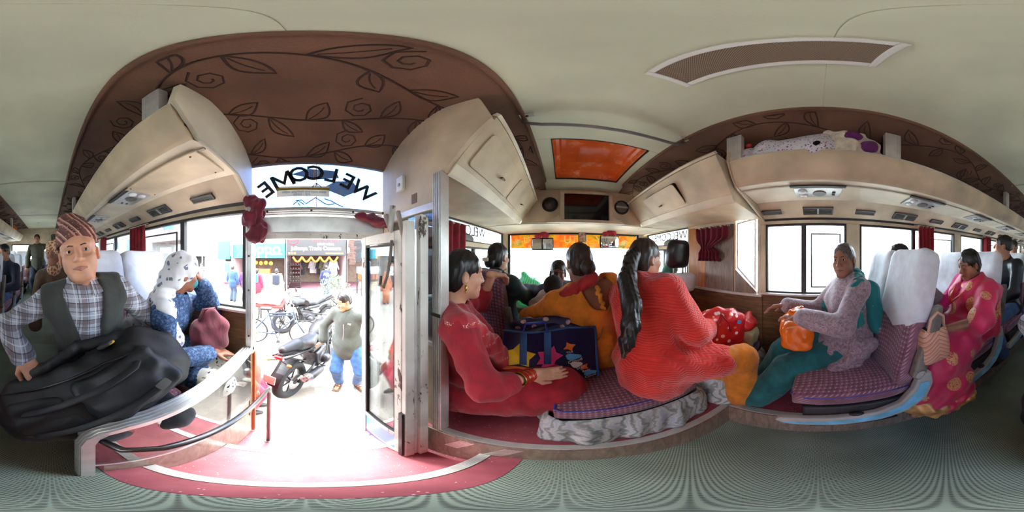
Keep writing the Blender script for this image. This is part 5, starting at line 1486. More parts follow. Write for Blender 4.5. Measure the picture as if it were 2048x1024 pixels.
# 3 -- passenger behind in the patterned headscarf ------------------------------------------
P = Person('person', 'passenger in tan honeycomb-print headscarf behind the topi wearer', (-.22, -1.66, -.60), 5, at(109, 506, 1.52), 1.55, 25, -4, 0, 1, True,
           foot_r=(-.20, -1.25, -1.08), foot_l=(-.36, -1.25, -1.08))
P.make(sk_b, .014, .006, hands=False, brow=m_hair)
P.top('brown_jacket', cloth('brown_jacket', (96, 74, 56)), .02, 1.95, .05, .012, loose=.02)
P.trousers('dark_trousers', cloth('dark_trousers', (44, 42, 44)), .014, 1.9, .03, .016)
def _honey():
    g = N('honeycomb_print_cloth'); d = g.voro(scale=30, feature='DISTANCE_TO_EDGE'); return g.done(g.mix(g.fr(d, .04, .16), (216, 186, 150), (150, 92, 60)), .85)
S = Sdf(); S.ell((0, -.012, .035), (.096, .115, .108), k=.02); S.ell((0, -.04, -.06), (.095, .09, .10), k=.03); S.cap((0, -.03, -.12), (0, .02, -.17), .085, .075, .03)
S.ell((0, .145, -.045), (.075, .088, .10), k=.012, op=-1); S.disp = wobble(.003, 55, 6, 5)
P.part('headscarf', S, _honey(), .007, True)

# 4 -- man standing at the rear ---------------------------------------------------------------
hb = at(74, 478, 4.25)
P = Person('person', 'man in olive jacket standing in the aisle at the rear with one arm raised', (hb.x - .03, -4.22, -.20), 8, hb, 1.68, 5, 0, 0, 1.0,
           hand_l=hb + V3((-.42, .10, .07)), pole_l=(-.5, 0, -.8), hdir_l=(-.3, .3, .8), hand_r=hb + V3((.24, .10, -.72)), foot_r=(hb.x + .08, -4.18, -.945), foot_l=(hb.x - .14, -4.20, -.945), knee_r=(hb.x + .08, -3.9, -.55), knee_l=(hb.x - .14, -3.9, -.55))
P.make(sk_c, .014, .0075, brow=m_hair)
P.hair('short'); P.top('olive_jacket', cloth('olive_jacket', (74, 74, 56)), .024, 1.95, .10, .012, loose=.016)
P.trousers('navy_trousers', cloth('navy_trousers', (30, 36, 54)), .016, 1.96, .03, .012); P.shoes(m_shoe)

# 5 -- masked man ------------------------------------------------------------------------------
hb = at(2056, 504, 2.5)
P = Person('person', 'seated man in white face mask and navy jacket near the rear', (.82, -2.62, -.60), 10, hb, 1.64, 30, -6, 0, 1.0, hand_r=(.95, -2.2, -.5), hand_l=(.70, -2.2, -.48), pole_l=(-.7, -.2, -.4),
           foot_r=(.90, -2.18, -1.08), foot_l=(.68, -2.18, -1.08))
P.make(sk_c, .014, .0065, brow=m_hair); P.hair('short')
P.top('navy_jacket', cloth('navy_jacket', (36, 44, 62)), .024, 1.95, .06, .012, loose=.016)
P.trousers('blue_jeans', cloth('blue_jeans', (70, 104, 150)), .016, 1.95, .03, .012); P.shoes(m_shoe)
S = Sdf(); S.ell((0, .074, -.062), (.050, .046, .050), k=.01); P.part('face_mask', S, cloth('white_mask', (226, 228, 230)), .006, True)

# 6 -- leather jacket man ------------------------------------------------------------------------
hb = at(2006, 492, 1.86)
P = Person('person', 'man in shiny black leather jacket gazing towards the window', (.80, -1.86, -.60), 22, hb, 1.66, 62, 4, 0, 1.0, hand_r=(.98, -1.42, -.48), hand_l=(.78, -1.42, -.50), pole_l=(-.7, -.2, -.5),
           foot_r=(.88, -1.42, -1.08), foot_l=(.68, -1.42, -1.08))
P.make(sk_c, .012, .0055, brow=m_hair); P.hair('short')
P.top('leather_jacket', M('glossy_black_leather', (30, 34, 40), .3, 0, .2, 9, .5, 12), .024, 1.95, .06, .010, loose=.014, wob=.006)
P.trousers('blue_jeans', cloth('blue_jeans', (70, 104, 150)), .016, 1.95, .03, .012); P.shoes(m_shoe)

# 7 -- sleeping passenger in the pink sari --------------------------------------------------------
def _sari():
    g = N('fuchsia_silk_gold_motif'); n_ = g.noise(scale=7, detail=3)
    c = g.ramp(n_, [(.3, (186, 18, 66)), (.7, (222, 40, 96))])
    d = g.voro(g.mapping((1, 1, .7)), 6.0, rnd=.6); lace = g.math('GREATER_THAN', g.noise(scale=120, detail=2), .44)
    c = g.mix(g.math('MULTIPLY', g.math('LESS_THAN', d, .27), lace), c, (216, 160, 96))
    g.bump(g.noise(g.mapping((1, 1, .4)), 7, 4), .35, .03)
    return g.done(c, .5, sheen=.3)
m_sari = _sari(); m_gsari = M('gold_silk_border', (206, 150, 92), .4, .2, .25, 14, .3, 20)
hb = at(1938, 528, 1.28)
P = Person('person', 'sleeping passenger in fuchsia sari with gold motifs and an orange bead necklace', (.82, -1.06, -.58), 8, hb, 1.58, 12, -22, -6, 1.06, True,
           hand_r=(.90, -.70, -.47), hand_l=(.70, -.66, -.47), pole_l=(-.8, -.2, -.2), hdir_l=(.6, .6, -.2), foot_r=(.80, -.60, -1.08), foot_l=(.66, -.56, -1.08), knee_l=(.66, -.5, -.4), knee_r=(.86, -.5, -.4), curl_l=.6)
P.full = .9
P.make(sk_b, .010, .0040, closed=True, brow=m_hair, lips=m_lipd)
P.hair('low')
P.top('magenta_blouse', cloth('magenta_blouse', (190, 22, 110)), .014, 1.0, .0, .010)
S = Sdf(); P.torso(S, .026, .05); P.leg(S, 1, .03, 1.96, .08, .04); P.leg(S, -1, .03, 1.96, .08, .04)
S.cap(P.kn[1].lerp(P.kn[-1], .5), P.an[1].lerp(P.an[-1], .5) + V3((0, 0, .05)), .13, .18, .06); S.cap(P.kn[-1] - V3((0, .12, .0)), P.an[-1] + V3((-.02, -.14, .06)), .10, .13, .06); S.cap(P.p - P.rt*.06, P.kn[-1], .17, .12, .06)
S.box((P.an[1].x, P.an[1].y, ZP - .06), (.6, .6, .065), .002, None, .004, -1)
S.cap(P.sh[-1] + V3((0, 0, .01)), P.el[-1] + V3((-.01, 0, 0)), .075, .080, .04); S.cap(P.el[-1], P.p + P.f*.2 - P.rt*.2, .075, .06, .05)
S.cap(P.sh[-1] - P.f*.05, P.p - P.rt*.22 + P.u*.05, .06, .09, .05)
S.ell(P.nt + P.f*.03, (.085, .10, .09), P.tm, .01, -1); S.ell(P.sh[1] + P.u*.02 + P.rt*.04, (.09, .12, .14), P.tm, .02, -1)
_w = wobble(.006, 30, 6, 8, .7)
S.disp = lambda x, y, z: _w(x, y, z) + .008*np.sin(62*(x*.75 + y*.25 + z*.45) + 2.5*np.sin(9*z + 5*y)) * (.5 + .5*np.sin(7*z + 3*x))
P.part('sari', S, m_sari, .009)
S = Sdf(); a = P.kn[1].lerp(P.kn[-1], .5); b = P.an[1].lerp(P.an[-1], .5)
S.cap(a.lerp(b, .84), b + V3((0, 0, .02)), .185, .198, .02); S.cap(P.an[-1] + V3((-.02, -.14, .10)), P.an[-1] + V3((-.02, -.14, .06)), .135, .14, .05); S.box((b.x, b.y, ZP - .06), (.6, .6, .065), .002, None, .004, -1); S.box((b.x, b.y, b.z + .35), (.6, .6, .26), .01, Matrix.Rotation(R(8), 3, 'X'), .01, -1); S.disp = wobble(.008, 40, 6, 9); 
P.part('sari_border', S, m_gsari, .010)
S = Sdf(); S.cap(P.sh[1] - P.rt*.02 + V3((0, 0, .03)), P.neck + P.f*.06 + P.rt*.05 - P.u*.03, .035, .035, .02).cap(P.neck + P.f*.06 + P.rt*.05 - P.u*.03, P.p + P.u*.28 + P.f*.12 - P.rt*.05, .035, .03, .02); S.disp = wobble(.004, 40, 5, 3)
P.part('gold_stole', S, m_gsari, .009)
m_beads = M('orange_red_beads', (206, 50, 24), .35, 0, .2, 60)
nk = [P.neck + P.rt*.07 + P.u*.03, P.neck + P.f*.125 + P.rt*.06 - P.u*.07, P.p + P.u*.25 + P.f*.185 + P.rt*.03, P.p + P.u*.22 + P.f*.19, P.p + P.u*.25 + P.f*.185 - P.rt*.03, P.neck + P.f*.125 - P.rt*.06 - P.u*.07, P.neck - P.rt*.07 + P.u*.03]
for off in (0, .014):
    MB().tube([q + P.f*.012 + P.rt*off - P.u*off for q in nk], .0085, 8).build('bead_necklace', m_beads, P.o, smooth=True)
MB().ball(P.hx() @ V3((0, .089, .045)), .005, 8, 6).build('bindi', M('red_tika', (190, 20, 30), .5), P.o)

# 8 -- passenger in the grey-mauve cardigan --------------------------------------------------------
def _cardi():
    g = N('mauve_lace_cardigan'); w = g.math('ABSOLUTE', g.math('SUBTRACT', g.noise(scale=22, detail=2, dist=1.2), .5)); n_ = g.noise(scale=50, detail=4)
    g.bump(g.noise(scale=90, detail=2), .4, .006)
    return g.done(g.mix(g.fr(w, .01, .05), (164, 144, 150), g.ramp(n_, [(.3, (118, 98, 106)), (.7, (156, 134, 142))])), .95, sheen=.3)
m_cardi = _cardi()
hb = at(1688, 520, 1.12)
P = Person('person', 'older passenger in mauve lace cardigan and teal trousers reaching out one hand', (1.08, -.20, -.59), -14, hb, 1.56, -58, -3, 3, 1.0, True,
           hand_r=at(1572, 610, 1.12), pole_r=(.3, -.2, -.9), hdir_r=(-.2, .9, -.15), pn_r=(-.4, 0, -1), curl_r=.35,
           hand_l=(.90, .10, -.36), pole_l=(-.7, -.3, -.5), hdir_l=(.5, .8, -.1), curl_l=.5, foot_r=(1.06, .36, -1.085), foot_l=(.86, .36, -1.085), knee_r=(1.06, .3, -.4), knee_l=(.86, .3, -.4))
P.full = .85
P.make(sk_b, .010, .0040, brow=m_hair, lips=m_lipd); P.hair('low', m_hairg)  # darker skin tone stands in for the shade on her backlit face
P.top('lace_cardigan', m_cardi, .020, 1.9, .10, .010, loose=.018, thigh=.35, seed=7)
S = Sdf(); S.cap(P.p - P.rt*.16 + P.f*.02, P.p - P.rt*.19 + P.f*.08 - V3((0, 0, .19)), .07, .06, .04).cap(P.p - P.rt*.19 - P.f*.06, P.p - P.rt*.20 + P.f*.16 - V3((0, 0, .14)), .05, .045, .04); S.disp = wobble(.005, 40, 5, 5)
P.part('cardigan_tail', S, m_cardi, .010)
P.trousers('teal_trousers', cloth('teal_cotton', (14, 96, 98), .2, .6, 7), .022, 1.9, .055, .010, wob=.007)
S = Sdf(); S.cap(P.sh[1] + V3((0, 0, .03)), P.neck - P.f*.06 + V3((0, 0, .02)), .045, .055, .03).cap(P.neck - P.f*.06 + V3((0, 0, .02)), P.sh[-1] + V3((0, 0, .03)), .055, .045, .03)
S.cap(P.sh[1] + P.f*.04, P.p + P.u*.22 + P.f*.13 + P.rt*.10, .04, .035, .03).cap(P.sh[-1] + P.f*.03, P.sh[-1] - P.u*.20 + P.f*.03 - P.rt*.02, .045, .04, .03); S.cap(P.sh[-1] - P.f*.08, P.p - P.rt*.15 - P.f*.14 + P.u*.1, .05, .055, .03); S.disp = wobble(.005, 45, 5, 3)
P.part('teal_shawl', S, printed('teal_floral_shawl', (20, 120, 122), (176, 130, 110), 22, .16), .009)
S = Sdf(); a = P.an[-1] - V3((0, 0, .05)); 
for sd in (1, -1):
    fd = P.foot_dir(sd); a = P.an[sd] - V3((0, 0, .045)); S = Sdf(); S.cap(a - fd*.04, a + fd*.14, .042, .034, .02); P.part('sock', S, cloth('grey_sock', (196, 196, 190)), .009)

# 9 -- passenger in the red knitted cardigan seen from behind -------------------------------------------
def _knit():
    g = N('red_zigzag_knit'); p = g.xyz(g.coord())
    h = g.math('ADD', p[0], p[1]); zz = g.math('ABSOLUTE', g.math('SUBTRACT', g.math('FRACT', g.math('MULTIPLY', h, 22)), .5))
    v = g.math('SINE', g.math('MULTIPLY', g.math('ADD', p[2], g.math('MULTIPLY', zz, .030)), 420))
    fine = g.noise(scale=180, detail=1)
    g.bump(g.math('ADD', g.math('MULTIPLY', v, .5), g.math('MULTIPLY', fine, .5)), .6, .006)
    c = g.ramp(g.noise(scale=10, detail=3), [(.3, (206, 34, 26)), (.7, (232, 54, 40))])
    return g.done(g.mix(g.math('MULTIPLY', g.fr(v, .2, -1.0), .22), c, (150, 14, 14)), .9, sheen=.4)
m_knit = _knit()
hb = at(1292, 517, .95)
P = Person('person', 'passenger in bright red knitted cardigan with a long black ponytail seen from behind', (.46, .74, -.62), 66, hb, 1.58, 84, -2, 0, 1.12, True, wid=1.06,
           hand_r=(.80, .66, -.50), pole_r=(-.15, -.7, -.8), hdir_r=(.7, .5, 0), hand_l=(.70, .92, -.42), pole_l=(-.3, .8, -.5), foot_r=(.84, .42, -1.085), foot_l=(.93, .52, -1.085), knee_r=(.88, .42, -.35), knee_l=(.95, .6, -.35))
P.make(sk_c, .010, .0045, brow=m_hair); P.hair('tied', m_hairb)
P.top('red_cardigan', m_knit, .034, 1.9, .13, .009, loose=.022, thigh=.62, neckcut=.058, wob=.005, seed=12, hips=1.12)
P.trousers('orange_trousers', cloth('mustard_orange_cotton', (206, 122, 26), .15, .6, 7), .022, 1.92, .045, .010, wob=.006); P.shoes(m_sandal)
X = P.hx(); S = Sdf(); w_ = [at(1277, 499, .90), at(1262, 520, .83), at(1254, 560, .76), at(1263, 610, .66), at(1262, 650, .61), at(1254, 685, .585), at(1246, 712, .575)]
rr = [.030, .036, .042, .040, .034, .027, .010]
for i in range(len(w_) - 1): S.cap(w_[i], w_[i+1], rr[i], rr[i+1], .02)
S.disp = (lambda x, y, z: .0025*np.sin(x*300 + 3*np.sin(z*18)) + .002*np.sin(y*340 + 2*np.sin(z*23)))
P.part('ponytail', S, m_hair, .006)
MB().torus(X @ V3((-.015, -.104, .045)), X.to_3x3() @ V3((0, -.7, .7)), .030*P.hs, .010*P.hs, 20, 8).build('hair_tie', M('cream_scrunchie', (220, 200, 140), .7, bump=.4, bscale=90), P.o, smooth=True)

# 10 -- passenger in the orange kurta seen from behind -----------------------------------------------------
m_or = cloth('orange_kurta', (214, 124, 22), .14, .5, 7); m_dupatta = cloth('dark_red_collar', (168, 36, 36))
hb = at(1157, 525, 1.0)
P = Person('person', 'passenger in orange kurta with bare upper back and a thin shoulder strap', (.22, 1.05, -.60), -14, hb, 1.58, -22, -10, 0, 1.14, True, wid=1.05,
           hand_l=(-.12, 1.28, -.42), pole_l=(-.8, -.3, -.4), hand_r=(.12, 1.40, -.40), pole_r=(.8, -.2, -.4), foot_r=(.30, 1.42, -1.08), foot_l=(.10, 1.45, -1.08))
P.make(sk_b, .010, .0045, brow=m_hair); P.hair('bun', m_hairb)
o = P.top('orange_kurta', m_or, .016, 1.9, .12, .009, loose=.018, thigh=.7, wob=.005, seed=13)
o.data.materials.clear()
bpy.data.objects.remove(o)
S = Sdf(); P.torso(S, .016, .05, 0, 1.08); S.cap(P.p - P.u*.02, P.p - P.u*.12, .175, .18, .06)
for sd in (1, -1): P.arm(S, sd, .015, 1.9, .03, .018); P.leg(S, sd, .028, .75, .05)
S.ell(P.neck - P.f*.05 - P.u*.03 + P.rt*.07, (.10, .13, .13), P.tm, .012, -1); S.ell(P.nt, (.075, .075, .075), P.tm, .01, -1)
S.disp = wobble(.005, 34, 6, 13, .6); P.part('orange_kurta', S, m_or, .009)
S = Sdf(); S.cap(P.neck - P.rt*.12 - P.u*.01 - P.f*.03, P.neck + P.rt*.05 + P.u*.05 - P.f*.045, .040, .036, .02).cap(P.neck + P.rt*.05 + P.u*.05 - P.f*.045, P.neck + P.rt*.08 + P.f*.05, .034, .03, .02); S.disp = wobble(.003, 60, 5, 3); P.part('red_neck_scarf', S, m_dupatta, .007)
a = P.neck + P.rt*.11 - P.f*.055 - P.u*.02
MB().tube([P.sh[1] + V3((0, 0, .06)) - P.rt*.04, P.sh[1] - P.f*.09 - P.u*.02 - P.rt*.02, P.p + P.u*.30 - P.f*.115 + P.rt*.09, P.p + P.u*.14 - P.f*.14 - P.rt*.02, P.p + P.u*.05 - P.f*.13 - P.rt*.13], .008, 6, flat=.5).build('bag_strap', M('tan_strap', (150, 96, 44), .6), P.o, smooth=True)
S = Sdf()
for i in range(9): S.ell(P.neck + P.rt*.06 - P.f*(.072 + .004*i) - P.u*(.0 + .017*i) + P.rt*.008*math.sin(i*2.4), (.013, .012, .014), None, .006)
P.part('tassel', S, cloth('gold_tassel', (214, 142, 36)), .005)
P.trousers('maroon_trousers', cloth('maroon_cotton', (110, 24, 34)), .02, 1.9, .03, .012)

# 11 -- boy looking back over the seat ------------------------------------------------------------------------
hb = at(1116, 546, 1.34)
P = Person('person', 'young boy peering back over the orange kurta shoulder', (-.02, 1.46, -.56), 170, hb, 1.25, 178, -8, -6, 1, hand_r=(-.22, 1.38, -.40), hand_l=(.12, 1.32, -.35), foot_r=(-.08, 1.36, -1.10), foot_l=(.06, 1.36, -1.10), knee_r=(-.08, 1.3, -.8), knee_l=(.06, 1.3, -.8))
P.hs *= 1.12
P.make(sk_d, .011, .0048, brow=m_hair, lips=m_lipd); P.hair('short')
P.top('slate_jumper', cloth('slate_jumper', (70, 66, 70)), .018, 1.95, .05, .011, loose=.01); P.trousers('grey_trousers', cloth('grey_cotton', (90, 90, 94)), .014, 1.9, .02, .013)
P.shoes(m_shoe)

# 11b -- baby in a dark knitted cap held on the lap
hb = at(1107, 578, 1.16)
P = Person('person', 'baby in a dark knitted cap and pale lace jacket held on the lap', hb + V3((-.02, .06, -.27)), 60, hb, .80, 30, -10, 0, 1.15, hand_r=hb + V3((.08, .02, -.22)), hand_l=hb + V3((-.05, .12, -.22)), foot_r=hb + V3((.05, .12, -.42)), foot_l=hb + V3((-.02, .16, -.42)))
P.hs = .72
P.make(sk_c, .010, .0048, brow=m_hair)
P.top('lace_jacket', M('pale_lace', (206, 186, 170), .9, 0, .15, 40, .6, 70), .022, 1.9, .04, .009, loose=.01); P.trousers('cream_leggings', cloth('cream_leggings', (200, 186, 166)), .014, 1.95, .01, .011)
S = Sdf(); S.ell((0, -.014, .035), (.092, .112, .106), k=.02); S.ell((0, .135, -.03), (.10, .088, .10), k=.012, op=-1); S.box((0, .02, -.14), (.2, .2, .09), .01, None, .02, -1); P.part('knitted_cap', S, M('black_knit', (30, 28, 28), .9, 0, .2, 30, .8, 90), .006, True)
# 11c -- driver
hb = at(1339, 548, 2.0)
P = Person('person', 'driver in white shirt and green cap at the wheel', (1.09, 1.62, -.66), 0, hb, 1.6, -50, -8, 0, 1.0, hand_r=(1.16, 1.90, -.36), hand_l=(.88, 1.90, -.36), foot_r=(1.18, 2.0, -1.06), foot_l=(1.0, 2.0, -1.06))
P.make(sk_b, .014, .006, brow=m_hair); P.top('white_shirt', cloth('white_shirt', (214, 216, 222)), .02, 1.8, .05, .012); P.trousers('dark_trousers', cloth('dark_trousers', (44, 42, 44)), .014, 1.95, .02, .016)
S = Sdf(); S.ell((0, -.014, .045), (.088, .108, .095), k=.02); S.box((0, 0, -.075), (.2, .2, .10), .01, None, .01, -1); S.box((0, .13, .035), (.07, .06, .008), .006, None, .02); P.part('cap', S, cloth('green_cap', (50, 110, 90)), .006, True)

# 12 -- passenger in crimson kurta with bangles -----------------------------------------------------------------
m_crim = cloth('crimson_kurta', (158, 16, 36), .16, .6, 6); 
def _dup():
    g = N('crimson_beaded_shawl'); p = g.xyz(g.coord()); n_ = g.noise(scale=12, detail=3)
    c = g.ramp(n_, [(.3, (150, 14, 32)), (.7, (184, 24, 44))])
    ln = g.math('LESS_THAN', g.math('ABSOLUTE', g.math('SUBTRACT', g.math('FRACT', g.math('MULTIPLY', g.math('ADD', p[2], g.math('MULTIPLY', g.noise(scale=6), .08)), 12)), .5)), .06)
    dd = g.math('LESS_THAN', g.voro(scale=150, rnd=.2), .34); c = g.mix(g.math('MULTIPLY', ln, dd), c, (236, 206, 170))
    g.bump(g.noise(g.mapping((1, 1, .4)), 9, 4), .6, .02); return g.done(c, .6, sheen=.3)
hb = at(927, 548, .78)
P = Person('person', 'passenger in crimson kurta with beaded shawl and red bangles crouched by the post', (-.46, .72, -.86), 48, hb, 1.58, 42, -6, 0, 1.03, True,
           hand_r=(-.13, .66, -.60), pole_r=(.2, -.8, -.5), hdir_r=(.95, .22, .0), pn_r=(.0, .8, -.4), curl_r=.25,
           hand_l=at(984, 550, 1.06), pole_l=(-.3, .3, -.8), hdir_l=(.45, .75, -.1), pn_l=(.3, .2, -1), curl_l=.8, foot_r=(-.27, .76, -1.085), foot_l=(-.30, .90, -1.085), knee_r=(-.05, .72, -.65), knee_l=(-.14, .98, -.65))
P.make(sk_a, .009, .0036, brow=m_hair, lips=m_lipr); P.hair('bun')
P.top('crimson_kurta', m_crim, .018, 1.35, .10, .009, loose=.022, thigh=1.0, seed=14, wob=.005)
S = Sdf()
for sd in (1, -1): P.leg(S, sd, .03, 1.75, .07, .03)
S.cap(P.kn[1].lerp(P.kn[-1], .5), P.p - V3((0, 0, .02)), .14, .18, .06); S.cap(P.kn[1], P.an[1] + V3((-.03, -.02, .08)), .10, .10, .05); S.cap(P.p + V3((.05, -.03, -.06)), P.kn[1] + V3((0, -.02, -.10)), .12, .11, .06)
S.box((P.p.x, P.p.y, ZP - .05), (.8, .8, .07), .002, None, .004, -1)
S.disp = wobble(.007, 34, 6, 15, .6); P.part('crimson_skirt', S, m_crim, .009)
S = Sdf(); nb = P.neck - P.f*.05
S.cap(nb + P.u*.0, P.sh[1] + P.u*.03, .05, .055, .03).cap(nb, P.sh[-1] + P.u*.03, .05, .055, .03)
for sd in (1, -1): S.cap(P.sh[sd] + P.u*.02 + P.f*.02, P.p + P.u*P.L*.62 + P.f*.135 + P.rt*sd*.07, .05, .05, .03); S.cap(P.p + P.u*P.L*.62 + P.f*.135 + P.rt*sd*.07, P.p + P.u*P.L*.32 + P.f*.19 + P.rt*sd*.03, .05, .055, .03)
S.disp = wobble(.006, 48, 6, 16, .6); P.part('beaded_shawl', S, _dup(), .008)
m_bang = M('red_glass_bangle', (196, 34, 26), .2, 0, .1); m_bgold = M('gold_bangle', (206, 160, 90), .25, .8, .1)
for i in range(13): MB().torus(P.wr[1] - (P.wr[1] - P.el[1]).normalized()*(.0 + .0075*i) + V3((0, 0, .001*math.sin(i))), P.wr[1] - P.el[1], .033 + .0005*i, .0036, 22, 6).build('bangle', m_bgold if i in (0, 4, 8, 12) else m_bang, P.o, smooth=True)
X = P.hx(); 
for sx in (-1, 1): MB().torus(X @ V3((sx*.090, -.004, -.058)), X.to_3x3() @ V3((0, 1, 0)), .011, .003, 14, 6).ball(X @ V3((sx*.090, -.004, -.078)), .006, 8, 6).build('earring', m_gold, P.o, smooth=True)
for sd in (1, -1):
    fd = P.foot_dir(sd); a = P.an[sd] - V3((0, 0, .085)); MB().rbox(a + fd*.05, (.085, .24, .016), .007, 5, None, (0, 0, math.atan2(-fd.x, fd.y))).build('sandal', m_sandal, P.o, smooth=True)

# 13 -- passenger in dark green jacket in the front single seat --------------------------------------------------
hb = at(997, 514, 1.36)
P = Person('person', 'passenger in dark green jacket with pinned hair in the single front seat', (-.54, 1.42, -.70), 22, hb, 1.58, 20, 0, 0, 1.04, True, hand_r=(-.28, 1.68, -.52), hand_l=(-.5, 1.75, -.5), pole_r=(.8, -.2, -.5),
           foot_r=(-.26, 1.80, -1.08), foot_l=(-.42, 1.86, -1.08))
P.make(sk_c, .012, .0055, brow=m_hair); P.hair('bun')
P.top('green_jacket', cloth('dark_green_jacket', (22, 56, 56), .2, .5), .022, 1.95, .08, .011, loose=.014)
P.trousers('turquoise_trousers', cloth('turquoise_cotton', (44, 150, 152)), .035, 1.9, .05, .011, wob=.006); P.shoes(m_shoe)
MB().rbox(P.hx() @ V3((0, -.165, -.02)), (.05, .02, .03), .008, 4).build('hair_clip', M('pearl_clip', (220, 206, 180), .3), P.o, smooth=True)
MB().torus(P.wr[1], P.hdv[1], .034, .007, 16, 6).build('wrist_watch', M('red_strap_watch', (170, 40, 50), .4), P.o, smooth=True)

# 14 -- heads rising over the covered seats -----------------------------------------------------------------------
P = Person('person', 'passenger of whom only dark hair shows above the first window seat cover', (1.17, -1.02, -.62), 0, at(1797, 516, 1.34), 1.55, 0, -8, 0, 1, hand_r=(1.24, -.80, -.5), hand_l=(1.10, -.76, -.52), pole_l=(.1, -.6, -.8), foot_r=(1.2, -.70, -1.08), foot_l=(1.06, -.70, -1.08))
P.make(sk_c, .014, .0065, brow=m_hair); P.hair('short'); P.top('grey_shirt', cloth('grey_shirt', (120, 122, 128)), .018, 1.9, .05, .014); P.trousers('dark_trousers', cloth('dark_trousers', (44, 42, 44)), .014, 1.9, .02, .016)
P = Person('person', 'passenger in pale shirt half hidden behind the leather jacket', (1.16, -2.60, -.62), 0, at(2027, 494, 2.72), 1.55, 0, -8, 0, 1, hand_r=(1.24, -2.3, -.5), hand_l=(1.06, -2.3, -.5), foot_r=(1.2, -2.2, -1.08), foot_l=(1.06, -2.2, -1.08))
P.make(sk_c, .016, .008, brow=m_hair); P.hair('short'); P.top('pale_shirt', cloth('pale_shirt', (196, 196, 200)), .018, 1.9, .05, .016); P.trousers('dark_trousers', cloth('dark_trousers', (44, 42, 44)), .014, 1.9, .02, .018)
# ------------------------------------------------------------------ bags and bundles
def axes(a, n_):
    a = V3(a).normalized(); n_ = V3(n_); n_ = (n_ - a*n_.dot(a)).normalized(); return a, n_, a.cross(n_)
# black backpack on the topi wearer's lap
m_nyl = M('black_nylon', (15, 16, 18), .62, 0, .3, 6, .5, 9); m_nyl2 = M('dark_grey_nylon', (25, 27, 30), .55, 0, .25, 8, .4, 12)
bp = thing('backpack', 'large black nylon backpack lying across the topi wearer\'s lap', 'backpack', (-.16, -.52, -.58))
A, NN, B = axes((-.52, -.02, .30), (.12, .75, .62)); B = -B; rb = rotm(A, NN, B); c0 = V3((0, 0, 0))
S = Sdf(); S.box(c0, (.31, .095, .165), .07, rb, .05); S.ell(A*.02 + NN*.055, (.25, .085, .13), rb, .06); S.ell(-A*.20 + NN*.02 - B*.02, (.16, .10, .15), rb, .06); S.ell(A*.27 - B*.01, (.10, .09, .13), rb, .06)
S.disp = wobble(.006, 26, 7, 21); soft('main_body', S, .009, m_nyl, bp)
S = Sdf(); S.box(A*.10 + NN*.125 - B*.02, (.15, .03, .10), .03, rb, .03); S.ell(A*.10 + NN*.14 - B*.02, (.12, .03, .08), rb, .03); S.disp = wobble(.005, 40, 6, 22); soft('front_pocket', S, .008, m_nyl2, bp)
S = Sdf(); S.box(-A*.17 + NN*.11 - B*.03, (.10, .03, .09), .03, rb, .03); S.disp = wobble(.006, 40, 6, 23); soft('lower_pocket', S, .008, m_nyl, bp)
MB().tube([A*-.29 + NN*.08 + B*.10, A*-.1 + NN*.140 + B*.10, A*.1 + NN*.150 + B*.10, A*.24 + NN*.12 + B*.06], .005, 6).build('zip', M('zip_tape', (14, 14, 16), .4), bp, smooth=True)
for off in (-.07, .035):
    MB().tube([A*(.26) + NN*.06 + B*(off + .03), A*.16 + NN*.182 + B*off, A*-.02 + NN*.178 + B*(off - .01), A*-.20 + NN*.15 + B*(off - .03), A*-.31 + NN*.05 + B*(off - .04)], .013, 8, flat=.35).build('compression_strap', m_black, bp, smooth=True)
S = Sdf(); S.cap(A*.22 + B*.15 + NN*.02, A*.05 + B*.21 + NN*.03, .030, .026, .02).cap(A*.05 + B*.21 + NN*.03, -A*.16 + B*.17 + NN*.05, .026, .028, .02); S.disp = wobble(.003, 50, 4, 3); soft('shoulder_strap', S, .008, m_nyl2, bp)
S = Sdf(); S.cap(A*.30 + B*.10, A*.36 + B*.02 + NN*.02, .022, .022, .02).cap(A*.36 + B*.02 + NN*.02, A*.31 - B*.08, .022, .02, .02); soft('grab_handle', S, .008, m_nyl, bp)
bk = MB().rbox(A*.17 + NN*.188 - B*.068, (.045, .03, .010), .005, 4, None, rb @ Matrix.Rotation(R(90), 3, 'X'))  .build('buckle', m_vent, bp, smooth='auto')
MB().rbox(A*.14 + NN*.10 + B*.155, (.06, .09, .02), .009, 5, None, rb).build('logo_panel', m_nyl2, bp, smooth=True)
MB().rbox(A*.165 + NN*.125 + B*.15, (.026, .022, .012), .005, 4, None, rb).build('yellow_tag', M('yellow_tab', (226, 180, 30), .5), bp, smooth=True)
# maroon handbag on the lap of the scarf wearer
S = Sdf(); S.box((0, 0, 0), (.11, .06, .10), .05, Matrix.Rotation(R(-35), 3, 'Z'), .03); S.ell((0, 0, .09), (.06, .035, .08), Matrix.Rotation(R(-35), 3, 'Z'), .04); S.disp = wobble(.005, 40, 5, 31)
hbg = thing('handbag', 'slouchy maroon handbag against the wood panel below the window', 'handbag', (-.745, -.50, -.47)); soft('bag_body', S, .008, cloth('maroon_canvas', (92, 26, 42)), hbg)
MB().tube([(-.07, .03, .06), (-.05, .0, .16), (.03, -.02, .17), (.07, -.04, .07)], .010, 8, flat=.5).build('handle', cloth('maroon_canvas', (92, 26, 42)), hbg, smooth=True)

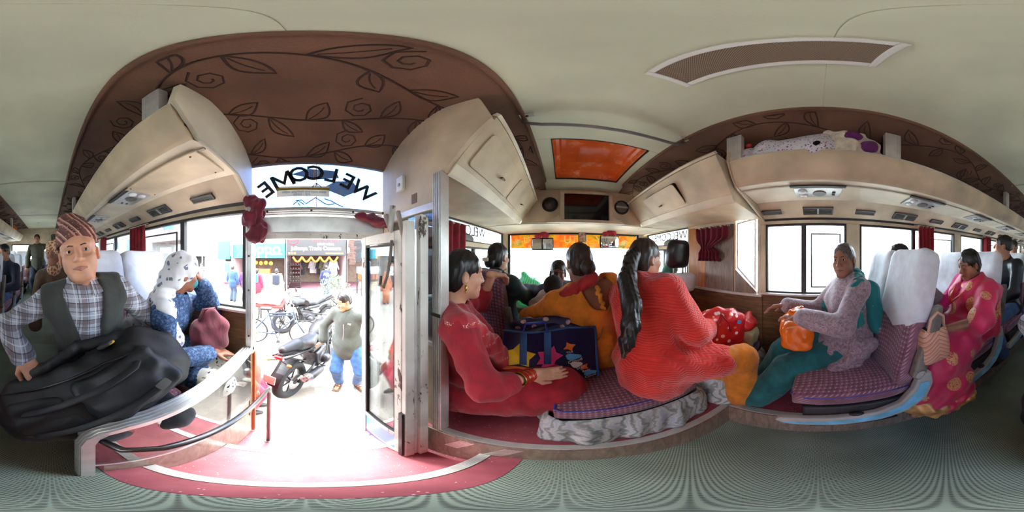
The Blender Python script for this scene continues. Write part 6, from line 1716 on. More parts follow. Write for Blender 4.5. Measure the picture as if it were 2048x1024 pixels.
# large navy printed shopping bag
m_navy = M('navy_laminate', (22, 22, 62), .3, 0, .15, 8, .25, 8); m_trim = M('blue_webbing', (40, 84, 140), .6, var=.15); m_yel = M('yellow_print', (232, 186, 20), .35); m_pink = M('pink_print', (224, 60, 120), .35)
m_orp = M('orange_print', (226, 110, 40), .35); m_skyp = M('sky_print', (90, 170, 226), .35); m_wht = M('white_print', (230, 228, 226), .4, var=.03)
def _flow():
    g = N('navy_blossom_laminate'); d = g.voro(scale=20); return g.done(g.mix(g.math('LESS_THAN', d, .30), (26, 24, 66), g.ramp(g.noise(scale=40), [(.4, (150, 110, 120)), (.6, (206, 170, 166))])), .35)
m_flow = _flow()
nb = thing('shopping_bag', 'large navy shopping bag with star and cloud prints between the passengers', 'bag', (-.075, .885, -.79), R(14))
w_, d_, h_ = .25, .105, .40
def bagf(x, y, z):
    t = (z + h_/2) / h_; return (x*(1 - .04*t), y*(1 - .30*t) + .02*math.sin(x*22)*t, z + .02*math.sin(x*14 + 1)*t)
bd = MB().rbox((0, 0, h_/2), (2*w_, 2*d_, h_), .02, 9, bagf).build('bag_body', m_navy, nb, smooth='auto')
zf = lambda x, z: V3((x*(1 - .04*z/h_), -(d_*(1 - .30*z/h_)) + .02*math.sin(x*22)*z/h_ - .0045, z))
def patch(nm, pts, mat):
    v = [zf(x, z) for x, z in pts]; c = sum(v, V3((0, 0, 0)))/len(v); n_ = len(v); v2 = [p + V3((0, .004, 0)) for p in v]
    MB().add(v + v2 + [c, c + V3((0, .004, 0))], [(i, (i+1) % n_, 2*n_) for i in range(n_)] + [(n_+i, 2*n_+1, n_+(i+1) % n_) for i in range(n_)] + [(i, n_+i, n_+(i+1) % n_, (i+1) % n_) for i in range(n_)]).build(nm, mat, nb)
def star(cx, cz, r, rot=0, n_=5, k=.5): return [(cx + (r if i % 2 == 0 else r*k)*math.cos(rot + math.pi*i/n_), cz + (r if i % 2 == 0 else r*k)*math.sin(rot + math.pi*i/n_)) for i in range(2*n_)]
def blob(cx, cz, a, b, ph=0): return [(cx + a*(1 + .15*math.sin(3*t + ph))*math.cos(t), cz + b*(1 + .15*math.sin(3*t + ph))*math.sin(t)) for t in (2*math.pi*i/16 for i in range(16))]
patch('yellow_star_print', star(-.16, .23, .085, .3, 5, .62), m_yel); patch('orange_band_print', blob(-.14, .12, .10, .04, 1), m_orp); patch('pink_star_print', star(-.01, .22, .075, 1.2, 5, .6), m_pink); patch('pink_heart_print', blob(-.015, .13, .045, .05, 2), m_pink)
patch('butterfly_print', star(.10, .27, .035, .4, 4, .5), m_orp); patch('cloud_print', blob(.115, .20, .04, .022, 1), m_skyp); patch('round_face_print', blob(.13, .14, .03, .022, .5), m_wht); patch('butterfly_print', star(.17, .115, .03, .9, 4, .5), m_orp); patch('cloud_print', blob(.20, .06, .035, .02, 2), m_skyp); patch('orange_bun_print', blob(.03, .03, .05, .028, 0), m_orp)
for txt, x, z, s_ in (('The', .10, .235, .022), ('Cloud', .125, .172, .032), ('Star', .15, .117, .03), ('Bear', .18, .088, .026), ('Cloud', .20, .035, .026)):
    o = link('print_lettering', text_mesh(txt, s_, False, .0006), m_wht, nb); p = zf(x, z) - V3((0, .003, 0)); o.matrix_local = frame_mat(p, (1, 0, .25), (0, 0, 1))
for xs in ((-w_, w_), ):
    MB().tube([zf(-w_*.98, h_*.97), zf(-.1, h_*.98), zf(.1, h_*.98), zf(w_*.98, h_*.97)], .010, 8, flat=.5).build('top_binding', m_trim, nb, smooth=True)
MB().tube([(w_*.99, -d_, .01), (w_*.96, -d_*.72, h_*.96)], .008, 8).build('edge_binding', m_trim, nb); MB().tube([(w_*.99, d_, .01), (w_*.96, d_*.72, h_*.96)], .008, 8).build('edge_binding', m_trim, nb)
for x in (-.14, -.02): MB().tube([zf(x, .18) - V3((0, .004, 0)), zf(x, .30) - V3((0, .006, 0)), zf(x, h_*.97) - V3((0, .004, 0))], .018, 8, flat=.25).build('webbing', m_trim, nb, smooth=True)
MB().tube([zf(-.14, h_*.97), zf(-.13, h_) + V3((0, .0, .04)), zf(-.03, h_) + V3((0, .01, .045)), zf(-.02, h_*.97)], .015, 8, flat=.35).build('handle', M('royal_blue_webbing', (30, 60, 180), .6), nb, smooth=True)
MB().add([(w_*1.002, -d_*.93, .02), (w_*1.002, d_*.93, .02), (w_*.965, d_*.66, h_*.94), (w_*.965, -d_*.66, h_*.94)], [(0, 1, 2, 3)]).build('side_gusset', m_flow, nb, solid=.006)
S = Sdf(); S.cap((.06, .0, h_), (.16, .01, h_ + .05), .05, .04, .03).cap((.16, .01, h_ + .05), (.20, .02, h_), .04, .04, .03).cap((-.15, .01, h_ - .01), (.05, 0, h_), .045, .05, .03); S.disp = wobble(.006, 50, 6, 41); soft('stuffed_cloth', S, .008, m_flow, nb)
S = Sdf(); S.cap((.20, .0, h_ - .01), (.215, -.02, h_ + .03), .022, .02); soft('green_wrapper', S, .007, cloth('green_wrapper', (60, 140, 60)), nb)

# red printed bag + bundle on the second bench
def _redp():
    g = N('red_white_print_laminate'); a = g.voro(scale=18); b = g.voro(g.mapping((1, 1, 1), loc=(5, 3, 1)), 15); e = g.voro(g.mapping((1, 1, 1), loc=(5, 3, 1)), 15, 'DISTANCE_TO_EDGE')
    c = g.mix(g.math('LESS_THAN', a, .26), g.ramp(g.noise(scale=8), [(.3, (196, 26, 34)), (.7, (224, 44, 52))]), (240, 226, 222)); c = g.mix(g.math('LESS_THAN', b, .15), c, (250, 170, 110)); c = g.mix(g.math('LESS_THAN', b, .07), c, (90, 40, 40))
    g.bump(g.noise(scale=9, detail=4), .5, .02); return g.done(c, .3)
m_redp = _redp()
rbg = thing('shopping_bag', 'crumpled red laminated bag with white printed motifs on the small bench', 'bag', (1.00, .68, -.785), R(-26))
S = Sdf(); S.box((0, 0, .17), (.17, .10, .17), .05, Matrix.Rotation(R(6), 3, 'Y'), .03); S.ell((0, 0, .32), (.14, .06, .07), None, .05); S.disp = wobble(.009, 32, 7, 51); soft('bag_body', S, .008, m_redp, rbg)
MB().tube([(-.09, -.10, .20), (-.11, -.13, .28), (-.06, -.12, .38), (.0, -.10, .30), (.02, -.105, .22)], .012, 8, flat=.4).build('handle', M('red_webbing', (176, 20, 34), .5), rbg, smooth=True)
MB().box((.08, -.112, .27), (.105, -.10, .295), rot=(0, R(20), 0)).build('printed_badge', m_skyp, rbg)
bun = thing('cloth_bundle', 'red and straw coloured bundle beside the red printed bag', 'bundle', (1.20, .57, -.785))
S = Sdf(); S.box((0, 0, .08), (.10, .09, .08), .04, None, .03); S.disp = wobble(.006, 40, 6, 52); soft('straw_sack', S, .009, M('straw_sacking', (196, 186, 140), .8, bump=.5, bscale=60), bun)
S = Sdf(); S.ell((0, 0, .20), (.11, .09, .07), None, .03); S.cap((-.05, -.02, .24), (.06, 0, .27), .03, .03, .03); S.disp = wobble(.007, 45, 6, 53); soft('red_wrap', S, .009, M('shiny_red_wrap', (206, 40, 40), .35, bump=.4, bscale=14), bun)

# orange plastic bag on the teal lap
m_opl = M('orange_plastic', (236, 110, 26), .25, 0, .12, 9, .6, 12)
ob = thing('plastic_bag', 'glossy orange plastic bag on the teal trousers', 'bag', (.95, .13, -.47)); S = Sdf(); S.box((0, 0, .0), (.125, .085, .095), .04, Matrix.Rotation(R(12), 3, 'Z'), .03); S.ell((.03, .0, .09), (.07, .05, .06), None, .04); S.disp = wobble(.007, 38, 7, 61); soft('bag_body', S, .008, m_opl, ob)
S = Sdf(); S.cap((.02, -.01, .11), (.04, -.03, .14), .022, .016, .02).cap((.0, .02, .11), (-.02, .03, .135), .022, .014, .02); soft('knot', S, .006, m_opl, ob)
# peach handbag on the sari lap
def _chev():
    g = N('peach_leather_chevron'); p = g.xyz(g.coord()); z = g.math('ADD', p[2], g.math('MULTIPLY', g.math('ABSOLUTE', p[1]), .7)); s_ = g.math('SINE', g.math('MULTIPLY', z, 260)); g.bump(s_, .35, .006)
    return g.done(g.mix(g.math('GREATER_THAN', s_, .86), g.ramp(g.noise(scale=10), [(.3, (206, 150, 124)), (.7, (226, 176, 148))]), (166, 108, 84)), .45)
pbg = thing('handbag', 'peach leather handbag with chevron stitching on the sari lap', 'handbag', (.62, -.52, -.58)); 
pb = MB().rbox((0, 0, .10), (.12, .17, .22), .03, 8, lambda x, y, z: (x*(1 - .25*max(0, z/.11)), y*(1 - .15*max(0, z/.11)), z)).build('bag_body', _chev(), pbg, smooth=True)
for sx in (-1, 1): MB().tube([(sx*.035, -.05, .20), (sx*.04, -.04, .27), (sx*.04, 0, .30), (sx*.04, .04, .27), (sx*.035, .05, .20)], .008, 8).build('handle', M('peach_leather', (220, 172, 146), .45), pbg, smooth=True)
MB().box((-.035, -.055, .205), (.035, .055, .212)).build('bag_opening', m_ventd, pbg)
# bundles on the right-hand rack
m_fl = printed('white_floral_duvet', (222, 220, 226), (150, 70, 110), 60, .26, (90, 90, 150)); m_fle = M('cream_fleece', (216, 206, 182), .95, 0, .12, 20, .9, 70, sheen=.5); m_pur = cloth('purple_fleece', (96, 24, 100))
bl = thing('bedding_bundle', 'white floral bedding bundle with red piping on the overhead rack', 'bundle', (.93, .14, .515))
S = Sdf()
for y, r_ in ((.14, .12), (.03, .14), (-.09, .15), (-.18, .14)): S.ell((0, y, .145), (.13, .12, r_), None, .05)
S.disp = wobble(.010, 30, 7, 71); soft('duvet', S, .009, m_fl, bl)
S = Sdf(); S.ell((-.02, .25, .13), (.10, .06, .105), None, .04); S.disp = wobble(.007, 40, 6, 72); soft('pillow', S, .008, m_fl, bl)
MB().tube([(-.12, .22, .20), (-.08, .25, .235), (0, .27, .235)], .013, 8).build('red_piping', M('red_piping', (190, 40, 50), .6), bl, smooth=True)
fb = thing('fleece_blanket', 'cream fleece blanket with purple lining on the overhead rack', 'blanket', (.93, -.19, .515))
S = Sdf(); S.ell((0, .05, .16), (.13, .12, .15), None, .05); S.ell((0, -.07, .15), (.13, .11, .14), None, .05); S.cap((-.07, .12, .27), (-.06, -.04, .28), .035, .035, .03); S.disp = wobble(.010, 40, 7, 73); soft('fleece', S, .009, m_fle, fb)
S = Sdf(); S.ell((-.085, .02, .255), (.05, .07, .04), None, .03); S.ell((-.115, -.075, .16), (.035, .05, .05), None, .03); S.disp = wobble(.006, 45, 5, 74); soft('purple_lining', S, .008, m_pur, fb)
ofr = thing('plastic_bag', 'small orange bag on the rack far towards the rear', 'bag', (.93, -3.9, .515)); S = Sdf(); S.box((0, 0, .12), (.11, .16, .11), .05, None, .03); S.disp = wobble(.008, 30, 6, 75); soft('bag_body', S, .012, m_opl, ofr)
# mint plastic sack beside the front seat
def _mint():
    g = N('mint_thin_plastic'); c = g.ramp(g.wave(g.mapping((1, 1, 1)), 14, 3), [(.2, (90, 196, 140)), (.8, (150, 226, 180))]); g.done(c, .3); g.bump(g.noise(scale=14, detail=4), .5, .02)
    t_ = g.add('ShaderNodeBsdfTranslucent'); g.put(t_.inputs[0], c); mx = g.add('ShaderNodeMixShader'); mx.inputs[0].default_value = .4; g.t.links.new(g.b.outputs[0], mx.inputs[1]); g.t.links.new(t_.outputs[0], mx.inputs[2]); g.t.links.new(mx.outputs[0], g.out.inputs[0]); return g.m
gs = at(1056, 582, 1.75); ms = thing('plastic_sack', 'bulging mint green plastic sack at the windscreen', 'sack', gs); S = Sdf(); S.ell((0, 0, 0), (.17, .15, .16), None, .04); S.cap((-.02, 0, .12), (-.05, 0, .19), .05, .03, .03); S.disp = wobble(.008, 30, 7, 76); soft('sack_body', S, .010, _mint(), ms)
cr = thing('wooden_crate', 'brown wooden box under the mint plastic sack', 'box', (gs.x + .02, gs.y + .05, ZP)); MB().box((-.24, -.18, 0), (.24, .18, ZP*-1 + gs.z - .165)).build('box_body', m_dash, cr, bevel=.01); MB().box((-.25, -.19, ZP*-1 + gs.z - .165), (.25, .19, ZP*-1 + gs.z - .15)).build('lid', m_dashtop, cr, bevel=.004)
# ------------------------------------------------------------------ street outside
def _ground():
    g = N('dusty_ground'); n1 = g.noise(scale=1.1, detail=6, rough=.65); n2 = g.noise(scale=14, detail=5, rough=.7)
    c = g.mix(g.fr(n2, .35, .75), g.ramp(n1, [(.3, (126, 121, 113)), (.7, (164, 159, 150))]), (146, 141, 132)); g.bump(n2, .4, .03); return g.done(c, .95)
gr = struct(MB().box((-60, -60, ZG - .2), (60, 60, ZG)).build('floor_street', _ground())); gr['label'] = 'dusty pale street surface outside the bus'
m_plast = M('pale_plaster', (176, 166, 160), .8, var=.06, scale=1.5); m_pinkp = M('pinkish_plaster', (176, 152, 154), .8, var=.05, scale=1.5); m_whitef = M('white_facade', (200, 200, 198), .8, var=.04, scale=1)
m_bglass = M('blue_facade_glass', (96, 136, 186), .12, .2, .08); m_conc = M('grey_concrete', (150, 146, 140), .85, var=.12, scale=3)
FX = -9.6
def facade(name, label, y0, y1, z0, z1, x, mat, wins, floor_h=1.6, blue=False):
    e = thing(name, label, 'building', (x, (y0+y1)/2, ZG)); hy = (y1-y0)/2
    MB().box((-4, -hy, z0 - ZG), (0, hy, z1 - ZG)).build('wall', mat, e)
    k = 0
    for (ya, yb, za, zb) in wins:
        a, b = ya - (y0+y1)/2, yb - (y0+y1)/2; c, d = za - ZG, zb - ZG
        f = MB().box((0, a - .06, c - .06), (.05, b + .06, c)).box((0, a - .06, d), (.05, b + .06, d + .06)).box((0, a - .06, c), (.05, a, d)).box((0, b, c), (.05, b + .06, d)).build('window', M('white_window_frame', (160, 160, 158), .5), e)
        MB().box((-.0, a, c), (.015, b, d)).build('pane', m_bglass, f)
        MB().box((.015, (a+b)/2 - .02, c), (.04, (a+b)/2 + .02, d)).build('mullion', M('white_window_frame'), f)
    return e
facade('apartment_block', 'pinkish plaster upper floors over the shop signs', -14, .6, 1.35, 9, FX - .1, m_pinkp, [(y, y + 1.2, z, z + 1.3) for z in (2.4, 4.6, 6.8) for y in (-11.5, -8.5, -5.5, -2.8, -.8)])
e = facade('glass_office_block', 'pale blue glazed office floors over the clothes stall', .65, 12, 1.35, 9, FX - .1, m_whitef, [])
hy = (12 - .65) / 2
for i in range(8):
    for j in range(6):
        MB().box((.0, -hy + .1 + i*1.4, 3.6 + j*1.25), (.04, -hy + 1.42 + i*1.4, 4.77 + j*1.25)).build('pane', m_bglass, e)
facade('apartment_block', 'white building with balconies further down the street', -40, -14.1, -2.1, 9, FX - .6, m_whitef, [(y, y + 1.4, z, z + 1.4) for z in (.8, 3.2, 5.6) for y in (-36, -32, -28, -24, -20, -17)])
struct(tag(MB().box((30, -50, ZG), (34, 40, -.4)).build('wall_added_right', m_whitef), 'low pale wall added to give white far beyond the driver side windows'))  # pale box added so the view through the side windows burns out white
e = tag(struct(MB().box((-30, 50, ZG), (30, 52, .2)).build('wall_added_front', m_whitef)), 'pale box added to give white across the end of the street');  # added likewise, to give white ahead of the windscreen
# shop fronts: side walls, ceiling and back of each unit
def shop(name, label, y0, y1, depth, inner):
    e = thing(name, label, 'shop', (FX, (y0+y1)/2, ZG)); hy = (y1-y0)/2; H = 2.25
    MB().box((-depth, -hy, 0), (-depth + .05, hy, H)).build('back_wall', inner, e); MB().box((-depth, -hy, H), (0, hy, H + .1)).build('shop_ceiling', m_plast, e)
    MB().box((-depth, -hy - .08, 0), (.1, -hy, H + 1.2)).build('pier', m_pinkp, e); MB().box((-depth, hy, 0), (.1, hy + .08, H + 1.2)).build('pier', m_pinkp, e)
    MB().box((-depth, -hy, 0), (.35, hy, .10)).build('step', M('pink_step', (140, 96, 106), .7), e)
    return e
m_inner = M('shop_interior', (120, 104, 92), .8, var=.1)
sh1 = shop('phone_shop', 'open shop front under the teal sign', -4.55, -1.25, 2.5, m_inner)
sh2 = shop('menswear_shop', 'open clothes shop under the dark menswear sign', -1.15, 2.35, 3.0, m_inner)
sh3 = shop('shutter_shop', 'closed shop with grey roller shutter and glass door', -8.6, -4.7, 2.0, m_inner)
sh4 = shop('clothes_stall', 'open stall with hanging clothes at the right of the menswear sign', 2.45, 5.6, 2.5, m_inner)
# roller shutter slats and door
mb = 0
for i in range(28): MB().box((-.02, -.2, .12 + i*.075), (.03, 1.5, .12 + i*.075 + .068)).build('shutter_slat', M('grey_shutter', (104, 100, 96), .5, .3), sh3)
fr0 = MB().box((0, -1.5, .1), (.06, -1.42, 2.2)).box((0, -.45, .1), (.06, -.37, 2.2)).box((0, -1.42, 2.1), (.06, -.45, 2.2)).build('door_frame', M('white_window_frame'), sh3); MB().box((-.6, -1.42, .1), (-.55, -.45, 2.1)).build('dark_doorway', m_ventd, sh3)
# signs
def board(name, label, y0, y1, z0, z1, mat, x=FX + .15):
    e = thing(name, label, 'sign', (x, (y0+y1)/2, z0)); MB().box((-.08, -(y1-y0)/2, 0), (0, (y1-y0)/2, z1 - z0)).build('board', mat, e, bevel=.01); return e
def words(e, txt, s_, y, z, mat, bold=.0, x=.012):
    o = link('lettering', text_mesh(txt, s_, False, .006, bold), mat, e); o.matrix_local = frame_mat((x, y, z), (0, 1, 0), (0, 0, 1)); return o
m_teal = M('teal_sign', (10, 124, 128), .4, var=.05); m_tealb = M('blue_sign_band', (8, 80, 130), .4, var=.05)
s1 = board('shop_sign', 'teal shop sign reading oppo', -4.55, -1.22, -.12, 1.3, m_teal); MB().box((.0, -1.66, .86), (.01, 1.66, 1.42)).build('upper_band', m_wht, s1); MB().box((0, -1.66, 0), (.012, 1.66, .16)).build('lower_band', m_tealb, s1)
words(s1, 'oppo', .95, .42, .53, m_wht, .012); MB().box((.012, .7, .19), (.018, 1.5, .26)).build('white_line', m_wht, s1, bevel=.003)
s2 = board('shop_sign', 'dark grey menswear sign reading Jalkanya Trade Concern', -1.15, 2.35, .02, 1.32, M('charcoal_sign', (24, 24, 27), .45, var=.08))
m_redl = M('red_sign_letters', (176, 12, 34), .4, var=.05); m_orl = M('orange_sign_letters', (230, 110, 40), .4)
words(s2, 'जलकन्या', .50, .45, .98, m_redl, .012); words(s2, "MEN'S WEAR", .17, .55, .66, m_wht, .004); words(s2, 'Jalkanya Trade Concern', .30, .0, .42, m_wht, .008); MB().box((0, .55, .10), (.012, 1.6, .17)).build('orange_line', m_orl, s2, bevel=.003)
MB().torus((.015, -1.35, .95), (1, 0, 0), .30, .022, 32, 6).build('round_logo', m_redl, s2); MB().add([(.02, -1.35 + r_*math.cos(t), .95 + r_*math.sin(t)) for r_, t in ((.06, 1.57), (.2, 2.2), (.2, 3.4), (.1, 4.3), (.1, 5.1), (.2, 6.0), (.2, .9))], [tuple(range(7))]).build('logo_mark', m_redl, s2, solid=.01)
for i in range(3): MB().box((.0, -1.62 + i*.16, .09), (.012, -1.52 + i*.16, .19)).build('app_icon', m_orl, s2)
s3 = board('shop_sign', 'white blank sign over the shutter shop', -9.0, -4.7, -.0, 1.3, m_whitef); s4 = board('awning_sign', 'turquoise sign board beside the white blank sign', -5.5, -4.62, -.2, .95, m_teal, FX + .45)
sb = board('banner_stand', 'upright poster banner with a blue figure by the shutter', -4.95, -4.5, -1.9, -.35, m_wht, FX + .6); MB().box((0, -.18, .95), (.01, .18, 1.5)).build('poster_print', M('blue_poster', (40, 90, 180), .5), sb); MB().box((0, -.1, .3), (.01, .1, .95)).build('poster_figure', M('navy_figure', (60, 60, 110), .5), sb); MB().box((0, -.2, .1), (.01, .2, .26)).build('poster_band', m_redl, sb)
# marigold garland under the menswear sign
gl = thing('marigold_garland', 'swagged orange marigold garland under the menswear sign', 'garland', (FX + .25, 0, .0)); 
for i in range(5):
    y0 = -.75 + i*.52; pts = [(0, y0 + .52*t, -.05 - .28*math.sin(math.pi*t)) for t in np.linspace(0, 1, 9)]
    MB().tube(pts, .055, 8).build('swag', M('marigold', (206, 100, 6), .7, bump=.8, bscale=20), gl, smooth=True)
# clothes hanging in the shops
def garment(name, label, x, y, z, h, w, mat, group=None):
    e = thing(name, label, 'garment', (x, y, z), group=group)
    S = Sdf(); S.box((0, 0, -h/2), (.05, w/2, h/2), .04, None, .05); S.cap((0, -w*.42, -.06), (0, -w*.66, -h*.55), .05, .045, .04).cap((0, w*.42, -.06), (0, w*.66, -h*.55), .05, .045, .04); S.ell((0, 0, .02), (.08, .07, .06), None, .01, -1); S.disp = wobble(.012, 14, 5, int(abs(y*100))); soft('cloth_body', S, .03, mat, e)
    MB().tube([(0, -w*.4, -.03), (0, 0, .04), (0, w*.4, -.03)], .008, 6).tube([(0, 0, .04), (0, 0, .12)], .006, 6).build('hanger', m_dark, e); return e
cols = {'brown': (58, 36, 28), 'black': (18, 18, 22), 'teal': (14, 104, 146), 'navy': (22, 38, 82), 'yellow': (190, 130, 24), 'white': (180, 180, 180), 'olive': (60, 56, 34), 'grey': (84, 84, 88), 'maroon': (80, 16, 28), 'pale blue': (110, 150, 168), 'pink': (220, 110, 140)}
def gm(c): return cloth('%s_garment' % c.replace(' ', '_'), cols[c])
for i, (c, y, z, h, w, pos) in enumerate((('brown', 2.75, 1.1, 1.0, .42, 'long top row'), ('black', 3.05, 1.1, 1.5, .40, 'long top row'), ('pale blue', 3.55, 1.05, .62, .46, 'top row'), ('teal', 3.5, .45, .62, .46, 'lower row'), ('navy', 3.98, .45, .62, .46, 'lower row'), ('yellow', 4.45, .42, .60, .42, 'lower row'), ('brown', 2.72, .25, .8, .40, 'lower row'), ('white', 4.3, 1.1, .6, .4, 'top row'))):
    garment('hanging_garment', '%s garment hanging in the %s of the right-hand stall' % (c, pos), FX + .3, y, z, h, w, gm(c), 'garments hanging in the stall')
for i, (c, y, x) in enumerate((('olive', 1.2, -1.3), ('grey', 1.45, -1.0), ('white', 1.75, -.7), ('black', 1.0, -1.7), ('maroon', -.6, -.8), ('black', -.3, -1.3), ('white', .5, -2.2))):
    garment('hanging_garment', '%s garment hanging inside the menswear shop, %s' % (c, ['right of the doorway', 'by the right wall', 'at the right entrance', 'deep on the right', 'at the left entrance', 'by the left wall', 'on the back wall'][i]), FX + x, y, -.35, .9, .5, gm(c), 'garments in the menswear shop')
for i in range(5):
    for j in range(4):
        tag(MB().rbox((FX - .5, -.95 + j*.17, -1.55 + i*.26), (.28, .12, .10), .03, 4).build('boxed_shoe', M('dark_shoe'), None, smooth=True), 'dark shoe on the tall rack inside the menswear shop', 'shoe', 'shoes on the rack')
rkk = thing('shoe_rack', 'tall dark shoe rack at the left of the menswear doorway', 'rack', (FX - .5, -.70, ZG))
for i in range(6): MB().box((-.16, -.36, .22 + i*.26), (.16, .36, .24 + i*.26)).build('shelf', m_dark, rkk)
for sy in (-.37, .36): MB().box((-.16, sy, .1), (.16, sy + .02, 1.75)).build('upright', m_dark, rkk)
# lanterns and shelves of the phone shop
for i in range(4): tag(MB().ball((FX - .2, -3.1 + i*.32, -.42 - .03*(i % 2)), (.09, .13, .13), 10, 8).build('paper_lantern', M('amber_lantern', (196, 120, 16), .6), None, smooth=True), 'amber paper lantern under the teal sign, %s from the left' % ['first', 'second', 'third', 'fourth'][i], 'lantern', 'amber lanterns')
ct = thing('shop_counter', 'pale counter with orange goods inside the open shop', 'counter', (FX - .4, -2.4, ZG)); MB().box((-.25, -.9, .1), (.25, .9, 1.0)).build('counter_body', m_plast, ct, bevel=.02); MB().box((-.2, -.8, 1.0), (.2, .2, 1.3)).build('goods', M('orange_goods', (150, 76, 30), .6, var=.4, scale=14), ct)
# display tables of the right-hand stall
dt = thing('display_table', 'white draped display table stacked with orange boxes below the hanging clothes', 'table', (-8.2, 3.55, ZG)); MB().box((-.4, -.8, 1.15), (.4, .8, 1.5)).build('white_drape', m_wht, dt, bevel=.03)
for i in range(4): MB().box((-.35, -.75 + i*.38, .85), (.41, -.42 + i*.38, 1.12)).build('orange_box', M('orange_carton', (160, 80, 34), .7), dt, bevel=.01)
for lx, ly in ((-.42, -.8), (.36, .74), (.36, -.8), (-.42, .74)): MB().box((lx, ly, 0), (lx + .06, ly + .06, 1.15)).build('leg', m_dark, dt)
for i in range(6): MB().box((-.38 + .02*i, -.7, .3 + .08*i), (.42, .75, .33 + .08*i), rot=(R(-8 + 3*i), R(4), 0)).build('plank', M('pale_plank', (206, 196, 160), .7, var=.2), dt)
# silver-leaved shrub
sh = thing('leafy_shrub', 'pale silver-leaved shrub growing at the shop step', 'shrub', (-5.6, .95, ZG)); leaves = MB()
for i in range(1500):
    a_ = rng.uniform(0, 6.28); el = rng.uniform(-.2, 1.5); rr_ = rng.uniform(.25, 1) ** .5
    c = V3((.55*rr_*math.cos(a_)*math.cos(el), .68*rr_*math.sin(a_)*math.cos(el), .45 + 1.0*rr_*math.sin(el))); d = V3((rng.normal(), rng.normal(), rng.normal()*.7 + .3)).normalized(); s_ = d.orthogonal().normalized(); l = rng.uniform(.06, .13)
    leaves.add([c, c + d*l*.5 + s_*l*.16, c + d*l, c + d*l*.5 - s_*l*.16], [(0, 1, 2, 3)])
lo_ = leaves.build('foliage', M('silver_leaf', (118, 134, 116), .6, var=.35, scale=9), sh); lo_['kind'] = 'stuff'
for i in range(6): MB().tube([(0, 0, 0), (.1*math.cos(i), .12*math.sin(i), .4), (.3*math.cos(i*1.05), .38*math.sin(i*1.05), 1.0)], [.02, .014, .006], 6).build('stem', M('brown_stem', (90, 76, 60), .8), sh)

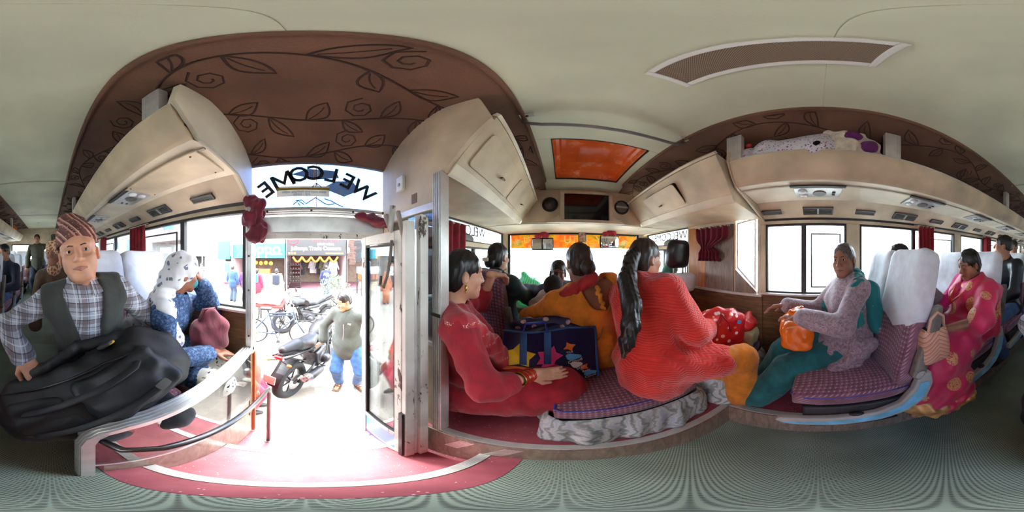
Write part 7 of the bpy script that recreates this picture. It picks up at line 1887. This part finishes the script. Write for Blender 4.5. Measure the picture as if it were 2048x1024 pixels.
# ------------------------------------------------------------------ motorcycle
m_tyre = M('tyre_rubber', (26, 26, 28), .8, 0, .15, 20, .5, 40); m_rim = M('black_alloy', (46, 46, 50), .35, .6); m_mblk = M('satin_black_paint', (17, 18, 22), .42, .1, .15); m_engine = M('engine_metal', (62, 62, 66), .4, .7, .2, 30, .3, 60); m_chrome = M('silver_can', (196, 196, 196), .2, .9, .05)
def motorcycle(label):
    e = thing('motorcycle', label, 'motorcycle'); R0 = .255; rt_ = .06
    for nm, y in (('rear_wheel', -.66), ('front_wheel', .68)):
        w = empty(nm); w.parent = e
        MB().torus((0, y, R0 + rt_), (1, 0, 0), R0, rt_, 36, 10).build('tyre', m_tyre, w, smooth=True)
        MB().torus((0, y, R0 + rt_), (1, 0, 0), R0 - .045, .018, 36, 8).build('rim', m_rim, w, smooth=True)
        for k in range(6):
            t = k*math.pi/3; d = V3((0, math.cos(t), math.sin(t))); MB().cyl(V3((0, y, R0 + rt_)) + d*.04, V3((0, y, R0 + rt_)) + d*.21, .014, .010, 8).build('spoke', m_rim, w)
        MB().lathe([(.0, -.07), (.045, -.07), (.05, -.03), (.05, .03), (.045, .07), (0, .07)], (0, y, R0 + rt_), (1, 0, 0), 16).build('hub', m_engine, w)
        MB().lathe([(.05, .060), (.13, .060), (.13, .064), (.05, .064)], (0, y, R0 + rt_), (1, 0, 0), 28).build('brake_disc', m_chrome, w)
    for sx in (-1, 1): MB().tube([(sx*.10, -.66, .315), (sx*.10, -.30, .36), (sx*.07, -.08, .40)], .022, 8).build('swingarm', m_mblk, e, smooth=True)
    S = Sdf(); S.box((0, .02, .42), (.13, .20, .15), .04, None, .03); S.box((0, .14, .58), (.10, .09, .12), .03, Matrix.Rotation(R(-20), 3, 'X'), .03); S.cap((-.16, .0, .38), (.16, .0, .38), .09, .09, .02); soft('engine', S, .014, m_engine, e)
    for i in range(5): MB().box((-.115, .05, .50 + i*.03), (.115, .24, .512 + i*.03), rot=(R(-20), 0, 0)).build('cooling_fin', m_engine, e)
    for sx in (-1, 1):
        MB().tube([(sx*.05, .50, .95), (sx*.12, .28, .72), (sx*.13, .18, .45), (sx*.11, -.08, .32)], .018, 8).build('frame_tube', m_mblk, e, smooth=True)
        MB().tube([(sx*.10, .20, .70), (sx*.11, -.30, .72), (sx*.08, -.85, .86)], .016, 8).build('subframe', m_mblk, e, smooth=True)
        MB().tube([(sx*.095, .45, 1.0), (sx*.095, .68, .32)], [.024, .028], 10).build('fork_leg', m_chrome, e, smooth=True)
    S = Sdf(); S.ell((0, .26, .86), (.15, .25, .12), None, .05); S.ell((0, .38, .84), (.17, .13, .12), None, .05); S.ell((0, .10, .83), (.11, .16, .08), None, .05); soft('fuel_tank', S, .012, m_mblk, e)
    S = Sdf(); S.cap((0, .02, .80), (0, -.22, .76), .085, .12, .04).cap((0, -.22, .77), (0, -.48, .85), .12, .10, .04).cap((0, -.48, .87), (0, -.78, .94), .09, .05, .03); S.box((0, -.3, .62), (.3, .8, .10), .02, None, .03, -1); soft('seat', S, .012, M('seat_vinyl', (20, 22, 28), .45, bump=.2, bscale=80), e)
    S = Sdf(); S.cap((0, -.30, .72), (0, -.82, .88), .075, .035, .03); S.cap((.11, .1, .66), (.10, -.3, .70), .04, .05, .03).cap((-.11, .1, .66), (-.10, -.3, .70), .04, .05, .03); soft('tail_fairing', S, .012, m_mblk, e)
    mb = MB(); rings = []
    for i in range(12):
        t = R(20 + i*11); y = -.66 - .345*math.cos(t); z = .315 + .345*math.sin(t); rings.append([(-.075, y, z), (.075, y, z), (.075, y*1.0 - .008*math.cos(t), z + .008*math.sin(t)), (-.075, y - .008*math.cos(t), z + .008*math.sin(t))])
    mb.loft(rings).build('rear_mudguard', m_mblk, e)
    mb = MB(); rings = []
    for i in range(10):
        t = R(40 + i*11); y = .68 - .345*math.cos(t); z = .315 + .345*math.sin(t); rings.append([(-.07, y, z), (.07, y, z), (.07, y - .008*math.cos(t), z + .008*math.sin(t)), (-.07, y - .008*math.cos(t), z + .008*math.sin(t))])
    mb.loft(rings).build('front_mudguard', m_mblk, e)
    ex = MB().tube([(.15, .26, .50), (.16, .22, .28), (.15, .0, .24), (.17, -.22, .30)], .024, 10).build('exhaust_pipe', m_engine, e, smooth=True)
    MB().tube([(.18, -.18, .29), (.185, -.26, .31), (.20, -.64, .42)], [.04, .062, .068], 16).build('silencer', m_mblk, e, smooth='auto'); MB().lathe([(.0, 0), (.03, 0), (.03, .03), (.045, .035), (.071, .02), (.071, -.05), (0, -.05)], (.201, -.645, .421), (.02, -.96, .28), 18).build('silencer_tip', m_chrome, e, smooth='auto')
    MB().tube([(-.38, .34, 1.08), (-.28, .42, 1.06), (-.10, .46, 1.02), (.10, .46, 1.02), (.28, .42, 1.06), (.38, .34, 1.08)], .012, 8).build('handlebar', m_mblk, e, smooth=True)
    for sx in (-1, 1):
        MB().cyl((sx*.28, .42, 1.06), (sx*.39, .335, 1.082), .019, .019, 10).build('grip', m_black, e)
        mi = MB().tube([(sx*.25, .44, 1.07), (sx*.30, .42, 1.20)], .006, 6).build('mirror_stalk', m_mblk, e); MB().lathe([(0, -.01), (.05, -.01), (.055, .0), (.05, .012), (0, .016)], (sx*.31, .42, 1.24), (0, 1, 0), 16).build('mirror', m_mblk, mi)
        MB().tube([(sx*.03, -.84, .80), (sx*.12, -.86, .78)], .008, 6).build('indicator_stalk', m_mblk, e); MB().ball((sx*.14, -.865, .78), (.03, .022, .018), 10, 6).build('indicator', M('orange_indicator', (230, 110, 30), .3), e, smooth=True)
        MB().tube([(sx*.14, -.16, .34), (sx*.24, -.18, .34)], .012, 8).build('footpeg', m_engine, e)
    MB().lathe([(.0, -.08), (.07, -.06), (.10, .0), (.095, .03), (0, .045)], (0, .56, .93), (0, 1, .1), 20).build('headlamp', m_chrome, e, smooth=True)
    MB().rbox((0, -.86, .86), (.10, .05, .05), .015, 4).build('tail_lamp', M('red_tail_lamp', (170, 20, 24), .3), e, smooth=True)
    pl_ = MB().tube([(0, -.80, .80), (0, -1.0, .60)], .018, 6).build('plate_hanger', m_mblk, e); MB().box((-.075, -1.03, .54), (.075, -1.018, .65), rot=(R(-14), 0, 0)).build('number_plate', M('worn_plate', (186, 150, 136), .5), pl_)
    MB().tube([(-.13, -.08, .33), (-.20, -.14, .02)], .011, 8).build('side_stand', m_engine, e)
    return e
mc = motorcycle('black motorcycle with fat rear tyre parked outside the door'); mc.location = (-2.44, .15, ZG); mc.rotation_euler = (0, R(-3), R(62))
mc2 = copy_tree(mc); mc2.location = (-4.35, .05, ZG); mc2.rotation_euler = (0, R(5), R(205)); mc2['label'] = 'second motorcycle with round headlamp beyond the bicycle frame'
# crash bar of the second machine stays with it
MB().tube([(-.1, .2, .75), (-.32, .28, .68), (-.34, .26, .42), (-.12, .16, .35)], .014, 8).build('crash_bar', m_mblk, mc2, smooth=True); MB().tube([(.1, .2, .75), (.32, .28, .68), (.34, .26, .42), (.12, .16, .35)], .014, 8).build('crash_bar', m_mblk, mc2, smooth=True)
# bicycle
bc = thing('bicycle', 'grey bicycle frame with chainring parked behind the motorcycle', 'bicycle', (-3.45, -.62, ZG), R(4)); m_bk = M('grey_blue_paint', (56, 68, 86), .4, .3)
for y in (-.52, .58):
    w = empty('wheel'); w.parent = bc; MB().torus((0, y, .33), (1, 0, 0), .31, .018, 36, 8).build('tyre', m_tyre, w, smooth=True); MB().torus((0, y, .33), (1, 0, 0), .29, .009, 36, 6).build('rim', m_chrome, w)
    for k in range(10): MB().cyl((0, y, .33), (0, y + .29*math.cos(k*.628), .33 + .29*math.sin(k*.628)), .002, .002, 5).build('spoke', m_chrome, w)
for nm, a, b in (('top_tube', (0, -.18, .80), (0, .36, .84)), ('down_tube', (0, .38, .72), (0, -.02, .30)), ('seat_tube', (0, -.02, .30), (0, -.20, .88)), ('chain_stay', (.03, -.02, .30), (.03, -.52, .33)), ('seat_stay', (.03, -.18, .78), (.03, -.52, .33)), ('head_tube', (0, .35, .90), (0, .40, .66)), ('fork', (.03, .40, .66), (.03, .58, .33)), ('second_top_tube', (0, -.17, .74), (0, .37, .78))): MB().cyl(a, b, .017, .017, 10).build(nm, m_bk, bc, smooth=True)
MB().tube([(-.26, .26, 1.0), (-.14, .36, .98), (0, .35, .92), (.14, .36, .98), (.26, .26, 1.0)], .011, 8).build('handlebar', m_chrome, bc, smooth=True); MB().rbox((0, -.24, .92), (.15, .26, .06), .025, 6).build('saddle', m_black, bc, smooth=True)
MB().torus((.05, -.02, .30), (1, 0, 0), .085, .008, 28, 6).build('chainring', m_engine, bc); MB().cyl((.06, -.02, .30), (.07, .03, .14), .010, .009, 8).build('crank', m_engine, bc); MB().box((.07, .0, .12), (.15, .07, .145)).build('pedal', m_black, bc)
# handcart with pink load, litter
hc = thing('handcart', 'low handcart with pale pink load beyond the bicycle', 'cart', (-4.6, -1.05, ZG)); MB().box((-.5, -.45, .70), (.5, .45, .76)).build('bed', M('red_cart_bed', (140, 40, 36), .7), hc); S = Sdf(); S.box((0, 0, .86), (.42, .38, .10), .05, None, .03); S.ell((.1, .1, .98), (.3, .25, .10), None, .05); S.disp = wobble(.015, 14, 5, 81); soft('cloth_load', S, .025, cloth('pale_pink_cloth', (176, 120, 116)), hc)
for y in (-.40, .40): MB().torus((0, y, .32), (0, 1, 0), .30, .02, 28, 6).build('cart_wheel', m_tyre, hc)
for x, yy in ((-.45, -.4), (-.45, .36), (.45, -.4), (.45, .36)): MB().box((x - .02, yy, .0), (x + .02, yy + .04, .7)).build('cart_leg', m_dark, hc)
m_paper = M('paper_litter', (226, 220, 206), .8)
for i, (px, py, lb) in enumerate(((633, 769, 'crumpled white paper between the motorcycle and sandals'), (641, 781, 'small paper scrap on the ground near the sandals'), (735, 690, 'grey litter scrap by the far kerb'), (548, 792, 'pale leaf scrap near the rear tyre'))):
    p = at(px, py, 1); d = ZG / p.z; p = p * d; p.z = ZG + .002
    tag(MB().grid(lambda u, v: (p.x + (u - .5)*.11, p.y + (v - .5)*.13, ZG + .006 + .01*math.sin(u*6 + i)*math.sin(v*5)), 6, 6).build('paper_scrap', m_paper, None, solid=.002), lb, 'litter')
m_stone = M('pale_pebble', (160, 154, 144), .9)
for i in range(60):
    x = rng.uniform(-4.5, -1.15); y = rng.uniform(-1.8, 1.6); r_ = rng.uniform(.008, .028)
    o = MB().ball((x, y, ZG + r_*.3), (r_*1.3, r_, r_*.6), 7, 5).build('pebble', m_stone, None, smooth=True); tag(o, 'small pale pebble lying on the dusty ground outside the door', 'pebble', 'pebbles on the ground')

# ------------------------------------------------------------------ people in the street
def walker(label, x, y, az, H, sk, hairst, topm, botm, res=.022, sleeve=1.9, head_az=None, pitch=0, skirt=False, back=None, **kw):
    k = H / 1.62; z = ZG; f = V3((math.sin(R(az)), math.cos(R(az)), 0)); r0 = V3((math.cos(R(az)), -math.sin(R(az)), 0)); p = V3((x, y, z + .90*k))
    hd = V3((x, y, z + 1.49*k)) + f*.03
    P = Person('person', label, p, az, hd, H, head_az, pitch, 0, 1, foot_r=V3((x, y, z + .085*k)) + r0*.10*k, foot_l=V3((x, y, z + .085*k)) - r0*.10*k + f*.06, knee_r=p + f*.5 - V3((0, 0, .4)), knee_l=p + f*.5 - V3((0, 0, .4)), **kw)
    P.make(sk, res*.8, res*.42, hands=True, brow=None, feet=True)
    if hairst: P.hair(hairst, None, res*.45)
    P.top('top', topm, .022, sleeve, .12, res*.8, loose=.01, thigh=.5 if skirt else 0)
    P.trousers('trousers', botm, .018, 1.95, .03, res*.8); P.shoes(m_shoe, res*.7)
    return P
m_jean = cloth('light_blue_jeans', (46, 84, 132), .2, .5, 7)
x, y = -2.02, .52
P = Person('person', 'man in grey zip jacket and blue jeans standing beside the motorcycle', (x, y, ZG + .90), 125, V3((x + .04, y - .045, ZG + 1.52)), 1.66, 165, -14, 0, 1.0,
           hand_r=(-2.12, .22, ZG + .86), pole_r=(-.6, -.4, -.3), hdir_r=(-.3, -.6, -.5), hand_l=(-1.90, .76, ZG + .93), pole_l=(-.2, .9, 0), hdir_l=(-.3, -.7, -.3), pn_l=(-.5, -.5, 0), foot_r=(x - .02, y - .10, ZG + .088), foot_l=(x + .06, y + .12, ZG + .088), knee_r=(x + .4, y - .3, ZG + .5), knee_l=(x + .5, y + .1, ZG + .5))
P.make(sk_c, .011, .0048, brow=m_hair, lips=m_lip); P.hair('short')
m_gj = cloth('grey_green_jacket', (60, 66, 60), .1, .5, 6)
jk = P.top('zip_jacket', m_gj, .026, 1.82, .13, .010, loose=.014, seed=91); P.trousers('blue_jeans', m_jean, .008, 1.97, .022, .010)
S = Sdf(); S.cap(P.neck - P.f*.0, P.neck + (P.nt - P.neck)*.7, .066, .062, .02); S.ell(P.nt + P.u*.02, (.055, .06, .07), P.tm, .01, -1); P.part('collar', S, m_gj, .008)
MB().tube([P.neck + P.f*.085 - P.u*.02, P.p + P.u*P.L*.66 + P.f*.142, P.p + P.u*P.L*.34 + P.f*.140, P.p + P.f*.158, P.p - P.u*.12 + P.f*.160], .004, 6).build('zip', m_cons, jk)
o = link('chest_print', text_mesh('NB', .03, False, .002), m_wht, jk); o.matrix_local = frame_mat(P.p + P.u*P.L*.72 + P.f*.135 - P.rt*.07, -P.rt, P.u)
S = Sdf(); S.cap(P.hx() @ V3((-.025, .100, -.052)), P.hx() @ V3((.025, .100, -.052)), .004, .004); soft('moustache', S, .003, m_hair, P.o)
for sd in (1, -1):
    fd = P.foot_dir(sd); a = P.an[sd] - V3((0, 0, .08)); sa = MB().rbox(a + fd*.05, (.095, .26, .022), .01, 5, None, (0, 0, math.atan2(-fd.x, fd.y))).build('sandal', m_sandal, P.o, smooth=True)
    for q in (.0, .05, .10): MB().torus(P.an[sd] - V3((0, 0, .052)) + fd*q, fd, .040, .006, 16, 6).build('sandal_strap', m_sandal, sa, smooth=True)
P = walker('person in navy sports top with white lettering walking into the menswear shop', -7.6, .95, -80, 1.68, sk_c, 'short', cloth('navy_sports_top', (16, 26, 62)), cloth('navy_track_trousers', (18, 30, 70)))
o = link('back_print', text_mesh('AIR', .17, False, .004, .004), m_wht, P.o); o.matrix_local = frame_mat(P.p + P.u*P.L*.7 - P.f*.145, P.rt, P.u)
P = walker('person in pale jacket with a dark backpack in front of the open shop', -6.3, -1.15, -95, 1.62, sk_c, 'low', cloth('pale_beige_jacket', (160, 148, 130)), cloth('grey_cotton', (90, 90, 94)), skirt=True)
tag(soft('backpack', Sdf().box(P.p + P.u*.30 - P.f*.20, (.14, .08, .2), .05, P.tm, .02), .02, cloth('slate_backpack', (26, 34, 50))), 'dark slate backpack worn by the person in the pale jacket', 'backpack')
P = walker('person in pink dress with a turquoise backpack at the phone shop', -6.6, -2.05, -80, 1.58, sk_c, 'low', cloth('pink_dress', (164, 30, 60)), cloth('red_pink_trousers', (150, 24, 44)), skirt=True)
tag(soft('backpack', Sdf().box(P.p + P.u*.30 - P.f*.20, (.14, .08, .18), .05, P.tm, .02), .02, cloth('turquoise_backpack', (20, 124, 146))), 'turquoise backpack worn by the person in the pink dress', 'backpack')
walker('person in purple checked shirt at the phone shop', -6.8, -2.65, -100, 1.62, sk_b, 'short', cloth('purple_check', (80, 42, 96)), cloth('slate_trousers', (44, 60, 78)))
walker('person in plain blue shirt at the phone shop beside the purple shirt', -6.6, -3.2, -90, 1.68, sk_b, 'short', cloth('plain_blue_shirt', (26, 58, 110)), cloth('slate_trousers', (44, 60, 78)))
walker('person in black and white jacket standing before the shutter shop', -8.4, -6.25, 85, 1.66, sk_c, 'short', printed('black_white_jacket', (226, 226, 226), (30, 30, 36), 6, .4), cloth('dark_trousers', (44, 42, 44)))
P = walker('person in long peach shawl by the kerb near the poster banner', -5.6, -3.55, 60, 1.45, sk_b, None, cloth('peach_shawl', (176, 112, 80)), cloth('peach_shawl', (176, 112, 80)), skirt=True); S = Sdf(); S.ell((0, -.012, .03), (.1, .12, .11), k=.02); S.cap((0, -.04, -.06), (0, 0, -.2), .10, .13, .04); S.ell((0, .15, -.04), (.075, .09, .10), k=.01, op=-1); P.part('shawl', S, cloth('peach_shawl'  , (222, 170, 140)), .014, True)
P = walker('person in orange top and red trousers standing close outside by the doorway', -1.42, -.56, -20, 1.45, sk_b, 'low', cloth('orange_red_top', (180, 46, 18)), cloth('crimson_trousers', (176, 20, 60)), res=.015)
